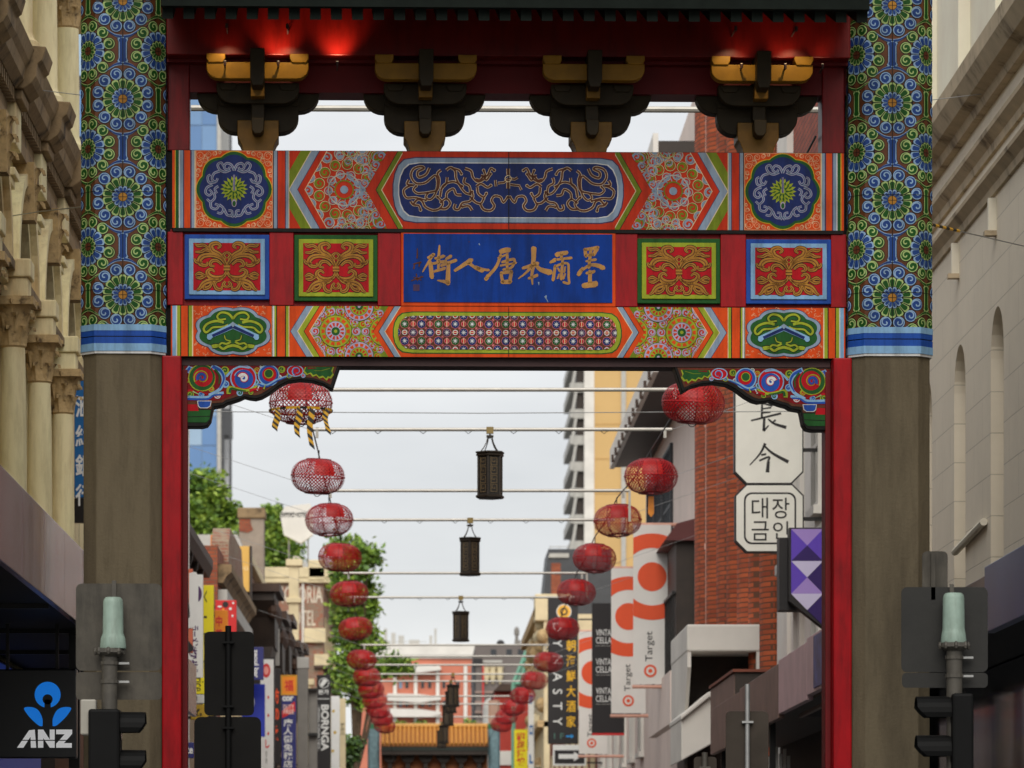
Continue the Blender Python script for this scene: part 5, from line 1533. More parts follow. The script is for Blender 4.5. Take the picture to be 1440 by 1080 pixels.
M_lgrey = plain('light_grey', 178, 176, 170, .6, .1, 2)
M_char = plain('charcoal', 60, 62, 66, .5, .15, 2)
M_cpink = plain('faded_pink_fascia', 200, 168, 172, .5, .12, 2)
M_crust = plain('rusty_brown_fascia', 124, 98, 88, .6, .2, 2)
M_orw = plain('orange_wall', 200, 122, 98, .8, .1, .3)
M_orng = plain('sign_orange', 240, 140, 20, .5, .08)
M_syel = plain('sign_yellow', 240, 220, 20, .5, .06)
M_sred = plain('sign_red', 206, 34, 34, .5, .08)
M_sdb = plain('sign_navy', 36, 40, 110, .5, .08)
M_sbl = plain('sign_royal_blue', 22, 46, 170, .5, .06)
M_spur = plain('sign_purple', 72, 34, 90, .5, .06)
M_smag = plain('sign_magenta', 226, 40, 140, .5, .06)
M_och = plain('sign_ochre', 196, 160, 40, .5, .1)
M_ink = plain('sign_ink', 26, 22, 24, .5, .05)
M_tor = plain('banner_red', 230, 84, 40, .6, .05)
M_ban = plain('banner_white', 226, 222, 216, .6, .04)
M_teal = plain('teal_tile', 120, 150, 158, .5, .3, 6)

XLF, XRF = -4.7, 5.8
def building(name, label, x0, x1, y0, y1, h, m, cat='building'):
    r = empty(name, ((x0+x1)/2, y0, 0), label, cat)
    part(r, 'wall', lambda b: b.box(x0, x1, y0, y1, 0, h, m))
    return r
def swin(r, side, xf, y0, y1, z0, z1, glass=None, frame=None, bars=1, sill=True):
    """window on the street face; side +1 = face looks to +X (left row), -1 = face looks to -X"""
    d = side
    w = part(r, 'window', lambda b: b.box(xf-.02*d, xf+.012*d, y0, y1, z0, z1, glass or M_glassd))
    off = tuple(r.location)
    def fr(b):
        f = frame or M_white
        t = .07
        b.box(xf, xf+.07*d, y0-t, y0, z0-t, z1+t, f); b.box(xf, xf+.07*d, y1, y1+t, z0-t, z1+t, f)
        b.box(xf, xf+.068*d, y0, y1, z1, z1+t, f); b.box(xf, xf+.068*d, y0, y1, z0-t, z0, f)
        for k in range(bars):
            yy = y0+(y1-y0)*(k+1)/(bars+1); b.box(xf+.013*d, xf+.05*d, yy-.025, yy+.025, z0, z1, f)
        b.box(xf+.013*d, xf+.045*d, y0, y1, (z0+z1)/2-.03, (z0+z1)/2+.03, f)
    sub(w, off, 'window_frame', fr)
    if sill: sub(w, off, 'sill', lambda b: b.box(xf, xf+.14*d, y0-.14, y1+.14, z0-.2, z0-.075, frame or M_white))
def fwin(r, yf, x0, x1, z0, z1, glass=None, frame=None):
    w = part(r, 'window', lambda b: b.box(x0, x1, yf-.012, yf+.02, z0, z1, glass or M_glassd))
    if frame: sub(w, tuple(r.location), 'window_frame', lambda b: (b.box(x0-.1, x0, yf-.06, yf, z0-.1, z1+.1, frame), b.box(x1, x1+.1, yf-.06, yf, z0-.1, z1+.1, frame), b.box(x0, x1, yf-.058, yf, z1, z1+.1, frame), b.box(x0, x1, yf-.058, yf, z0-.1, z0, frame)))

# ---------------- left row
b2 = building('brown_wall_building', 'plain brown rendered building next to the ornate stone building', -15, -4.72, 49.9, 66, 10.3, plain('brown_render', 150, 106, 80, .8, .15, .8))
for y in (53, 56.5, 60, 63.5): swin(b2, 1, -4.72, y, y+1.3, 6, 8.4, frame=M_cream)
part(b2, 'parapet', lambda b: b.box(-5.2, -4.55, 49.95, 66, 10.3, 10.75, M_cream), bevel=.02)
b3 = building('low_gabled_shop', 'low shop with dark projecting eaves behind the red gate post', -13, XLF, 66, 87, 8.3, plain('buff_render', 170, 150, 120, .8, .15, .8))
part(b3, 'eaves', lambda b: b.prism([(-13, 8.3), (-4.4, 8.25), (-4.32, 8.45), (-4.32, 8.62), (-4.75, 8.95), (-13, 9.6)], 66, 87.3, 'y', M_choc))
for y in range(67, 87, 2): part(b3, 'eave_bracket', lambda b: b.prism([(-4.72, 7.7), (-4.6, 7.75), (-4.42, 8.1), (-4.4, 8.26), (-4.72, 8.26)], y, y+.16, 'y', M_dkb))
for y in (68, 72, 76, 80): swin(b3, 1, XLF, y, y+1.4, 5.3, 7.2, frame=M_cream)
part(b3, 'drainpipe', lambda b: b.tube([(-4.18, 75.0, .12), (-4.18, 75.0, PZ(590, 75))], .045, M_swht, 8)); part(b3, 'drainpipe_bracket', lambda b: b.box(-4.72, -4.16, 74.97, 75.03, 7.9, 7.96, M_swht))
part(b3, 'blue_pole', lambda b: b.tube([(-4.26, 74.9, .12), (-4.26, 74.9, PZ(590, 75))], .035, M_sblue, 8)); part(b3, 'pole_bracket', lambda b: b.box(-4.3, -4.17, 74.9, 75.02, 9.9, 9.96, M_swht))
b4 = building('red_brick_shop', 'red brick shop with weathered scrolled parapet and orange chimney', -12, XLF, 97, 112, 9.75, M_redbr)
part(b4, 'chimney', lambda b: (b.box(PX(296, 101), PX(309, 101), 101, 101.6, 9.7, PZ(752, 101), plain('orange_render', 222, 140, 70, .8, .1, 2)),), bevel=.02)
def parap(b):
    b.prism([(XLF-.3, 8.9), (XLF+.12, 8.9), (XLF+.2, 9.05), (XLF+.32, 9.15), (XLF+.32, 9.32), (XLF-.3, 9.36)], 97.2, 112, 'y', M_soot)
    b.prism([(100, 9.3), (110, 9.3), (110, 9.5), (108.5, 9.7), (107.8, 10.2), (107.4, 10.5), (101, 10.5), (100.2, 10.1)], XLF-.3, XLF+.12, 'x', M_oldbr)
part(b4, 'parapet', parap)
part(b4, 'white_string_course', lambda b: b.box(XLF-.05, XLF+.22, 97.3, 112, 8.4, 8.75, M_lgrey), bevel=.02)
for y in (98.5, 102, 105.5, 109): swin(b4, 1, XLF, y, y+1.5, 5.4, 7.6, frame=M_cream)
b4b = building('infill_shop', 'narrow low shop between the dark eaves and the red brick shop', -12, XLF, 87.3, 97, 6.4, plain('dun_render', 150, 120, 96, .8, .2, 1))
swin(b4b, 1, XLF, 89, 91, 4.6, 6, frame=M_dkb); swin(b4b, 1, XLF, 93, 95, 4.6, 6, frame=M_dkb)
b5 = building('weathered_brick_building', 'weathered brick building with dark bracketed bay hoods and grey chimney', -11, XLF, 112, 150, 10.6, M_oldbr)
random.seed(21)
for k, y in enumerate((113.5, 119.5, 126, 133, 140)):
    hz = 9.9-.35*(k % 2)
    def hood(b):
        b.prism([(y, hz), (y+3.6, hz), (y+3.6, hz-.25), (y+3.2, hz-.7), (y+2.9, hz-1.5), (y+.7, hz-1.5), (y+.4, hz-.7), (y, hz-.25)], XLF, XLF+.75, 'x', M_dkb)  # dark brown also stands in for window and hood shadows
        b.box(XLF, XLF+.9, y-.15, y+3.75, hz-.02, hz+.2, M_choc)
        for q in range(5): b.ball((XLF+.7, y+.3+q*.75, hz-.45), .16, .2, .3, M_choc, 7, 5)
        b.prism([(XLF, hz-1.5), (XLF+.7, hz-1.5), (XLF+.3, hz-3.1), (XLF, hz-3.4)], y+.3, y+3.3, 'y', M_dkb)
    part(b5, 'bay_hood', hood)
    swin(b5, 1, XLF, y+.8, y+2.8, 4.6, 6.2, frame=M_dkb)
part(b5, 'parapet_cap', lambda b: b.box(XLF-.4, XLF+.18, 112, 150, 10.6, 10.85, M_cream), bevel=.03)
ch = part(b5, 'chimney', lambda b: b.box(PX(336, 146), PX(371, 146), 146, 147, 10.5, PZ(728, 146), plain('grey_rendered_brick', 150, 136, 122, .85, .2, 1.2, bump=.2)), bevel=.03)
sub(ch, tuple(b5.location), 'chimney_cap', lambda b: b.box(PX(334, 146), PX(373, 146), 145.9, 147.1, PZ(729, 146), PZ(714, 146), M_soot), bevel=.05)
sub(ch, tuple(b5.location), 'bare_brick_patch', lambda b: b.prism([(PX(x, 146), PZ(y, 146)) for x, y in ((336.5, 730), (352, 730), (353, 738), (356, 745), (349, 749), (336.5, 747))], 145.97, 146.05, 'y', M_redbr))
part(b5, 'gable_roof', lambda b: b.prism([(-10.5, 10.6), (-4.9, 10.6), (-6.2, 13.9), (-8.5, 13.9)], 142, 150, 'y', M_lgrey))
part(b5, 'white_drainpipe', lambda b: b.tube([(XLF+.12, 128, .1), (XLF+.12, 128, 10.5)], .07, M_white, 6))
b6 = building('cream_pier_shops', 'row of low shops with cream piers below the painted brick hotel', -7.4, XLF, 150, 200, 9.6, M_oldbr)
for y, hh in ((158, 14.2), (176, 10.6), (190, 10.4)):
    def pier(b):
        b.box(XLF-.25, XLF+.12, y, y+.7, 0, hh, M_cream)
        b.box(XLF-.34, XLF+.22, y-.1, y+.8, hh-1.5, hh-1.3, M_cream); b.box(XLF-.36, XLF+.26, y-.12, y+.82, hh-.1, hh+.15, M_cream)
    part(b6, 'pier', pier, bevel=.02)
for y in (152, 159.5, 167, 171, 180, 185, 194): swin(b6, 1, XLF, y, y+2, 6, 8.4, frame=M_cream)
part(b6, 'dark_awning', lambda b: b.prism([(XLF, 9.6), (XLF+1.1, 8.8), (XLF+1.1, 8.6), (XLF, 8.8)], 152, 156.5, 'y', M_dkb))
hz_ = 17.2
b7 = building('brick_corner_hotel', 'tall hotel with faded painted lettering on its brick side wall', -10, -4.66, 202, 232, hz_, M_hotel)
for (a, c_, y0_, y1_) in ((434, 457, 788, 816), (428, 458, 884, 904)):
    part(b7, 'cream_quoin', lambda b: b.box(PX(a, 202), PX(c_, 202), 201.7, 202.2, PZ(y1_, 202), PZ(y0_, 202), M_cream), bevel=.03)
part(b7, 'cornice', lambda b: (b.box(-10, -4.2, 201.75, 232, 16.75, 17.0, M_cream), b.box(-10, -4.0, 201.7, 232, 17.0, 17.5, M_cream)), bevel=.03)
part(b7, 'string_course', lambda b: (b.box(-5.1, -4.3, 201.8, 232, 12.6, 12.75, M_choc), b.box(-5.1, -4.4, 201.85, 232, 12.75, 13.3, M_cream)), bevel=.03)
part(b7, 'painted_word', lambda b: (put_text(b, 'VICTORIA', PX(386, 202), PX(454, 202), PZ(848, 202), PZ(824, 202), 202, plain('faded_white_paint', 206, 194, 176, .9, .3, 6), .02),))
part(b7, 'painted_word', lambda b: (put_text(b, 'HOTEL', PX(404, 202), PX(444, 202), PZ(880, 202), PZ(858, 202), 202, plain('faded_white_paint', 196, 184, 166), .01),))
part(b7, 'painted_word', lambda b: (put_text(b, 'D', PX(412, 202), PX(424, 202), PZ(798, 202), PZ(782, 202), 202, plain('faded_white_paint', 196, 184, 166), .01),))
part(b7, 'drainpipe', lambda b: b.tube([(PX(426, 201.9), 201.9, 5), (PX(426, 201.9), 201.9, PZ(800, 201.9))], .06, M_white, 6))
part(b7, 'rainhead', lambda b: b.box(PX(422, 201.8), PX(431, 201.8), 201.75, 202.0, PZ(802, 201.8), PZ(790, 201.8), M_lgrey))
for y in (205, 210, 215, 220, 225):
    for z in (7.5, 11, 14.2): swin(b7, 1, -4.66, y, y+1.6, z-1.2, z+1, frame=M_cream)
hs = empty('hotel_roof_sign', (PX(418, 204), 204, hz_), 'white tapered rooftop sign box reading EXFORD HOTEL', 'sign')
Yh = 204
part(hs, 'panel', lambda b: b.prism([(PX(x, Yh), PZ(y, Yh)) for x, y in ((394, 724), (440, 722), (440, 752), (423, 764), (399, 752))], Yh, Yh+.5, 'y', M_white))
part(hs, 'top_panel', lambda b: b.prism([(PX(x, Yh), PZ(y, Yh)) for x, y in ((394, 723), (401, 712), (436, 708), (441, 721))], Yh+.02, Yh+.4, 'y', M_white))
part(hs, 'lettering', lambda b: put_text(b, 'EXFORD HOTEL', PX(395.5, Yh), PX(432, Yh), PZ(727.5, Yh), PZ(720.5, Yh), Yh, M_ink, .02))
part(hs, 'support', lambda b: (b.box(PX(405, Yh), PX(407, Yh), Yh+.2, Yh+.3, hz_, PZ(745, Yh), M_grey), b.box(PX(432, Yh), PX(434, Yh), Yh+.2, Yh+.3, hz_, PZ(745, Yh), M_grey)))

# ---------------- left signs (they stand out from the shop fronts)
def vsign(label, Y, q, m, name='projecting_sign', cat='sign', side=-1, frame=None, thick=.12, arms=True, wall=None):
    x0, x1, z0, z1 = PX(q[0], Y), PX(q[1], Y), PZ(q[3], Y), PZ(q[2], Y)
    r = empty(name, ((x0+x1)/2, Y, z0), label, cat)
    part(r, 'panel', lambda b: b.box(x0, x1, Y, Y+thick, z0, z1, m), bevel=.008)
    if frame:
        t = .035
        part(r, 'frame', lambda b: (b.box(x0-t, x0+.005, Y-.01, Y+thick+.01, z0-t, z1+t, frame), b.box(x1-.005, x1+t, Y-.01, Y+thick+.01, z0-t, z1+t, frame), b.box(x0, x1, Y-.009, Y+thick+.009, z1-.005, z1+t-.001, frame), b.box(x0, x1, Y-.009, Y+thick+.009, z0-t+.001, z0+.005, frame)))
    if arms:
        wx = wall if wall is not None else ((XLF-.05) if side < 0 else XRF+.05)
        e = x0 if side < 0 else x1
        h = z1-z0
        for f in (.15, .85):
            part(r, 'bracket_arm', lambda b: b.box(min(wx, e+.02*side), max(wx, e-.02*side), Y+thick*.3, Y+thick*.6, z0+h*f-.025, z0+h*f+.025, M_black))
    return r
def words(r, Y, items, name='lettering'):
    for t, q, m, off, rot in items:
        part(r, name, lambda b: put_text(b, t, PX(q[0], Y), PX(q[1], Y), PZ(q[3], Y), PZ(q[2], Y), Y, m, off, rot))
def blobs(r, Y, polys, name):
    for pts, m, l in polys:
        p = Paint(lambda px, py, off: (PX(px, Y)-r.location.x, Y-.003-off-r.location.y, PZ(py, Y)-r.location.z)); p.step = .004
        p.poly(pts, m, l)
        p.build(name, r)
def circ(cx, cy, r, n=20, ry=None): return [(cx+r*cos(2*pi*i/n), cy+(ry or r)*sin(2*pi*i/n)) for i in range(n)]

s = vsign('irregular orange and white cut-out sign beside the red gate post', 66, (257, 271, 800, 918), plain('salmon_sign', 210, 110, 80, .5, .1))
blobs(s, 66, [(smoothline([(266, 806), (277, 806), (279, 830), (277, 868), (270, 884), (266, 876)], 4), M_swht, 1), (smoothline([(258, 846), (264, 838), (267, 870), (261, 880), (258, 866)], 4), M_ink, 2), (smoothline([(258, 896), (268, 904), (272, 914), (262, 918), (258, 912)], 4), M_ink, 2), (smoothline([(262, 870), (272, 868), (273, 880), (264, 884)], 4), M_swht, 3)], 'painted_shapes')
s = vsign('white vertical sign with purple Japanese characters and purple disc', 71, (258, 285.5, 808, 953), M_swht, frame=None)
blobs(s, 71, [(circ(276, 835, 8, 18, 12), M_spur, 1), (circ(276.6, 943, 1.8), M_spur, 1), (circ(276.6, 943, 1.0), M_swht, 2)], 'purple_disc')
words(s, 71, [('ラーメン', (268, 279, 880, 912), M_spur, .02, 90), ('切', (266, 277, 912, 926), M_spur, .04, 90), ('牛', (264, 278, 928, 940), M_spur, .05, 0)])
s = vsign('tall narrow yellow sign beside the purple-lettered white sign', 79, (285.5, 300.5, 823, 1006), M_syel)
words(s, 79, [('V  I  D  E  O', (286.5, 291, 830, 980), M_ink, .0, 90)])
s = vsign('small yellow sign with thin rotated letters below the white sign', 70.5, (262.5, 290, 953, 976), M_syel)
words(s, 70.5, [('rice', (273, 286, 953, 972), M_ink, .0, 90)])
s = vsign('tiny white notice with a grey square under the yellow sign', 72.5, (269, 290, 977, 989), M_swht); words(s, 72.5, [('III', (272.5, 277.5, 979, 986), M_grey, .02, 0)])
s = vsign('small ochre sign with dark leaf mark and letters', 72, (268.5, 292, 991, 1012), M_och); words(s, 72, [('N.s', (272, 284, 1001, 1007), M_ink, .02, 0)]); blobs(s, 72, [([(276, 1002), (277, 998), (281, 996), (280, 1000)], M_ink, 1)], 'leaf_mark')
s = vsign('dark navy shop sign ending in white letters tte', 62, (248, 272.5, 1044, 1066), M_sdb); words(s, 62, [('tte', (258.5, 271.5, 1050, 1060), M_swht, .03, 0)])
part(b3, 'awning', lambda b: (b.box(-4.72, -3.95, 67, 86, 3.3, 3.45, M_choc), b.box(-4.0, -3.9, 67, 86, 3.2, 3.75, M_dkb))); part(b3, 'awning_post', lambda b: b.box(-4.0, -3.92, 68, 68.1, .1, 3.4, M_dkb))
s = vsign('orange box sign with red Chinese character above the dark boards', 88, (302, 320.5, 858, 906), M_orng); words(s, 88, [('中', (303.5, 312.5, 866, 881), M_sred, .03, 0), ('華', (303.5, 312.5, 885, 899), M_sred, .03, 0)])
s = vsign('red speckled sign behind the orange box sign', 91, (303, 332.5, 844, 906), M_sred); blobs(s, 91, [(circ(317, 850, 4.2), M_ink, 1), (circ(324, 856, 2), M_swht, 1), (circ(309, 853, 3, 12, 1.4), M_swht, 1), (circ(327, 866, 1.5), M_swht, 1), (circ(328, 848, 1.5), M_swht, 1), (circ(314, 857, 1.8), M_orng, 2)], 'pattern')
s = vsign('tan sign panel with pale letters above the scrolled parapet', 111.8, (322.5, 351, 768, 832), plain('tan_sign', 222, 178, 88, .6, .06), arms=False); words(s, 111.8, [('gü', (336, 349, 796, 804), plain('pale_letter', 232, 205, 150), .02, 0)]); part(s, 'edge', lambda b: b.box(PX(350.8, 111.8), PX(354, 111.8), 111.75, 112.1, PZ(850, 111.8), PZ(768, 111.8), M_dkb))
part(s, 'support', lambda b: b.box(PX(330, 111.9), PX(346, 111.9), 111.88, 112.2, 9.5, PZ(830, 111.9), M_dkb))
s = vsign('purple-navy sign with white slanted script above the royal blue sign', 99, (340, 370.5, 910, 956), M_sdb); words(s, 99, [('seoul bar', (357, 364, 914, 953), M_swht, .03, 90)])
s = vsign('royal blue sign with a white ring edge beside the red-seal sign', 100, (340, 372.5, 962, 1036), M_sbl); blobs(s, 100, [(circ(353, 987, 5, 16, 9), M_swht, 1), (circ(352, 987, 3.6, 16, 6.5), M_sbl, 2)], 'white_ring')
s = vsign('white vertical sign with red round seal near its top', 104, (366, 385.2, 926.5, 1082), M_swht, frame=M_ink)
blobs(s, 104, [(circ(374.5, 943, 5.8, 18, 10), M_sred, 1), (circ(374.5, 943, 3.5, 14, 6), plain('seal_pale', 230, 150, 140), 2)], 'red_seal')
words(s, 104, [('寿', (372.5, 376.5, 938, 948), M_sred, .03, 0), ('し', (373, 379, 1040, 1052), M_sred, .04, 0), ('和食', (373, 376, 1056, 1074), M_grey, .0, 90), ('・  ・  ・', (376, 378.5, 978, 1034), M_sred, .04, 90)])
s = vsign('black vertical sign with orange-red brush characters', 109, (384, 394.5, 940, 1074), M_ink); words(s, 109, [('方', (385.5, 392.5, 968, 990), plain('orange_red', 236, 80, 30), .04, 0), ('の', (385.5, 392.5, 996, 1014), plain('orange_red', 236, 80, 30), .05, 0), ('家', (385.5, 392.5, 1020, 1042), plain('orange_red', 236, 80, 30), .04, 0)])
s = vsign('navy vertical duty free sign with white Chinese characters and red stamp', 114, (396, 416.5, 976.5, 1082), M_sdb)
words(s, 114, [(c_, (398.5, 411.5, 1011+i*11.6, 1021.6+i*11.6), M_swht, .02, 0) for i, c_ in enumerate('唐人街免税店')] + [('cor', (397, 413, 979, 986), M_swht, .05, 0)])
st = blobs(s, 114, [([(396.5, 1000), (414.5, 986), (415.5, 1000), (397, 1010)], M_sred, 1)], 'red_stamp')
words(s, 114-.006, [('DUTY', (398.5, 413.5, 991, 997.5), plain('stamp_white', 240, 200, 190), .02, 0), ('FREE', (398.5, 413.5, 998, 1004), plain('stamp_white', 240, 200, 190), .02, 0)], 'stamp_words')
s = vsign('small orange light box with red character on top of the duty free sign', 114, (396.8, 416, 951, 976), M_orng, frame=plain('ochre_frame', 206, 150, 40)); words(s, 114, [('福', (400, 412.5, 956, 972), M_sred, .02, 0)])
s = empty('grey_sign_pylon', (PX(426, 118), 118, .12), 'tall plain grey box pylon with white cap beside the duty free sign', 'pylon')
part(s, 'shaft', lambda b: b.box(PX(418, 118), PX(433, 118), 118, 118.5, .1, PZ(940, 118), M_grey), bevel=.02); part(s, 'cap', lambda b: b.box(PX(417.5, 118), PX(434, 118), 117.98, 118.55, PZ(940, 118), PZ(924, 118), M_lgrey), bevel=.02)
part(s, 'rear_shaft', lambda b: b.box(PX(434, 118.6), PX(446, 118.6), 118.5, 118.8, .1, PZ(968, 118.6), M_grey)); part(s, 'brace', lambda b: (b.box(PX(430, 118), PX(446, 118), 118.3, 118.5, PZ(970, 118), PZ(967, 118), M_black), b.box(PX(430, 118), PX(446, 118), 118.3, 118.5, PZ(1034, 118), PZ(1030, 118), M_black)))
s = vsign('black vertical sign reading BORNGA in bold white letters', 130, (445.5, 464.8, 949, 1098), M_ink)
blobs(s, 130, [(circ(455.5, 960.5, 7.2), M_swht, 1), (circ(455.5, 960.5, 6.3), M_ink, 2), (smoothline([(450, 963), (455, 955), (460, 957), (457, 962), (453, 966)], 4), M_swht, 3), ([(446.5, 982.2), (463.5, 982.2), (463.5, 983.2), (446.5, 983.2)], M_swht, 1)], 'round_logo')
words(s, 130, [('BORNGA', (451.5, 462.5, 991, 1056), M_swht, .035, 90), ('- ORIGINAL KOREAN TASTE -', (446.8, 450, 991, 1056), M_swht, .01, 90), ('본가', (447.5, 462.5, 969.5, 976.5), M_swht, .03, 0)])
s = vsign('white vertical sign with faint yellow spots beside the black lettered sign', 138, (465.5, 477.5, 979, 1098), M_swht); blobs(s, 138, [(circ(469, 1000, 2), M_och, 1), (circ(471, 1030, 2.2), M_och, 1), (circ(468, 1056, 2), M_och, 1)], 'yellow_spots')
s = vsign('narrow cream sign with small dark marks by the tree', 146, (477.8, 486, 982, 1098), M_cream); words(s, 146, [('茶荘', (479, 484, 1016, 1034), M_ink, .0, 0)])
s = vsign('small magenta sign below the dark bay hoods', 120, (371, 381.5, 888, 911), M_smag)
s = vsign('pale grey folded banner below the dark bay hoods', 118, (382, 393, 884, 936), M_lgrey)

# ---------------- right row
r2 = building('white_and_brick_building', 'white rendered building with brick upper storeys behind the Korean sign', XRF, 15, 56.2, 67, 10.6, M_white)
part(r2, 'brick_storey', lambda b: b.box(5.84, 15, 56.2, 67, 10.6, 17, M_brbr2))
for y in (57.3, 60.1, 63.0):
    for z in (6.0, 9.0):
        swin(r2, -1, XRF, y, y+1.0, z-1.7, z, frame=M_white)
        part(r2, 'window_hood', lambda b: b.prism([(y-.35, z+.12), (y+1.35, z+.12), (y+1.35, z+.24), (y+.5, z+.52), (y-.35, z+.24)], XRF, XRF-.25, 'x', M_lgrey))
part(r2, 'string_course', lambda b: (b.box(XRF-.14, XRF+.05, 56.2, 67, 10.4, 10.7, M_lgrey), b.box(XRF-.1, XRF+.05, 56.2, 67, 6.72, 6.9, M_lgrey)), bevel=.02)
part(r2, 'corner_pilaster', lambda b: b.box(5.74, 5.9, 65.2, 67, 0.1, 17, M_white))
r3 = building('ribbed_brick_building', 'orange-brown brick building with tall vertical brick ribs and pink downpipe', XRF+.18, 15, 67, 86, 17.5, M_brbr)
M_brbr3 = brick_mat('rib_brick', C(204, 98, 52), C(160, 70, 38), C(112, 70, 46), 'b')
for y, w in ((67.6, 1.1), (70.0, .9), (72.4, 1.2), (75.0, .9), (77.4, 1.3), (80.4, .9), (83.4, 1.6)):
    part(r3, 'brick_rib', lambda b: b.prism([(XRF+.2, y), (XRF-.05, y+.04), (XRF-.2, y+w*.25), (XRF-.25, y+w*.5), (XRF-.2, y+w*.75), (XRF-.05, y+w-.04), (XRF+.2, y+w)], .1, 17.4, 'z', M_brbr3), smooth=True)
M_pinkp = plain('pink_pipe', 214, 160, 140, .5, .08)
part(r3, 'downpipe', lambda b: b.tube([(XRF-.12, 81.9, .1), (XRF-.12, 81.9, 17)], .07, M_pinkp, 8), smooth=True)
for z in (6, 8.4, 10.8): part(r3, 'pipe_collar', lambda b: b.tube([(XRF-.12, 81.9, z), (XRF-.12, 81.9, z+.12)], .09, M_pinkp, 8))
r4 = building('white_eaved_building', 'white building with deep brown-soffited sloping eaves and pale blue windows', XRF, 15, 86, 107, 18.5, M_pinkr)
for zz, y1_ in ((12.45, 105.7), (16.9, 103)):
    def eave(b):
        b.prism([(4.9, zz), (XRF+.1, zz+.25), (XRF+.1, zz+.3), (4.9, zz+.06)], 62 if zz < 14 else 84, y1_, 'y', M_dkb)
        b.box(4.84, 4.93, 62 if zz < 14 else 84, y1_+.05, zz-.02, zz+.42, M_white)
    ev = part(r4, 'eaves', lambda b: b.prism([(4.9, zz), (XRF+.1, zz+.05), (XRF+.1, zz+.3), (4.9, zz+.3)], 86.2, y1_, 'y', M_dkb))
    sub(ev, tuple(r4.location), 'fascia_board', lambda b: b.box(4.82, 4.93, 86.15, y1_+.05, zz-.03, zz+.45, M_white))
    for k in range(11): sub(ev, tuple(r4.location), 'gutter_bracket', lambda b: b.box(4.76, 4.84, 87+k*1.65, 87.12+k*1.65, zz-.08, zz+.1, M_choc))
M_pane = plain('pale_blue_pane', 176, 196, 206, .15, .12, 1.5, spec=.8)
for y in (95.5, 99.0, 102.5): swin(r4, -1, XRF, y, y+2.9, 9.3, 11.9, glass=M_pane, frame=M_char, bars=4, sill=False)
part(r4, 'corner_strip', lambda b: b.box(XRF-.08, XRF+.1, 86, 86.8, .1, 12.4, M_white))
bal = part(r4, 'enclosed_balcony', lambda b: b.box(5.35, XRF+.1, 87, 95, 5.6, 9.0, M_dkb))
sub(bal, tuple(r4.location), 'balcony_roof', lambda b: b.prism([(5.1, 9.0), (XRF+.1, 9.0), (XRF+.1, 9.5), (5.35, 9.35)], 86.8, 95.3, 'y', plain('maroon_roof', 92, 40, 38, .5, .15)))
sub(bal, tuple(r4.location), 'balcony_parapet', lambda b: b.box(5.22, 5.4, 86.9, 95.2, 5.2, 6.3, M_pinkr))
for k in range(15): sub(bal, tuple(r4.location), 'railing_bar', lambda b: b.box(5.28, 5.32, 87.1+k*.55, 87.14+k*.55, 6.3, 7.9, M_black))
sub(bal, tuple(r4.location), 'handrail', lambda b: b.box(5.26, 5.33, 87, 95.1, 7.9, 7.96, M_black))
# white concrete balcony block with dark recess
cb_ = empty('white_concrete_balcony', (5.2, 70, 3.9), 'white concrete balcony block with chamfered dark recess below the brick ribs', 'balcony')
def fr(b):
    za, zb2 = PZ(916, 70), PZ(878, 70)
    b.box(PX(966, 70), 5.95, 70, 74.5, za, zb2, M_white)
part(cb_, 'roof_slab', fr, bevel=.03)
part(cb_, 'end_fin', lambda b: b.box(PX(1064, 70), 5.95, 70.02, 70.3, PZ(1010, 70), PZ(915, 70), M_white))
part(cb_, 'side_fin', lambda b: b.prism([(70.03, PZ(915, 70)), (70.03, PZ(938, 70)), (70.8, PZ(1000, 70)), (74.5, PZ(1000, 70)), (74.5, PZ(915, 70))], PX(966, 70)+.01, PX(972, 70), 'x', M_white))
part(cb_, 'recess_wall', lambda b: b.box(PX(975, 70), 5.96, 71.5, 74.4, PZ(1080, 70), PZ(914, 70), M_dkb))
part(cb_, 'parapet', lambda b: b.prism([(PX(958, 69.5), PZ(1012, 69.5)), (PX(996, 69.5), PZ(980, 69.5)), (PX(1012, 69.5), PZ(980, 69.5)), (PX(1012, 69.5), PZ(1040, 69.5)), (PX(958, 69.5), PZ(1070, 69.5))], 69.5, 72.5, 'y', M_white), bevel=.02)
part(cb_, 'parapet_cap', lambda b: b.prism([(PX(957, 69.5), PZ(1013, 69.5)), (PX(957, 69.5), PZ(1006, 69.5)), (PX(996, 69.5), PZ(973, 69.5)), (PX(1022, 69.5), PZ(973, 69.5)), (PX(1022, 69.5), PZ(981, 69.5)), (PX(997, 69.5), PZ(981, 69.5))], 69.4, 72.6, 'y', M_white), bevel=.02)
part(cb_, 'support_wall', lambda b: b.box(PX(975, 72), 5.95, 72.0, 74.2, .1, PZ(1030, 72), M_pinkr))
# brown awnings nearer the gate
aw = empty('brown_shop_awning', (4.6, 48, 4.0), 'row of faded pink and brown shop awning fascias beside the right gate post', 'awning')
segs = [(47.0, 49.6, M_cpink), (49.6, 53.5, M_cpink), (53.5, 60, M_crust), (60.0, 66, M_crust)]
for i, (a, c_, m) in enumerate(segs):
    part(aw, 'fascia_panel', lambda b: b.box(4.6, 4.68, a, c_-.02, 3.98-.05*i, 4.66-.04*i, m), bevel=.008)
part(aw, 'soffit', lambda b: b.box(4.68, 5.9, 47, 66, 3.95, 4.1, M_dkb))
part(aw, 'blue_poster', lambda b: b.box(4.585, 4.605, 47.05, 48.6, 4.02, 4.62, mat('blue_poster_print', C(60, 70, 130), .4, .8, 5)))
part(aw, 'shop_wall', lambda b: b.box(5.7, 5.84, 47, 66, .12, 3.97, M_darkw))
for a in (47.2, 56, 65): part(aw, 'post', lambda b: b.box(4.7, 4.78, a, a+.08, .12, 3.98, M_black))
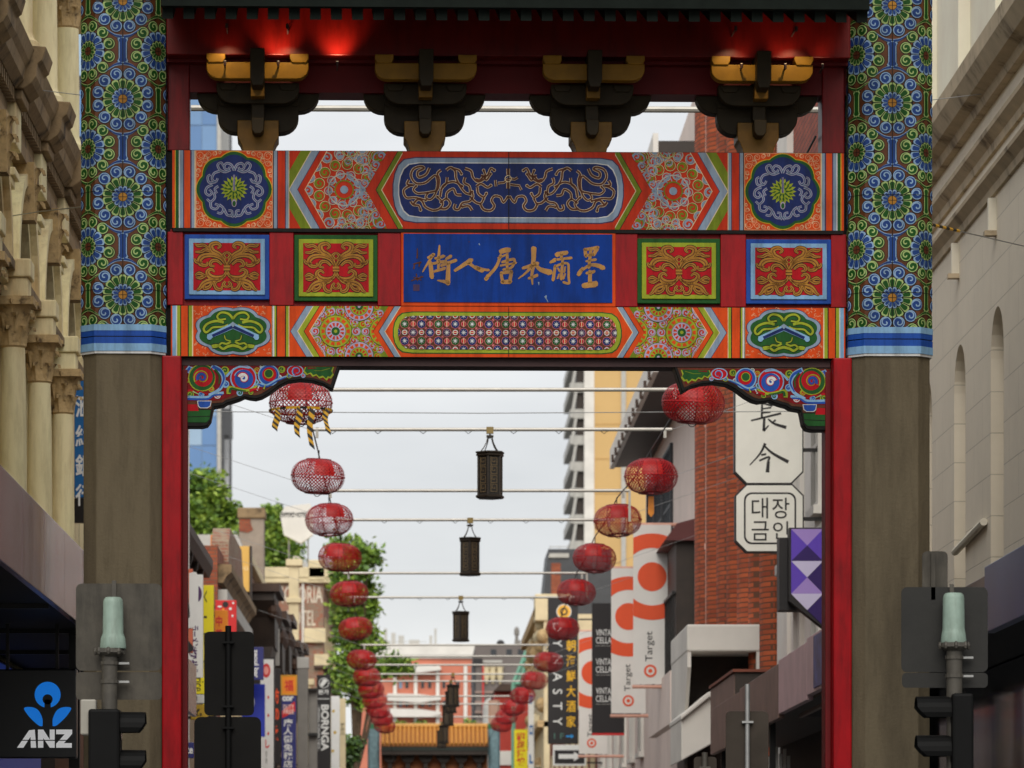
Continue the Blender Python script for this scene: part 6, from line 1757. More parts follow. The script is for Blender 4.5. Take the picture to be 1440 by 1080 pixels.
bx = empty('brown_box_awning', (4.9, 61, 4.4), 'dark brown box awning with rusty cap under the white balcony', 'awning')
part(bx, 'front_face', lambda b: b.box(PX(1034, 61), 5.85, 61, 61.2, PZ(1004, 61), PZ(945, 61), M_dkb)); part(bx, 'side_face', lambda b: b.box(PX(1012, 64), PX(1034, 61)+.01, 61.05, 66, PZ(1030, 63), PZ(945, 61)-.02, M_crust)); part(bx, 'cap', lambda b: b.box(PX(1032, 61)-.02, 5.9, 60.95, 66, PZ(945, 61), PZ(941, 61), plain('rust', 120, 60, 40)))
part(bx, 'body', lambda b: b.box(PX(1036, 61), 5.95, 61.1, 66, 4.05, PZ(946, 61), M_dkb))
sh = empty('brochure_stand', (4.9, 57, .12), 'pale stacked papers in a shop window under the brown awning', 'display')
for k in range(6): part(sh, 'paper', lambda b: b.box(4.75+k*.055, 4.79+k*.055, 57, 57.05, .12, PZ(1064-(k*7 % 17), 57), M_lgrey))

def lobe(a): return a
# Korean restaurant sign
Yk = 60.0
ks = empty('korean_restaurant_sign', (PX(1082, Yk), Yk, PZ(776, Yk)), 'white cut-corner double sign with black Chinese and Korean characters', 'sign')
M_kw = plain('sign_warm_white', 228, 226, 216, .45, .05)
def outl(x0, x1, y0, y1, c, top=True, bot=True):
    pts = []
    pts += [(x0+c, y0), (x1-c, y0), (x1, y0+c)] if top else [(x0, y0), (x1, y0)]
    pts += [(x1, y1-c), (x1-c, y1), (x0+c, y1), (x0, y1-c)] if bot else [(x1, y1), (x0, y1)]
    if top: pts.append((x0, y0+c))
    return pts
def kz(pts): return [(PX(x, Yk), PZ(y, Yk)) for x, y in pts]
uk = part(ks, 'upper_case', lambda b: b.prism(kz(outl(1032.5, 1130, 520, 681, 17, False, True)), Yk, Yk+.2, 'y', M_ink))
off = tuple(ks.location)
sub(uk, off, 'face', lambda b: b.prism(kz(outl(1034.5, 1128, 522, 679, 16, False, True)), Yk-.012, Yk+.05, 'y', M_kw))
lk = part(ks, 'lower_case', lambda b: b.prism(kz(outl(1033.5, 1130.5, 680.5, 777, 16)), Yk+.002, Yk+.2, 'y', M_ink))
sub(lk, off, 'face', lambda b: b.prism(kz(outl(1035.5, 1128.5, 682.7, 775, 15)), Yk-.012, Yk+.05, 'y', M_kw))
sub(lk, off, 'border_ring', lambda b: b.prism(kz(rrect(1046, 1119.5, 692.5, 765.5, 11, 5)), Yk-.015, Yk+.02, 'y', M_ink))
sub(lk, off, 'inner_face', lambda b: b.prism(kz(rrect(1048.5, 1117, 695, 763, 9.5, 5)), Yk-.018, Yk+.02, 'y', M_kw))
words(ks, Yk-.018, [('대', (1057, 1080, 700, 729), M_ink, .0, 0), ('장', (1086, 1110, 700, 729), M_ink, .0, 0), ('금', (1057, 1081, 733, 760), M_ink, .0, 0), ('인', (1087, 1109, 733, 758), M_ink, .0, 0)], 'korean_lettering')
for half in (0, 1):
  kp = Paint(lambda px, py, o_: (PX(px, Yk)-off[0], -.0135-o_, PZ(py, Yk)-off[2]))
  kk = lambda p: (960+p[0]/4.5, 540+p[1]/4.5)
  for q, w0, w1 in (([(502,118),(500,215)],8,9),([(502,122),(568,138)],6,10),([(502,158),(560,150)],6,7),([(502,184),(556,178)],6,7),([(432,232),(500,216),(622,186)],7,9),([(516,218),(512,298)],10,12),([(512,298),(545,262)],10,4),([(588,228),(566,246)],9,4),([(540,222),(580,252),(655,276)],6,14),
                  ([(522,376),(490,440),(424,514)],12,4),([(516,392),(570,440),(668,494)],7,15),([(496,450),(528,444)],8,9),([(484,486),(546,462),(540,490)],8,9),([(542,490),(536,560)],12,16)):
    if (q[0][1] > 340) == bool(half): kp.ribbon(smoothline([kk(p) for p in q], 5), w0*1.5/4.5, M_ink, 1, w1*1.5/4.5)
  kp.build('brush_character', ks)
for yy in (632, 729): part(ks, 'bracket_arm', lambda b: b.box(PX(1128, Yk), XRF+.05, Yk+.06, Yk+.11, PZ(yy+2.5, Yk), PZ(yy-2.5, Yk), M_black))
part(ks, 'top_arm', lambda b: b.box(PX(1128, Yk), XRF+.05, Yk+.06, Yk+.11, PZ(535, Yk), PZ(530, Yk), M_black))
# purple faceted sign
Yp = 57.0
ps = empty('purple_faceted_sign', (PX(1130, Yp), Yp, PZ(882, Yp)), 'dark-cased sign with purple and lilac triangle facets beside the red post', 'sign')
def pzz(pts): return [(PX(x, Yp), PZ(y, Yp)) for x, y in pts]
part(ps, 'case', lambda b: b.prism(pzz([(1110, 742), (1190, 742), (1190, 905), (1157, 882), (1110, 845)]), Yp, Yp+.3, 'y', M_ink))
part(ps, 'rear_box', lambda b: b.box(PX(1095, Yp+.4), PX(1190, Yp+.4), Yp+.3, Yp+.7, PZ(859, Yp+.4), PZ(757, Yp+.4), M_ink))
pA, pB, pC, pD = plain('facet_violet', 96, 64, 186, .35, .04), plain('facet_lilac', 164, 136, 208, .35, .04), plain('facet_pale', 204, 196, 228, .35, .04), plain('facet_dark', 44, 14, 96, .35, .04)
q0, q1, xm = 1112.5, 1157.5, 1135
fa = [([(q0, 744), (q1, 744), (xm, 767)], pB), ([(q0, 744), (xm, 767), (q0, 789)], pA), ([(q1, 744), (q1, 789), (xm, 767)], pA), ([(q0, 789), (xm, 767), (q1, 789)], pD),
      ([(q0, 789), (q1, 789), (xm, 812)], pC), ([(q0, 789), (xm, 812), (q0, 835)], pA), ([(q1, 789), (q1, 835), (xm, 812)], pD), ([(q0, 835), (xm, 812), (q1, 835)], pB),
      ([(q0, 835), (q1, 835), (xm, 858)], pC), ([(q1, 835), (xm, 858), (q1, 880)], pD)]
for pts, m in fa:
    part(ps, 'facet', lambda b: b.prism(pzz(pts), Yp-.012, Yp+.03, 'y', m))
for yy in (744, 789, 835):
    part(ps, 'facet', lambda b: b.prism(pzz([(1158, yy), (1186, yy), (1186, yy+44), (1158, yy+44)]), Yp-.011, Yp+.03, 'y', (pC, pA, pB)[(yy-744)//45]))
part(ps, 'bracket_arm', lambda b: (b.box(PX(1180, Yp), XRF+.05, Yp+.1, Yp+.16, PZ(760, Yp), PZ(756, Yp), M_black), b.box(PX(1180, Yp), XRF+.05, Yp+.1, Yp+.16, PZ(840, Yp), PZ(836, Yp), M_black)))

# Target banners
def banner(label, Y, q, cx, cyd, rr, ty, sy, zoff=0):
    x0, x1 = PX(q[0], Y), PX(q[1], Y)
    r = empty('street_banner', ((x0+x1)/2, Y, PZ(q[3], Y)), label, 'banner', 'tall red and white banners')
    b0 = part(r, 'fabric', lambda b: b.box(x0, x1, Y, Y+.02, PZ(q[3], Y), PZ(q[2], Y), M_ban))
    p = Paint(lambda px, py, o_: (PX(px, Y)-r.location.x, -.002-o_, PZ(py, Y)-r.location.z)); p.step = .003
    p.clips = [[(q[0], q[2]), (q[1], q[2]), (q[1], q[3]), (q[0], q[3])]]
    w = q[1]-q[0]
    p.disc(cx, cyd, rr, M_tor, 1, 28)
    R0 = rr*2.55
    p.ribbon([(cx+R0*.97*cos(2*pi*i/48), cyd+R0*.97*sin(2*pi*i/48)) for i in range(48)], rr*1.0, M_tor, 1, closed=True)
    p.build('printed_rings', r)
    p.mb = MB()
    p.disc(cx+(sy[2] if len(sy) > 2 else 0), sy[0], sy[1], M_tor, 2, 20); p.disc(cx+(sy[2] if len(sy) > 2 else 0), sy[0], sy[1]*.66, M_ban, 3, 18); p.disc(cx+(sy[2] if len(sy) > 2 else 0), sy[0], sy[1]*.34, M_tor, 4, 14)
    p.build('roundel', r)
    words(r, Y-.001, [('Target', ty, M_ink, .0, -90)])
    for yy, nm in ((q[3]+2, 'lower_arm'), (q[2]-2, 'upper_arm')):
        part(r, nm, lambda b: b.tube([(x0-.02, Y+.05, PZ(yy+1.5, Y)), (XRF+.05, Y+.05, PZ(yy+1.5, Y))], .04, M_pinkp, 8))
    for k in (0.2, .8):
        part(r, 'tie', lambda b: b.tube([(x0+(x1-x0)*k, Y+.03, PZ(q[3]-1, Y)), (x0+(x1-x0)*k, Y+.05, PZ(q[3]+3, Y))], .006, M_black, 4))
    return r
banner('red and white ringed banner nearest the enclosed dark balcony', 90, (890.5, 943.5, 738, 962), 917, 811, 20.5, (907.5, 920.5, 888, 930), (943.5, 9, -2.5))
banner('red and white ringed banner between the black cellars banner and another ringed banner', 99, (859.5, 908, 799, 1003), 884, 867, 19, (878, 889, 934, 972), (985.5, 8, -.5))
banner('red and white ringed banner between the black Chinese restaurant sign and cellars banner', 117, (814, 854, 888, 1060), 834.5, 946, 17, (826, 836, 1004, 1036), (1045, 6.6, -2.5))
# Vintage cellars
s = vsign('black banner repeating white VINTAGE CELLARS lettering', 108, (832.5, 878, 848, 1031), M_ink, name='street_banner', cat='banner', side=1)
words(s, 108, [q for k in range(3) for q in (('VINTAGE', (838, 868, 885+k*41, 894+k*41), M_swht, .008, 0), ('CELLARS', (838, 868, 896+k*41, 905+k*41), M_swht, .008, 0), ('FINE WINE MERCHANTS', (838, 868, 907.5+k*41, 909+k*41), M_lgrey, 0, 0))])
part(s, 'red_base', lambda b: b.box(PX(832.5, 107.98), PX(878, 107.98), 107.96, 108.1, PZ(1034, 108), PZ(1031, 108), M_sred))
# Dynasty restaurant sign
s = vsign('black vertical sign with yellow Chinese characters and white DYNASTY letters', 134, (770.5, 813, 840, 1046), M_ink, side=1)
words(s, 134, [(c_, (796.5, 809.5, 900+i*21.3, 916+i*21.3), plain('sign_gold', 240, 180, 30), .012, 0) for i, c_ in enumerate('朝海鮮大酒家')] + [('D  Y  N  A  S  T  Y', (777.5, 790.5, 876, 1020), M_swht, .0, 90), ('1 F', (779, 793, 1031, 1039), plain('dim_green', 70, 110, 100), .01, 0)])
blobs(s, 134, [(circ(793, 860, 10.5), M_swht, 1), (circ(793, 860, 9.5), plain('gold2', 226, 170, 60), 2), (circ(793, 860, 5.5), M_ink, 3), (circ(793, 860, 3.2), plain('gold2', 226, 170, 60), 4), ([(796, 1034.3), (803, 1034.3), (803, 1032), (807, 1035.4), (803, 1038.8), (803, 1036.5), (796, 1036.5)], plain('arrow_blue', 30, 140, 210), 1)], 'round_logo')
s = vsign('white box sign with black panel and white arrow below the black restaurant sign', 132, (777.5, 824, 1047.5, 1077), M_swht, side=1)
blobs(s, 132, [([(780, 1055), (822, 1055), (822, 1074), (780, 1074)], M_ink, 1), ([(785.5, 1060.5), (807, 1060.5), (807, 1057), (817.5, 1063.7), (807, 1070.5), (807, 1067), (785.5, 1067)], M_swht, 2)], 'arrow')

# buildings beyond the banners
r5 = building('pink_rendered_building', 'pinkish rendered building behind the ringed banners', XRF, 14, 107, 136, 9.6, M_pinkr)
for y in (108, 112.5, 117, 121.5, 126, 130.5):
    swin(r5, -1, XRF, y, y+1.6, 5.4, 8, frame=M_white)
part(r5, 'parapet', lambda b: b.box(XRF-.2, XRF+.3, 107, 136, 9.5, 10.0, M_white), bevel=.02)
r5b = building('brick_lane_building', 'brick building with cream ornaments behind the black restaurant sign', XRF, 13, 136, 186, 8.4, M_redbr)
for y in (138, 144, 150, 156, 162, 168, 174, 180): swin(r5b, -1, XRF, y, y+2, 5, 7.6, frame=M_cream)
r7 = building('cream_ornate_facade', 'narrow cream facade with lumpy weathered ornament past the restaurant sign', XRF-.2, 12, 188, 214, 14.3, M_cream)
random.seed(9)
for k in range(46):
    y, z = random.uniform(188, 213), random.choice((6.5, 7.2, 10.2, 12.6, 13.6))+random.uniform(-.5, .5)
    part(r7, 'ornament', lambda b: b.ball((XRF-.25, y, z), .3, .5, .35, M_carve if k % 3 else M_cream, 8, 6), smooth=True)
part(r7, 'pediment', lambda b: b.box(XRF-.6, XRF+1, 187.9, 190, 14.0, 15.2, M_cream), bevel=.04)
part(r7, 'cornice', lambda b: (b.box(XRF-.6, XRF+.2, 188, 214, 14.2, 14.7, M_carve), b.box(XRF-.5, XRF+.2, 188, 214, 9.2, 9.5, M_carve)), bevel=.03)
part(r7, 'brick_chimney', lambda b: b.box(PX(775, 189.5), PX(788, 189.5), 189, 190, 14, PZ(793, 189.5), M_redbr))
r8 = building('charcoal_gabled_building', 'charcoal building with slanted wall and roof rail above the cream facade', 7.0, 16, 216, 240, 15, M_char)
part(r8, 'slant_wall', lambda b: b.prism([(PX(x, 215.5), PZ(y, 215.5)) for x, y in ((762, 860), (771, 772), (860, 772), (860, 900), (762, 900))], 215.5, 222, 'y', M_char))
part(r8, 'light_panel', lambda b: b.prism([(PX(x, 215.4), PZ(y, 215.4)) for x, y in ((771, 784), (773, 778), (800, 778), (800, 784))], 215.4, 215.6, 'y', M_lgrey))
part(r8, 'roof_rail', lambda b: (b.box(PX(773, 215.5), PX(830, 215.5), 215.6, 215.66, PZ(769, 215.5), PZ(768, 215.5), M_lgrey),) + tuple(b.box(PX(x, 215.5), PX(x+.8, 215.5), 215.6, 215.66, PZ(773, 215.5), PZ(768, 215.5), M_lgrey) for x in (773, 787, 801, 815)))
gs = empty('green_steel_frame', (5.5, 236, .1), 'pale green slanting steel frame beside the grey building', 'steel frame')
M_gst = plain('green_steel', 122, 178, 154, .5, .12)
for (a, b_) in (((722, 962), (750, 893)), ((730, 962), (752, 905)), ((744, 960), (750, 900)), ((722, 962), (722, 1290)), ((748, 962), (750, 1290))):
    part(gs, 'beam', lambda b: b.tube([P(a[0], a[1], 236), P(b_[0], min(b_[1], 1297), 236)], .12, M_gst, 4))
part(gs, 'cross_beam', lambda b: (b.tube([P(722, 962, 236), P(750, 958, 236)], .1, M_gst, 4), b.tube([P(735, 930, 236), P(751, 925, 236)], .1, M_gst, 4)))
s = vsign('yellow vertical sign with red Chinese characters near the far gate', 200, (723, 742, 1026, 1098), M_syel, side=1, wall=XRF-.15)
words(s, 200, [(c_, (726.5, 738.5, 1030+i*12, 1041+i*12), M_sred, .06, 0) for i, c_ in enumerate('龍鳳酒楼')])
s = vsign('narrow white sign with blue marks near the far gate', 192, (743, 751, 975, 1098), M_swht, side=1, wall=XRF-.15)
words(s, 192, [('L', (744.5, 749.5, 1061, 1074), M_sblue, .06, 0), ('ic', (744.5, 749.5, 978, 990), M_sblue, .06, 90), ('口', (744.5, 749.5, 1020, 1034), M_sblue, .06, 0)])
rr_ = building('red_corner_shop', 'red shop wall with white band behind the far gate column', PX(696, 244), 9, 244, 262, PZ(972, 244), plain('red_wall', 176, 58, 44, .7, .12))
part(rr_, 'white_band', lambda b: b.box(PX(695.5, 244), 9, 243.9, 244.1, PZ(1076, 244), PZ(1056, 244), M_white))
part(rr_, 'roof', lambda b: b.prism([(PX(694, 244), PZ(972, 244)), (9.2, PZ(972, 244)), (9.2, PZ(962, 244)), (PX(704, 244), PZ(962, 244))], 243.5, 262, 'y', M_choc))

# ---------------- far gate
YG = 229
fg = empty('far_street_gate', (PX(610, YG), YG, 0), 'distant gate with golden tiled roof between grey-teal columns', 'gate')
for a, c_ in ((517, 534), (686.5, 703)):
    xc = (PX(a, YG)+PX(c_, YG))/2; hw = (PX(c_, YG)-PX(a, YG))/2
    part(fg, 'column', lambda b: b.prism([(xc+x, YG+y) for x, y in oct_pts(hw, hw*.35)], 0.05, PZ(1024, YG), 'z', M_teal))
    part(fg, 'column_cap', lambda b: (b.prism([(xc+x, YG+y) for x, y in oct_pts(hw*1.03, hw*.35)], PZ(1025, YG), PZ(1018, YG), 'z', plain('cap_green', 60, 130, 90)), b.prism([(xc+x, YG+y) for x, y in oct_pts(hw*.95, hw*.35)], PZ(1018, YG), PZ(985, YG), 'z', plain('cap_pink', 196, 160, 140))))
M_gtile = plain('golden_tile', 206, 142, 58, .35, .2, 8)
zr, ze = PZ(1022, YG), PZ(1047, YG-1.3)
xa, xb = PX(536, YG), PX(686, YG)
part(fg, 'roof_deck', lambda b: b.prism([(YG-1.3, ze), (YG, zr), (YG+1.3, ze), (YG+1.3, ze-.1), (YG-1.3, ze-.1)], xa, xb, 'x', plain('golden_pan_tile', 160, 100, 36, .4, .2, 8)))
for i in range(25):
    x = xa+.1+(xb-xa-.2)*i/24
    part(fg, 'roof_tile_roll', lambda b: b.tube([(x, YG-1.4, ze+.03), (x, YG, zr+.05)], .075, M_gtile, 6), smooth=True)
part(fg, 'ridge', lambda b: b.box(xa, xb, YG-.12, YG+.12, zr, zr+.18, plain('ridge_tile', 232, 176, 96, .4)), bevel=.03)
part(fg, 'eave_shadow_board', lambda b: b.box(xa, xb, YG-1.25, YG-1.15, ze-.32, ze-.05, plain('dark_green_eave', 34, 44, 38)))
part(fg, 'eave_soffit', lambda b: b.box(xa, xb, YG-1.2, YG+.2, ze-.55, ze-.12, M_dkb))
for i in range(6):
    x = xa+(xb-xa)*(i+.5)/6
    part(fg, 'bracket_set', lambda b: (b.prism([(x-.42, ze-.5), (x+.42, ze-.5), (x+.36, ze-.75), (x+.2, ze-.95), (x-.2, ze-.95), (x-.36, ze-.75)], YG-.7, YG+.1, 'y', M_dkb), b.box(x-.12, x+.12, YG-.6, YG+.1, ze-1.3, ze-.9, M_dkb)))
part(fg, 'back_panel', lambda b: b.box(xa, xb, YG+.12, YG+.3, ze-1.9, ze-.4, plain('panel_orange', 190, 120, 70, .6, .3, 3)))
part(fg, 'beam', lambda b: b.box(xa-.1, xb+.1, YG-.2, YG+.2, ze-3.2, ze-1.35, plain('beam_red', 150, 40, 34, .5, .4, 4)))

# ---------------- end of the street
eb = building('orange_banded_building', 'orange-red building with white balcony bands beyond the far gate', PX(500, 330), PX(684, 330), 330, 350, PZ(925, 330), M_orw)
Ye = 330
for y0_ in (936, 962, 978, 999):
    hh = 7 if y0_ == 962 else 11
    pts = [(PX(545, Ye), PZ(y0_+hh-3, Ye)), (PX(545, Ye), PZ(y0_-2, Ye)), (PX(590, Ye), PZ(y0_-1, Ye)), (PX(620, Ye), PZ(y0_+3, Ye)), (PX(620, Ye), PZ(y0_+hh-4, Ye)), (PX(590, Ye), PZ(y0_+hh, Ye))]
    if y0_ != 962: part(eb, 'white_balcony', lambda b: b.prism(pts, Ye-1.2, Ye+.1, 'y', M_white))
for x in (553, 582, 613, 652): part(eb, 'white_pier', lambda b: b.box(PX(x, Ye), PX(x+5, Ye), Ye-.5, Ye+.1, 0, PZ(935, Ye), M_white))
for x in (561, 570, 592, 602, 622, 632, 642, 662, 672):
    for y in (962, 988): fwin(eb, Ye, PX(x, Ye), PX(x+4.5, Ye), PZ(y+6, Ye), PZ(y-3, Ye), M_glassb if x % 2 else M_glassd)
part(eb, 'parapet', lambda b: b.box(PX(499, Ye), PX(685, Ye), Ye-.2, Ye+.3, PZ(926, Ye), PZ(921, Ye), M_lgrey))
we = building('white_plant_building', 'pale grey flat-roofed building with rooftop plant and masts', PX(500, 420), PX(672, 420), 420, 440, PZ(908, 420), M_white)  # pale materials stand in for distance haze
Yw = 420
for (a, c_, t_) in ((523, 548, 899), (550, 556, 888), (560, 568, 892), (575, 590, 898), (604, 608, 892), (611, 614, 882), (521, 524, 884), (531, 534, 890), (540, 544, 882)):
    part(we, 'roof_plant', lambda b: b.box(PX(a, Yw), PX(c_, Yw), Yw+2, Yw+4, PZ(910, Yw), PZ(t_, Yw), M_lgrey))
part(we, 'handrail', lambda b: b.box(PX(520, Yw), PX(600, Yw), Yw+1, Yw+1.1, PZ(902, Yw), PZ(901, Yw), M_lgrey))
gb = building('grey_lettered_building', 'dark grey building with pale ornaments, name strip and a roof tank', PX(668, 300), PX(748, 300), 300, 318, PZ(907, 300), plain('dark_grey_render', 110, 102, 98, .8, .12, .5))
Yg = 300
part(gb, 'step', lambda b: b.box(PX(664, Yg), PX(669, Yg), Yg, Yg+6, 0, PZ(932, Yg), M_char))
part(gb, 'pale_name_strip', lambda b: b.box(PX(679, Yg), PX(706, Yg), Yg-.05, Yg+.05, PZ(932, Yg), PZ(928.5, Yg), M_lgrey))
part(gb, 'sign_strip', lambda b: b.box(PX(665, Yg), PX(678, Yg), Yg-.3, Yg+.1, PZ(934, Yg), PZ(926, Yg), M_ink))
for x in (684, 693, 703):
    part(gb, 'pale_ornament', lambda b: b.lathe(PX(x, Yg), Yg-.15, [(.05, PZ(962, Yg)), (.2, PZ(955, Yg)), (.26, PZ(948, Yg)), (.2, PZ(942, Yg)), (.28, PZ(938, Yg))], M_cream, 10), smooth=True)
for k in range(5): part(gb, 'floor_band', lambda b: b.box(PX(668, Yg), PX(748, Yg), Yg-.2, Yg+.1, PZ(975+k*14, Yg), PZ(972+k*14, Yg), plain('grey_pink', 150, 128, 118)))
for x in (690, 712, 728):
    for y in (916, 980, 994): fwin(gb, Yg, PX(x, Yg), PX(x+8, Yg), PZ(y+5, Yg), PZ(y-3, Yg), M_glassd)
part(gb, 'roof_tank', lambda b: b.ball((PX(705, Yg), Yg+3, PZ(902, Yg)), .3, .3, .3, M_ink)); part(gb, 'tank_stand', lambda b: b.box(PX(703, Yg), PX(707, Yg), Yg+2.9, Yg+3.1, PZ(908, Yg), PZ(904, Yg), M_ink))
part(gb, 'flue', lambda b: b.lathe(PX(728, Yg), Yg+3, [(.12, PZ(908, Yg)), (.12, PZ(890, Yg)), (.19, PZ(889, Yg)), (.19, PZ(882, Yg)), (.1, PZ(878, Yg))], M_grey, 10))
part(gb, 'flue_base', lambda b: b.box(PX(725, Yg), PX(733, Yg), Yg+2.5, Yg+3.5, PZ(909, Yg), PZ(897, Yg), M_grey))
part(gb, 'red_banner', lambda b: b.box(PX(678.3, Yg), PX(680.3, Yg), Yg-.3, Yg-.2, PZ(1010, Yg), PZ(936, Yg), M_sred))
part(gb, 'dome', lambda b: b.lathe(PX(694, Yg), Yg-1, [(.8, 0), (.8, PZ(998, Yg)), (.75, PZ(990, Yg)), (.5, PZ(984, Yg)), (.1, PZ(981, Yg))], M_lgrey, 14), smooth=True)

# ---------------- towers behind
YT = 470
tw = building('tan_balcony_tower', 'tall tan apartment tower with stacked pale balconies on its side', PX(828, YT), PX(1010, YT), YT, YT+26, 64.5, M_tan)
part(tw, 'white_pier', lambda b: b.box(PX(821.5, YT), PX(835.5, YT), YT-.3, YT+26, 0, 65, M_white))
part(tw, 'pale_pier', lambda b: b.box(PX(873.5, YT), PX(880, YT), YT-.3, YT+1, 0, 65, M_lgrey))
for k in range(21):
    z = 2+k*2.97
    o1 = part(tw, 'balcony', lambda b: b.box(PX(802, YT), PX(822, YT), YT+.5, YT+22, z, z+1.05, M_lgrey))
    sub(o1, tuple(tw.location), 'balcony_recess', lambda b: b.box(PX(811, YT), PX(822, YT), YT+1, YT+22, z+1.05, z+2.97, M_dkb))
    sub(o1, tuple(tw.location), 'blade', lambda b: b.prism([(PX(802, YT), z+.1), (PX(806, YT), z+.1), (PX(812, YT), z+2.9), (PX(808, YT), z+2.9)], YT+.3, YT+.6, 'y', M_lgrey))
for k in range(16): part(tw, 'floor_joint', lambda b: b.box(PX(836, YT), PX(873, YT), YT-.05, YT+.1, 4+k*3.9, 4.08+k*3.9, plain('tan_joint', 186, 146, 84)))
YB = 430
gt = building('blue_glass_tower', 'blue glass office tower rising behind the left shop roofs', PX(150, YB), PX(305.5, YB), YB, YB+20, 96, M_glassb)
M_gp = [plain('glass_pane_%d' % i, r, g, b, .12, .12, .08, spec=.8) for i, (r, g, b) in enumerate(((112, 148, 190), (132, 162, 196), (94, 132, 180), (150, 176, 200)))]
random.seed(4)
for j in range(26):
    for i, (a, c_) in enumerate(((232, 248), (248, 262), (262, 284), (284, 305))):
        part(gt, 'glass_panel', lambda b: b.box(PX(a, YB)+.04, PX(c_, YB)-.04, YB-.12, YB+.05, 18+j*3+.05, 18+(j+1)*3-.05, M_gp[random.randrange(4)]))
part(gt, 'service_core', lambda b: b.box(PX(305.5, YB), PX(311, YB), YB-.3, YB+18, 0, 96, M_lgrey))
part(gt, 'open_bay', lambda b: b.box(PX(311, YB), PX(320, YB), YB+6, YB+8, 0, 58, plain('pale_bay', 214, 216, 220)))
for x in (312, 322.5): part(gt, 'dark_mast', lambda b: b.box(PX(x, YB), PX(x+3.2, YB), YB-.3, YB+.6, 30, 96 if x > 320 else 58, M_char))
part(gt, 'bridge_box', lambda b: b.box(PX(310, YB), PX(325, YB), YB-.2, YB+4, PZ(612, YB), PZ(575, YB), M_char))
gt2 = building('near_glass_slab', 'slim blue-grey glass slab seen between stone building and gate column', PX(60, 200), PX(150, 200), 200, 216, 44, M_glassd)
for j in range(12):
    part(gt2, 'glass_panel', lambda b: b.box(PX(60, 200), PX(150, 200), 199.9, 200.05, 9+j*2.9, 9+j*2.9+2.2, M_gp[j % 4]))

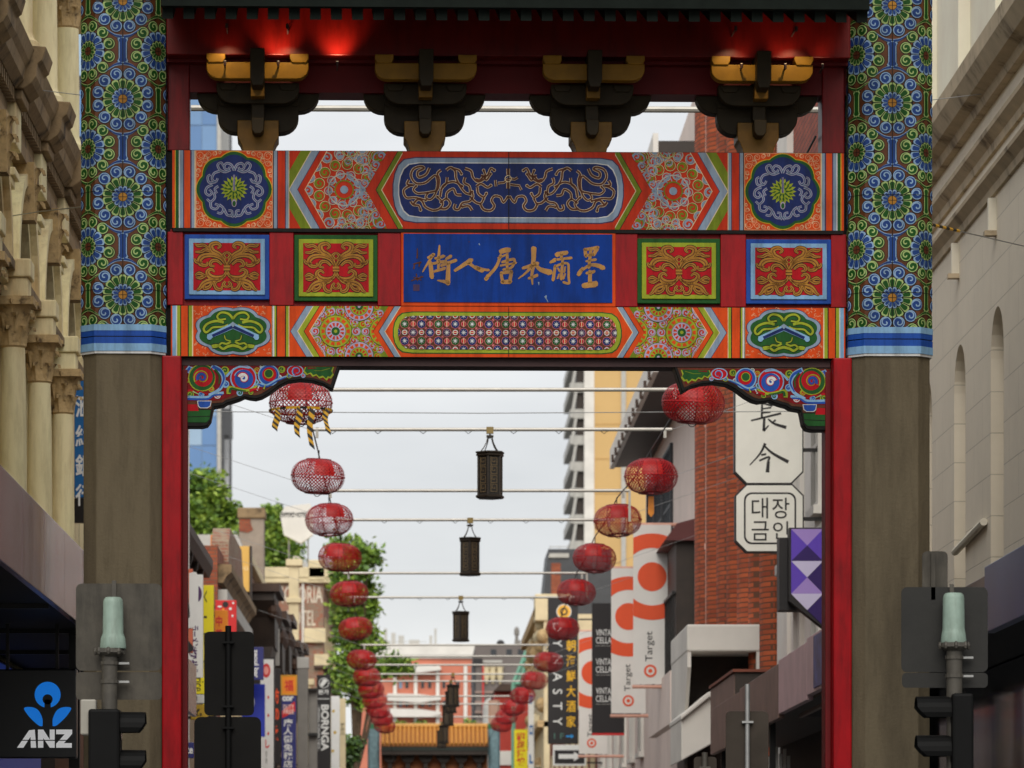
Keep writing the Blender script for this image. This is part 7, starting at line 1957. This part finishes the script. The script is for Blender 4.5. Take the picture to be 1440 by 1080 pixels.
# ---------------- trees
M_leaf = [plain('leaf_%d' % i, r, g, b, .55, .25, 3) for i, (r, g, b) in enumerate(((98, 128, 42), (122, 152, 50), (72, 104, 36), (146, 170, 64)))]
M_leafd = [plain('dark_leaf_%d' % i, r, g, b, .55, .25, 3) for i, (r, g, b) in enumerate(((62, 92, 40), (84, 116, 46), (46, 72, 34), (108, 138, 54)))]
M_bark = plain('bark', 84, 68, 52, .9, .3, 4, bump=.4)
def tree(label, X, Y, h, lobes, seed, n, leaves, tr=.2, ls=.22, name='plane_tree', group=None):
    rd = random.Random(seed)
    r = empty(name, (X, Y, .1), label, 'tree', group)
    zc = sum(l[2] for l in lobes)/len(lobes)
    part(r, 'trunk', lambda b: b.tube([(X, Y, .05), (X+.05, Y, h*.3), (X-.05, Y+.1, h*.55), (X, Y, h*.8)], tr, M_bark, 8, tr*.35), smooth=True)
    for (lx, ly, lz, rx, ry, rz) in lobes:
        part(r, 'limb', lambda b: b.tube([(X, Y, min(h*.5, lz-rz*.9)), ((X+lx)/2+.1, (Y+ly)/2, lz-rz*.5), (lx, ly, lz)], tr*.45, M_bark, 6, tr*.12), smooth=True)
    b = MB(off=tuple(r.location))
    tot = sum(l[3]*l[4]*l[5] for l in lobes)
    for (lx, ly, lz, rx, ry, rz) in lobes:
        k = int(n*rx*ry*rz/tot)
        # clumps of leaves spread through the lobe
        nc = max(6, k//26)
        for c in range(nc):
            while True:
                u = [rd.uniform(-1, 1) for _ in range(3)]
                d = sqrt(sum(q*q for q in u))
                if .25 < d < 1: break
            s_ = (.62+.5*rd.random())
            cx, cy, cz = lx+u[0]*rx*s_, ly+u[1]*ry*s_, lz+u[2]*rz*s_
            cm = leaves[rd.choice((0, 0, 1, 1, 2, 3))]
            cr = ls*rd.uniform(1.2, 2.6)
            for q in range(26):
                p = Vector((cx+rd.gauss(0, cr*.55), cy+rd.gauss(0, cr*.55), cz+rd.gauss(0, cr*.42)))
                a = Vector((rd.gauss(0, 1), rd.gauss(0, 1), rd.gauss(0, .6))).normalized()
                bb_ = a.cross(Vector((rd.gauss(0, 1), rd.gauss(0, 1), rd.gauss(0, 1)))).normalized()
                e = ls*rd.uniform(.5, 1.0)
                m = cm if rd.random() < .75 else leaves[rd.randrange(4)]
                b.add([tuple(p-a*e), tuple(p+bb_*e*.5), tuple(p+a*e), tuple(p-bb_*e*.5)], [(0, 1, 2, 3)], m)
    tag(b.build('crown', r), kind='stuff')
    return r
def lob(px, py, Y, rpx, rpy, dy=0):
    k = Y/F
    return (PX(px, Y), Y+dy, PZ(py, Y), rpx*k, rpx*k, rpy*k)
tree('bright green tree behind the low gabled shop roof', PX(292, 180), 180, 18, [lob(288, 695, 180, 26, 30), lob(318, 725, 180, 18, 26, 1), lob(275, 735, 180, 22, 34, -1), lob(300, 760, 180, 28, 26), lob(262, 690, 180, 16, 26)], 3, 9000, M_leaf, .22, .2)
tree('bright green tree behind the white hotel roof sign', PX(392, 262), 262, 24, [lob(385, 732, 262, 20, 20), lob(402, 745, 262, 16, 22, 1), lob(372, 750, 262, 14, 24, -1), lob(416, 728, 262, 9, 9), lob(395, 780, 262, 30, 30)], 4, 6500, M_leaf, .28, .24)
tree('dark green street tree overhanging the left lantern string', PX(500, 172), 172, 13, [lob(500, 790, 172, 28, 34), lob(485, 830, 172, 22, 40, -.6), lob(512, 840, 172, 22, 36, .6), lob(492, 890, 172, 26, 44), lob(520, 905, 172, 20, 30, .5), lob(482, 950, 172, 16, 40, -.5), lob(526, 782, 172, 10, 12), lob(548, 938, 172, 20, 18), lob(572, 938, 172, 12, 10), lob(505, 965, 172, 18, 40), lob(475, 770, 172, 16, 18)], 5, 11000, [M_leafd[1], M_leaf[0], M_leaf[1], M_leaf[3]], .2, .17, 'street_tree')
tree('small dark tree at the foot of the cream sign', PX(490, 150), 150, 6.5, [lob(487, 1062, 150, 12, 18), lob(497, 1050, 150, 8, 14), lob(480, 1040, 150, 6, 10)], 6, 1500, M_leafd, .08, .14, 'street_tree')
for i, (px, w) in enumerate(((565, 14), (590, 10), (660, 12))):
    tree('yellow-green shrub on the ledge behind the golden roof', PX(px, 236), 236, 9, [lob(px, 1020, 236, w, 5)], 30+i, 350, M_leaf, .05, .14, 'shrub', 'shrubs behind the golden roof')
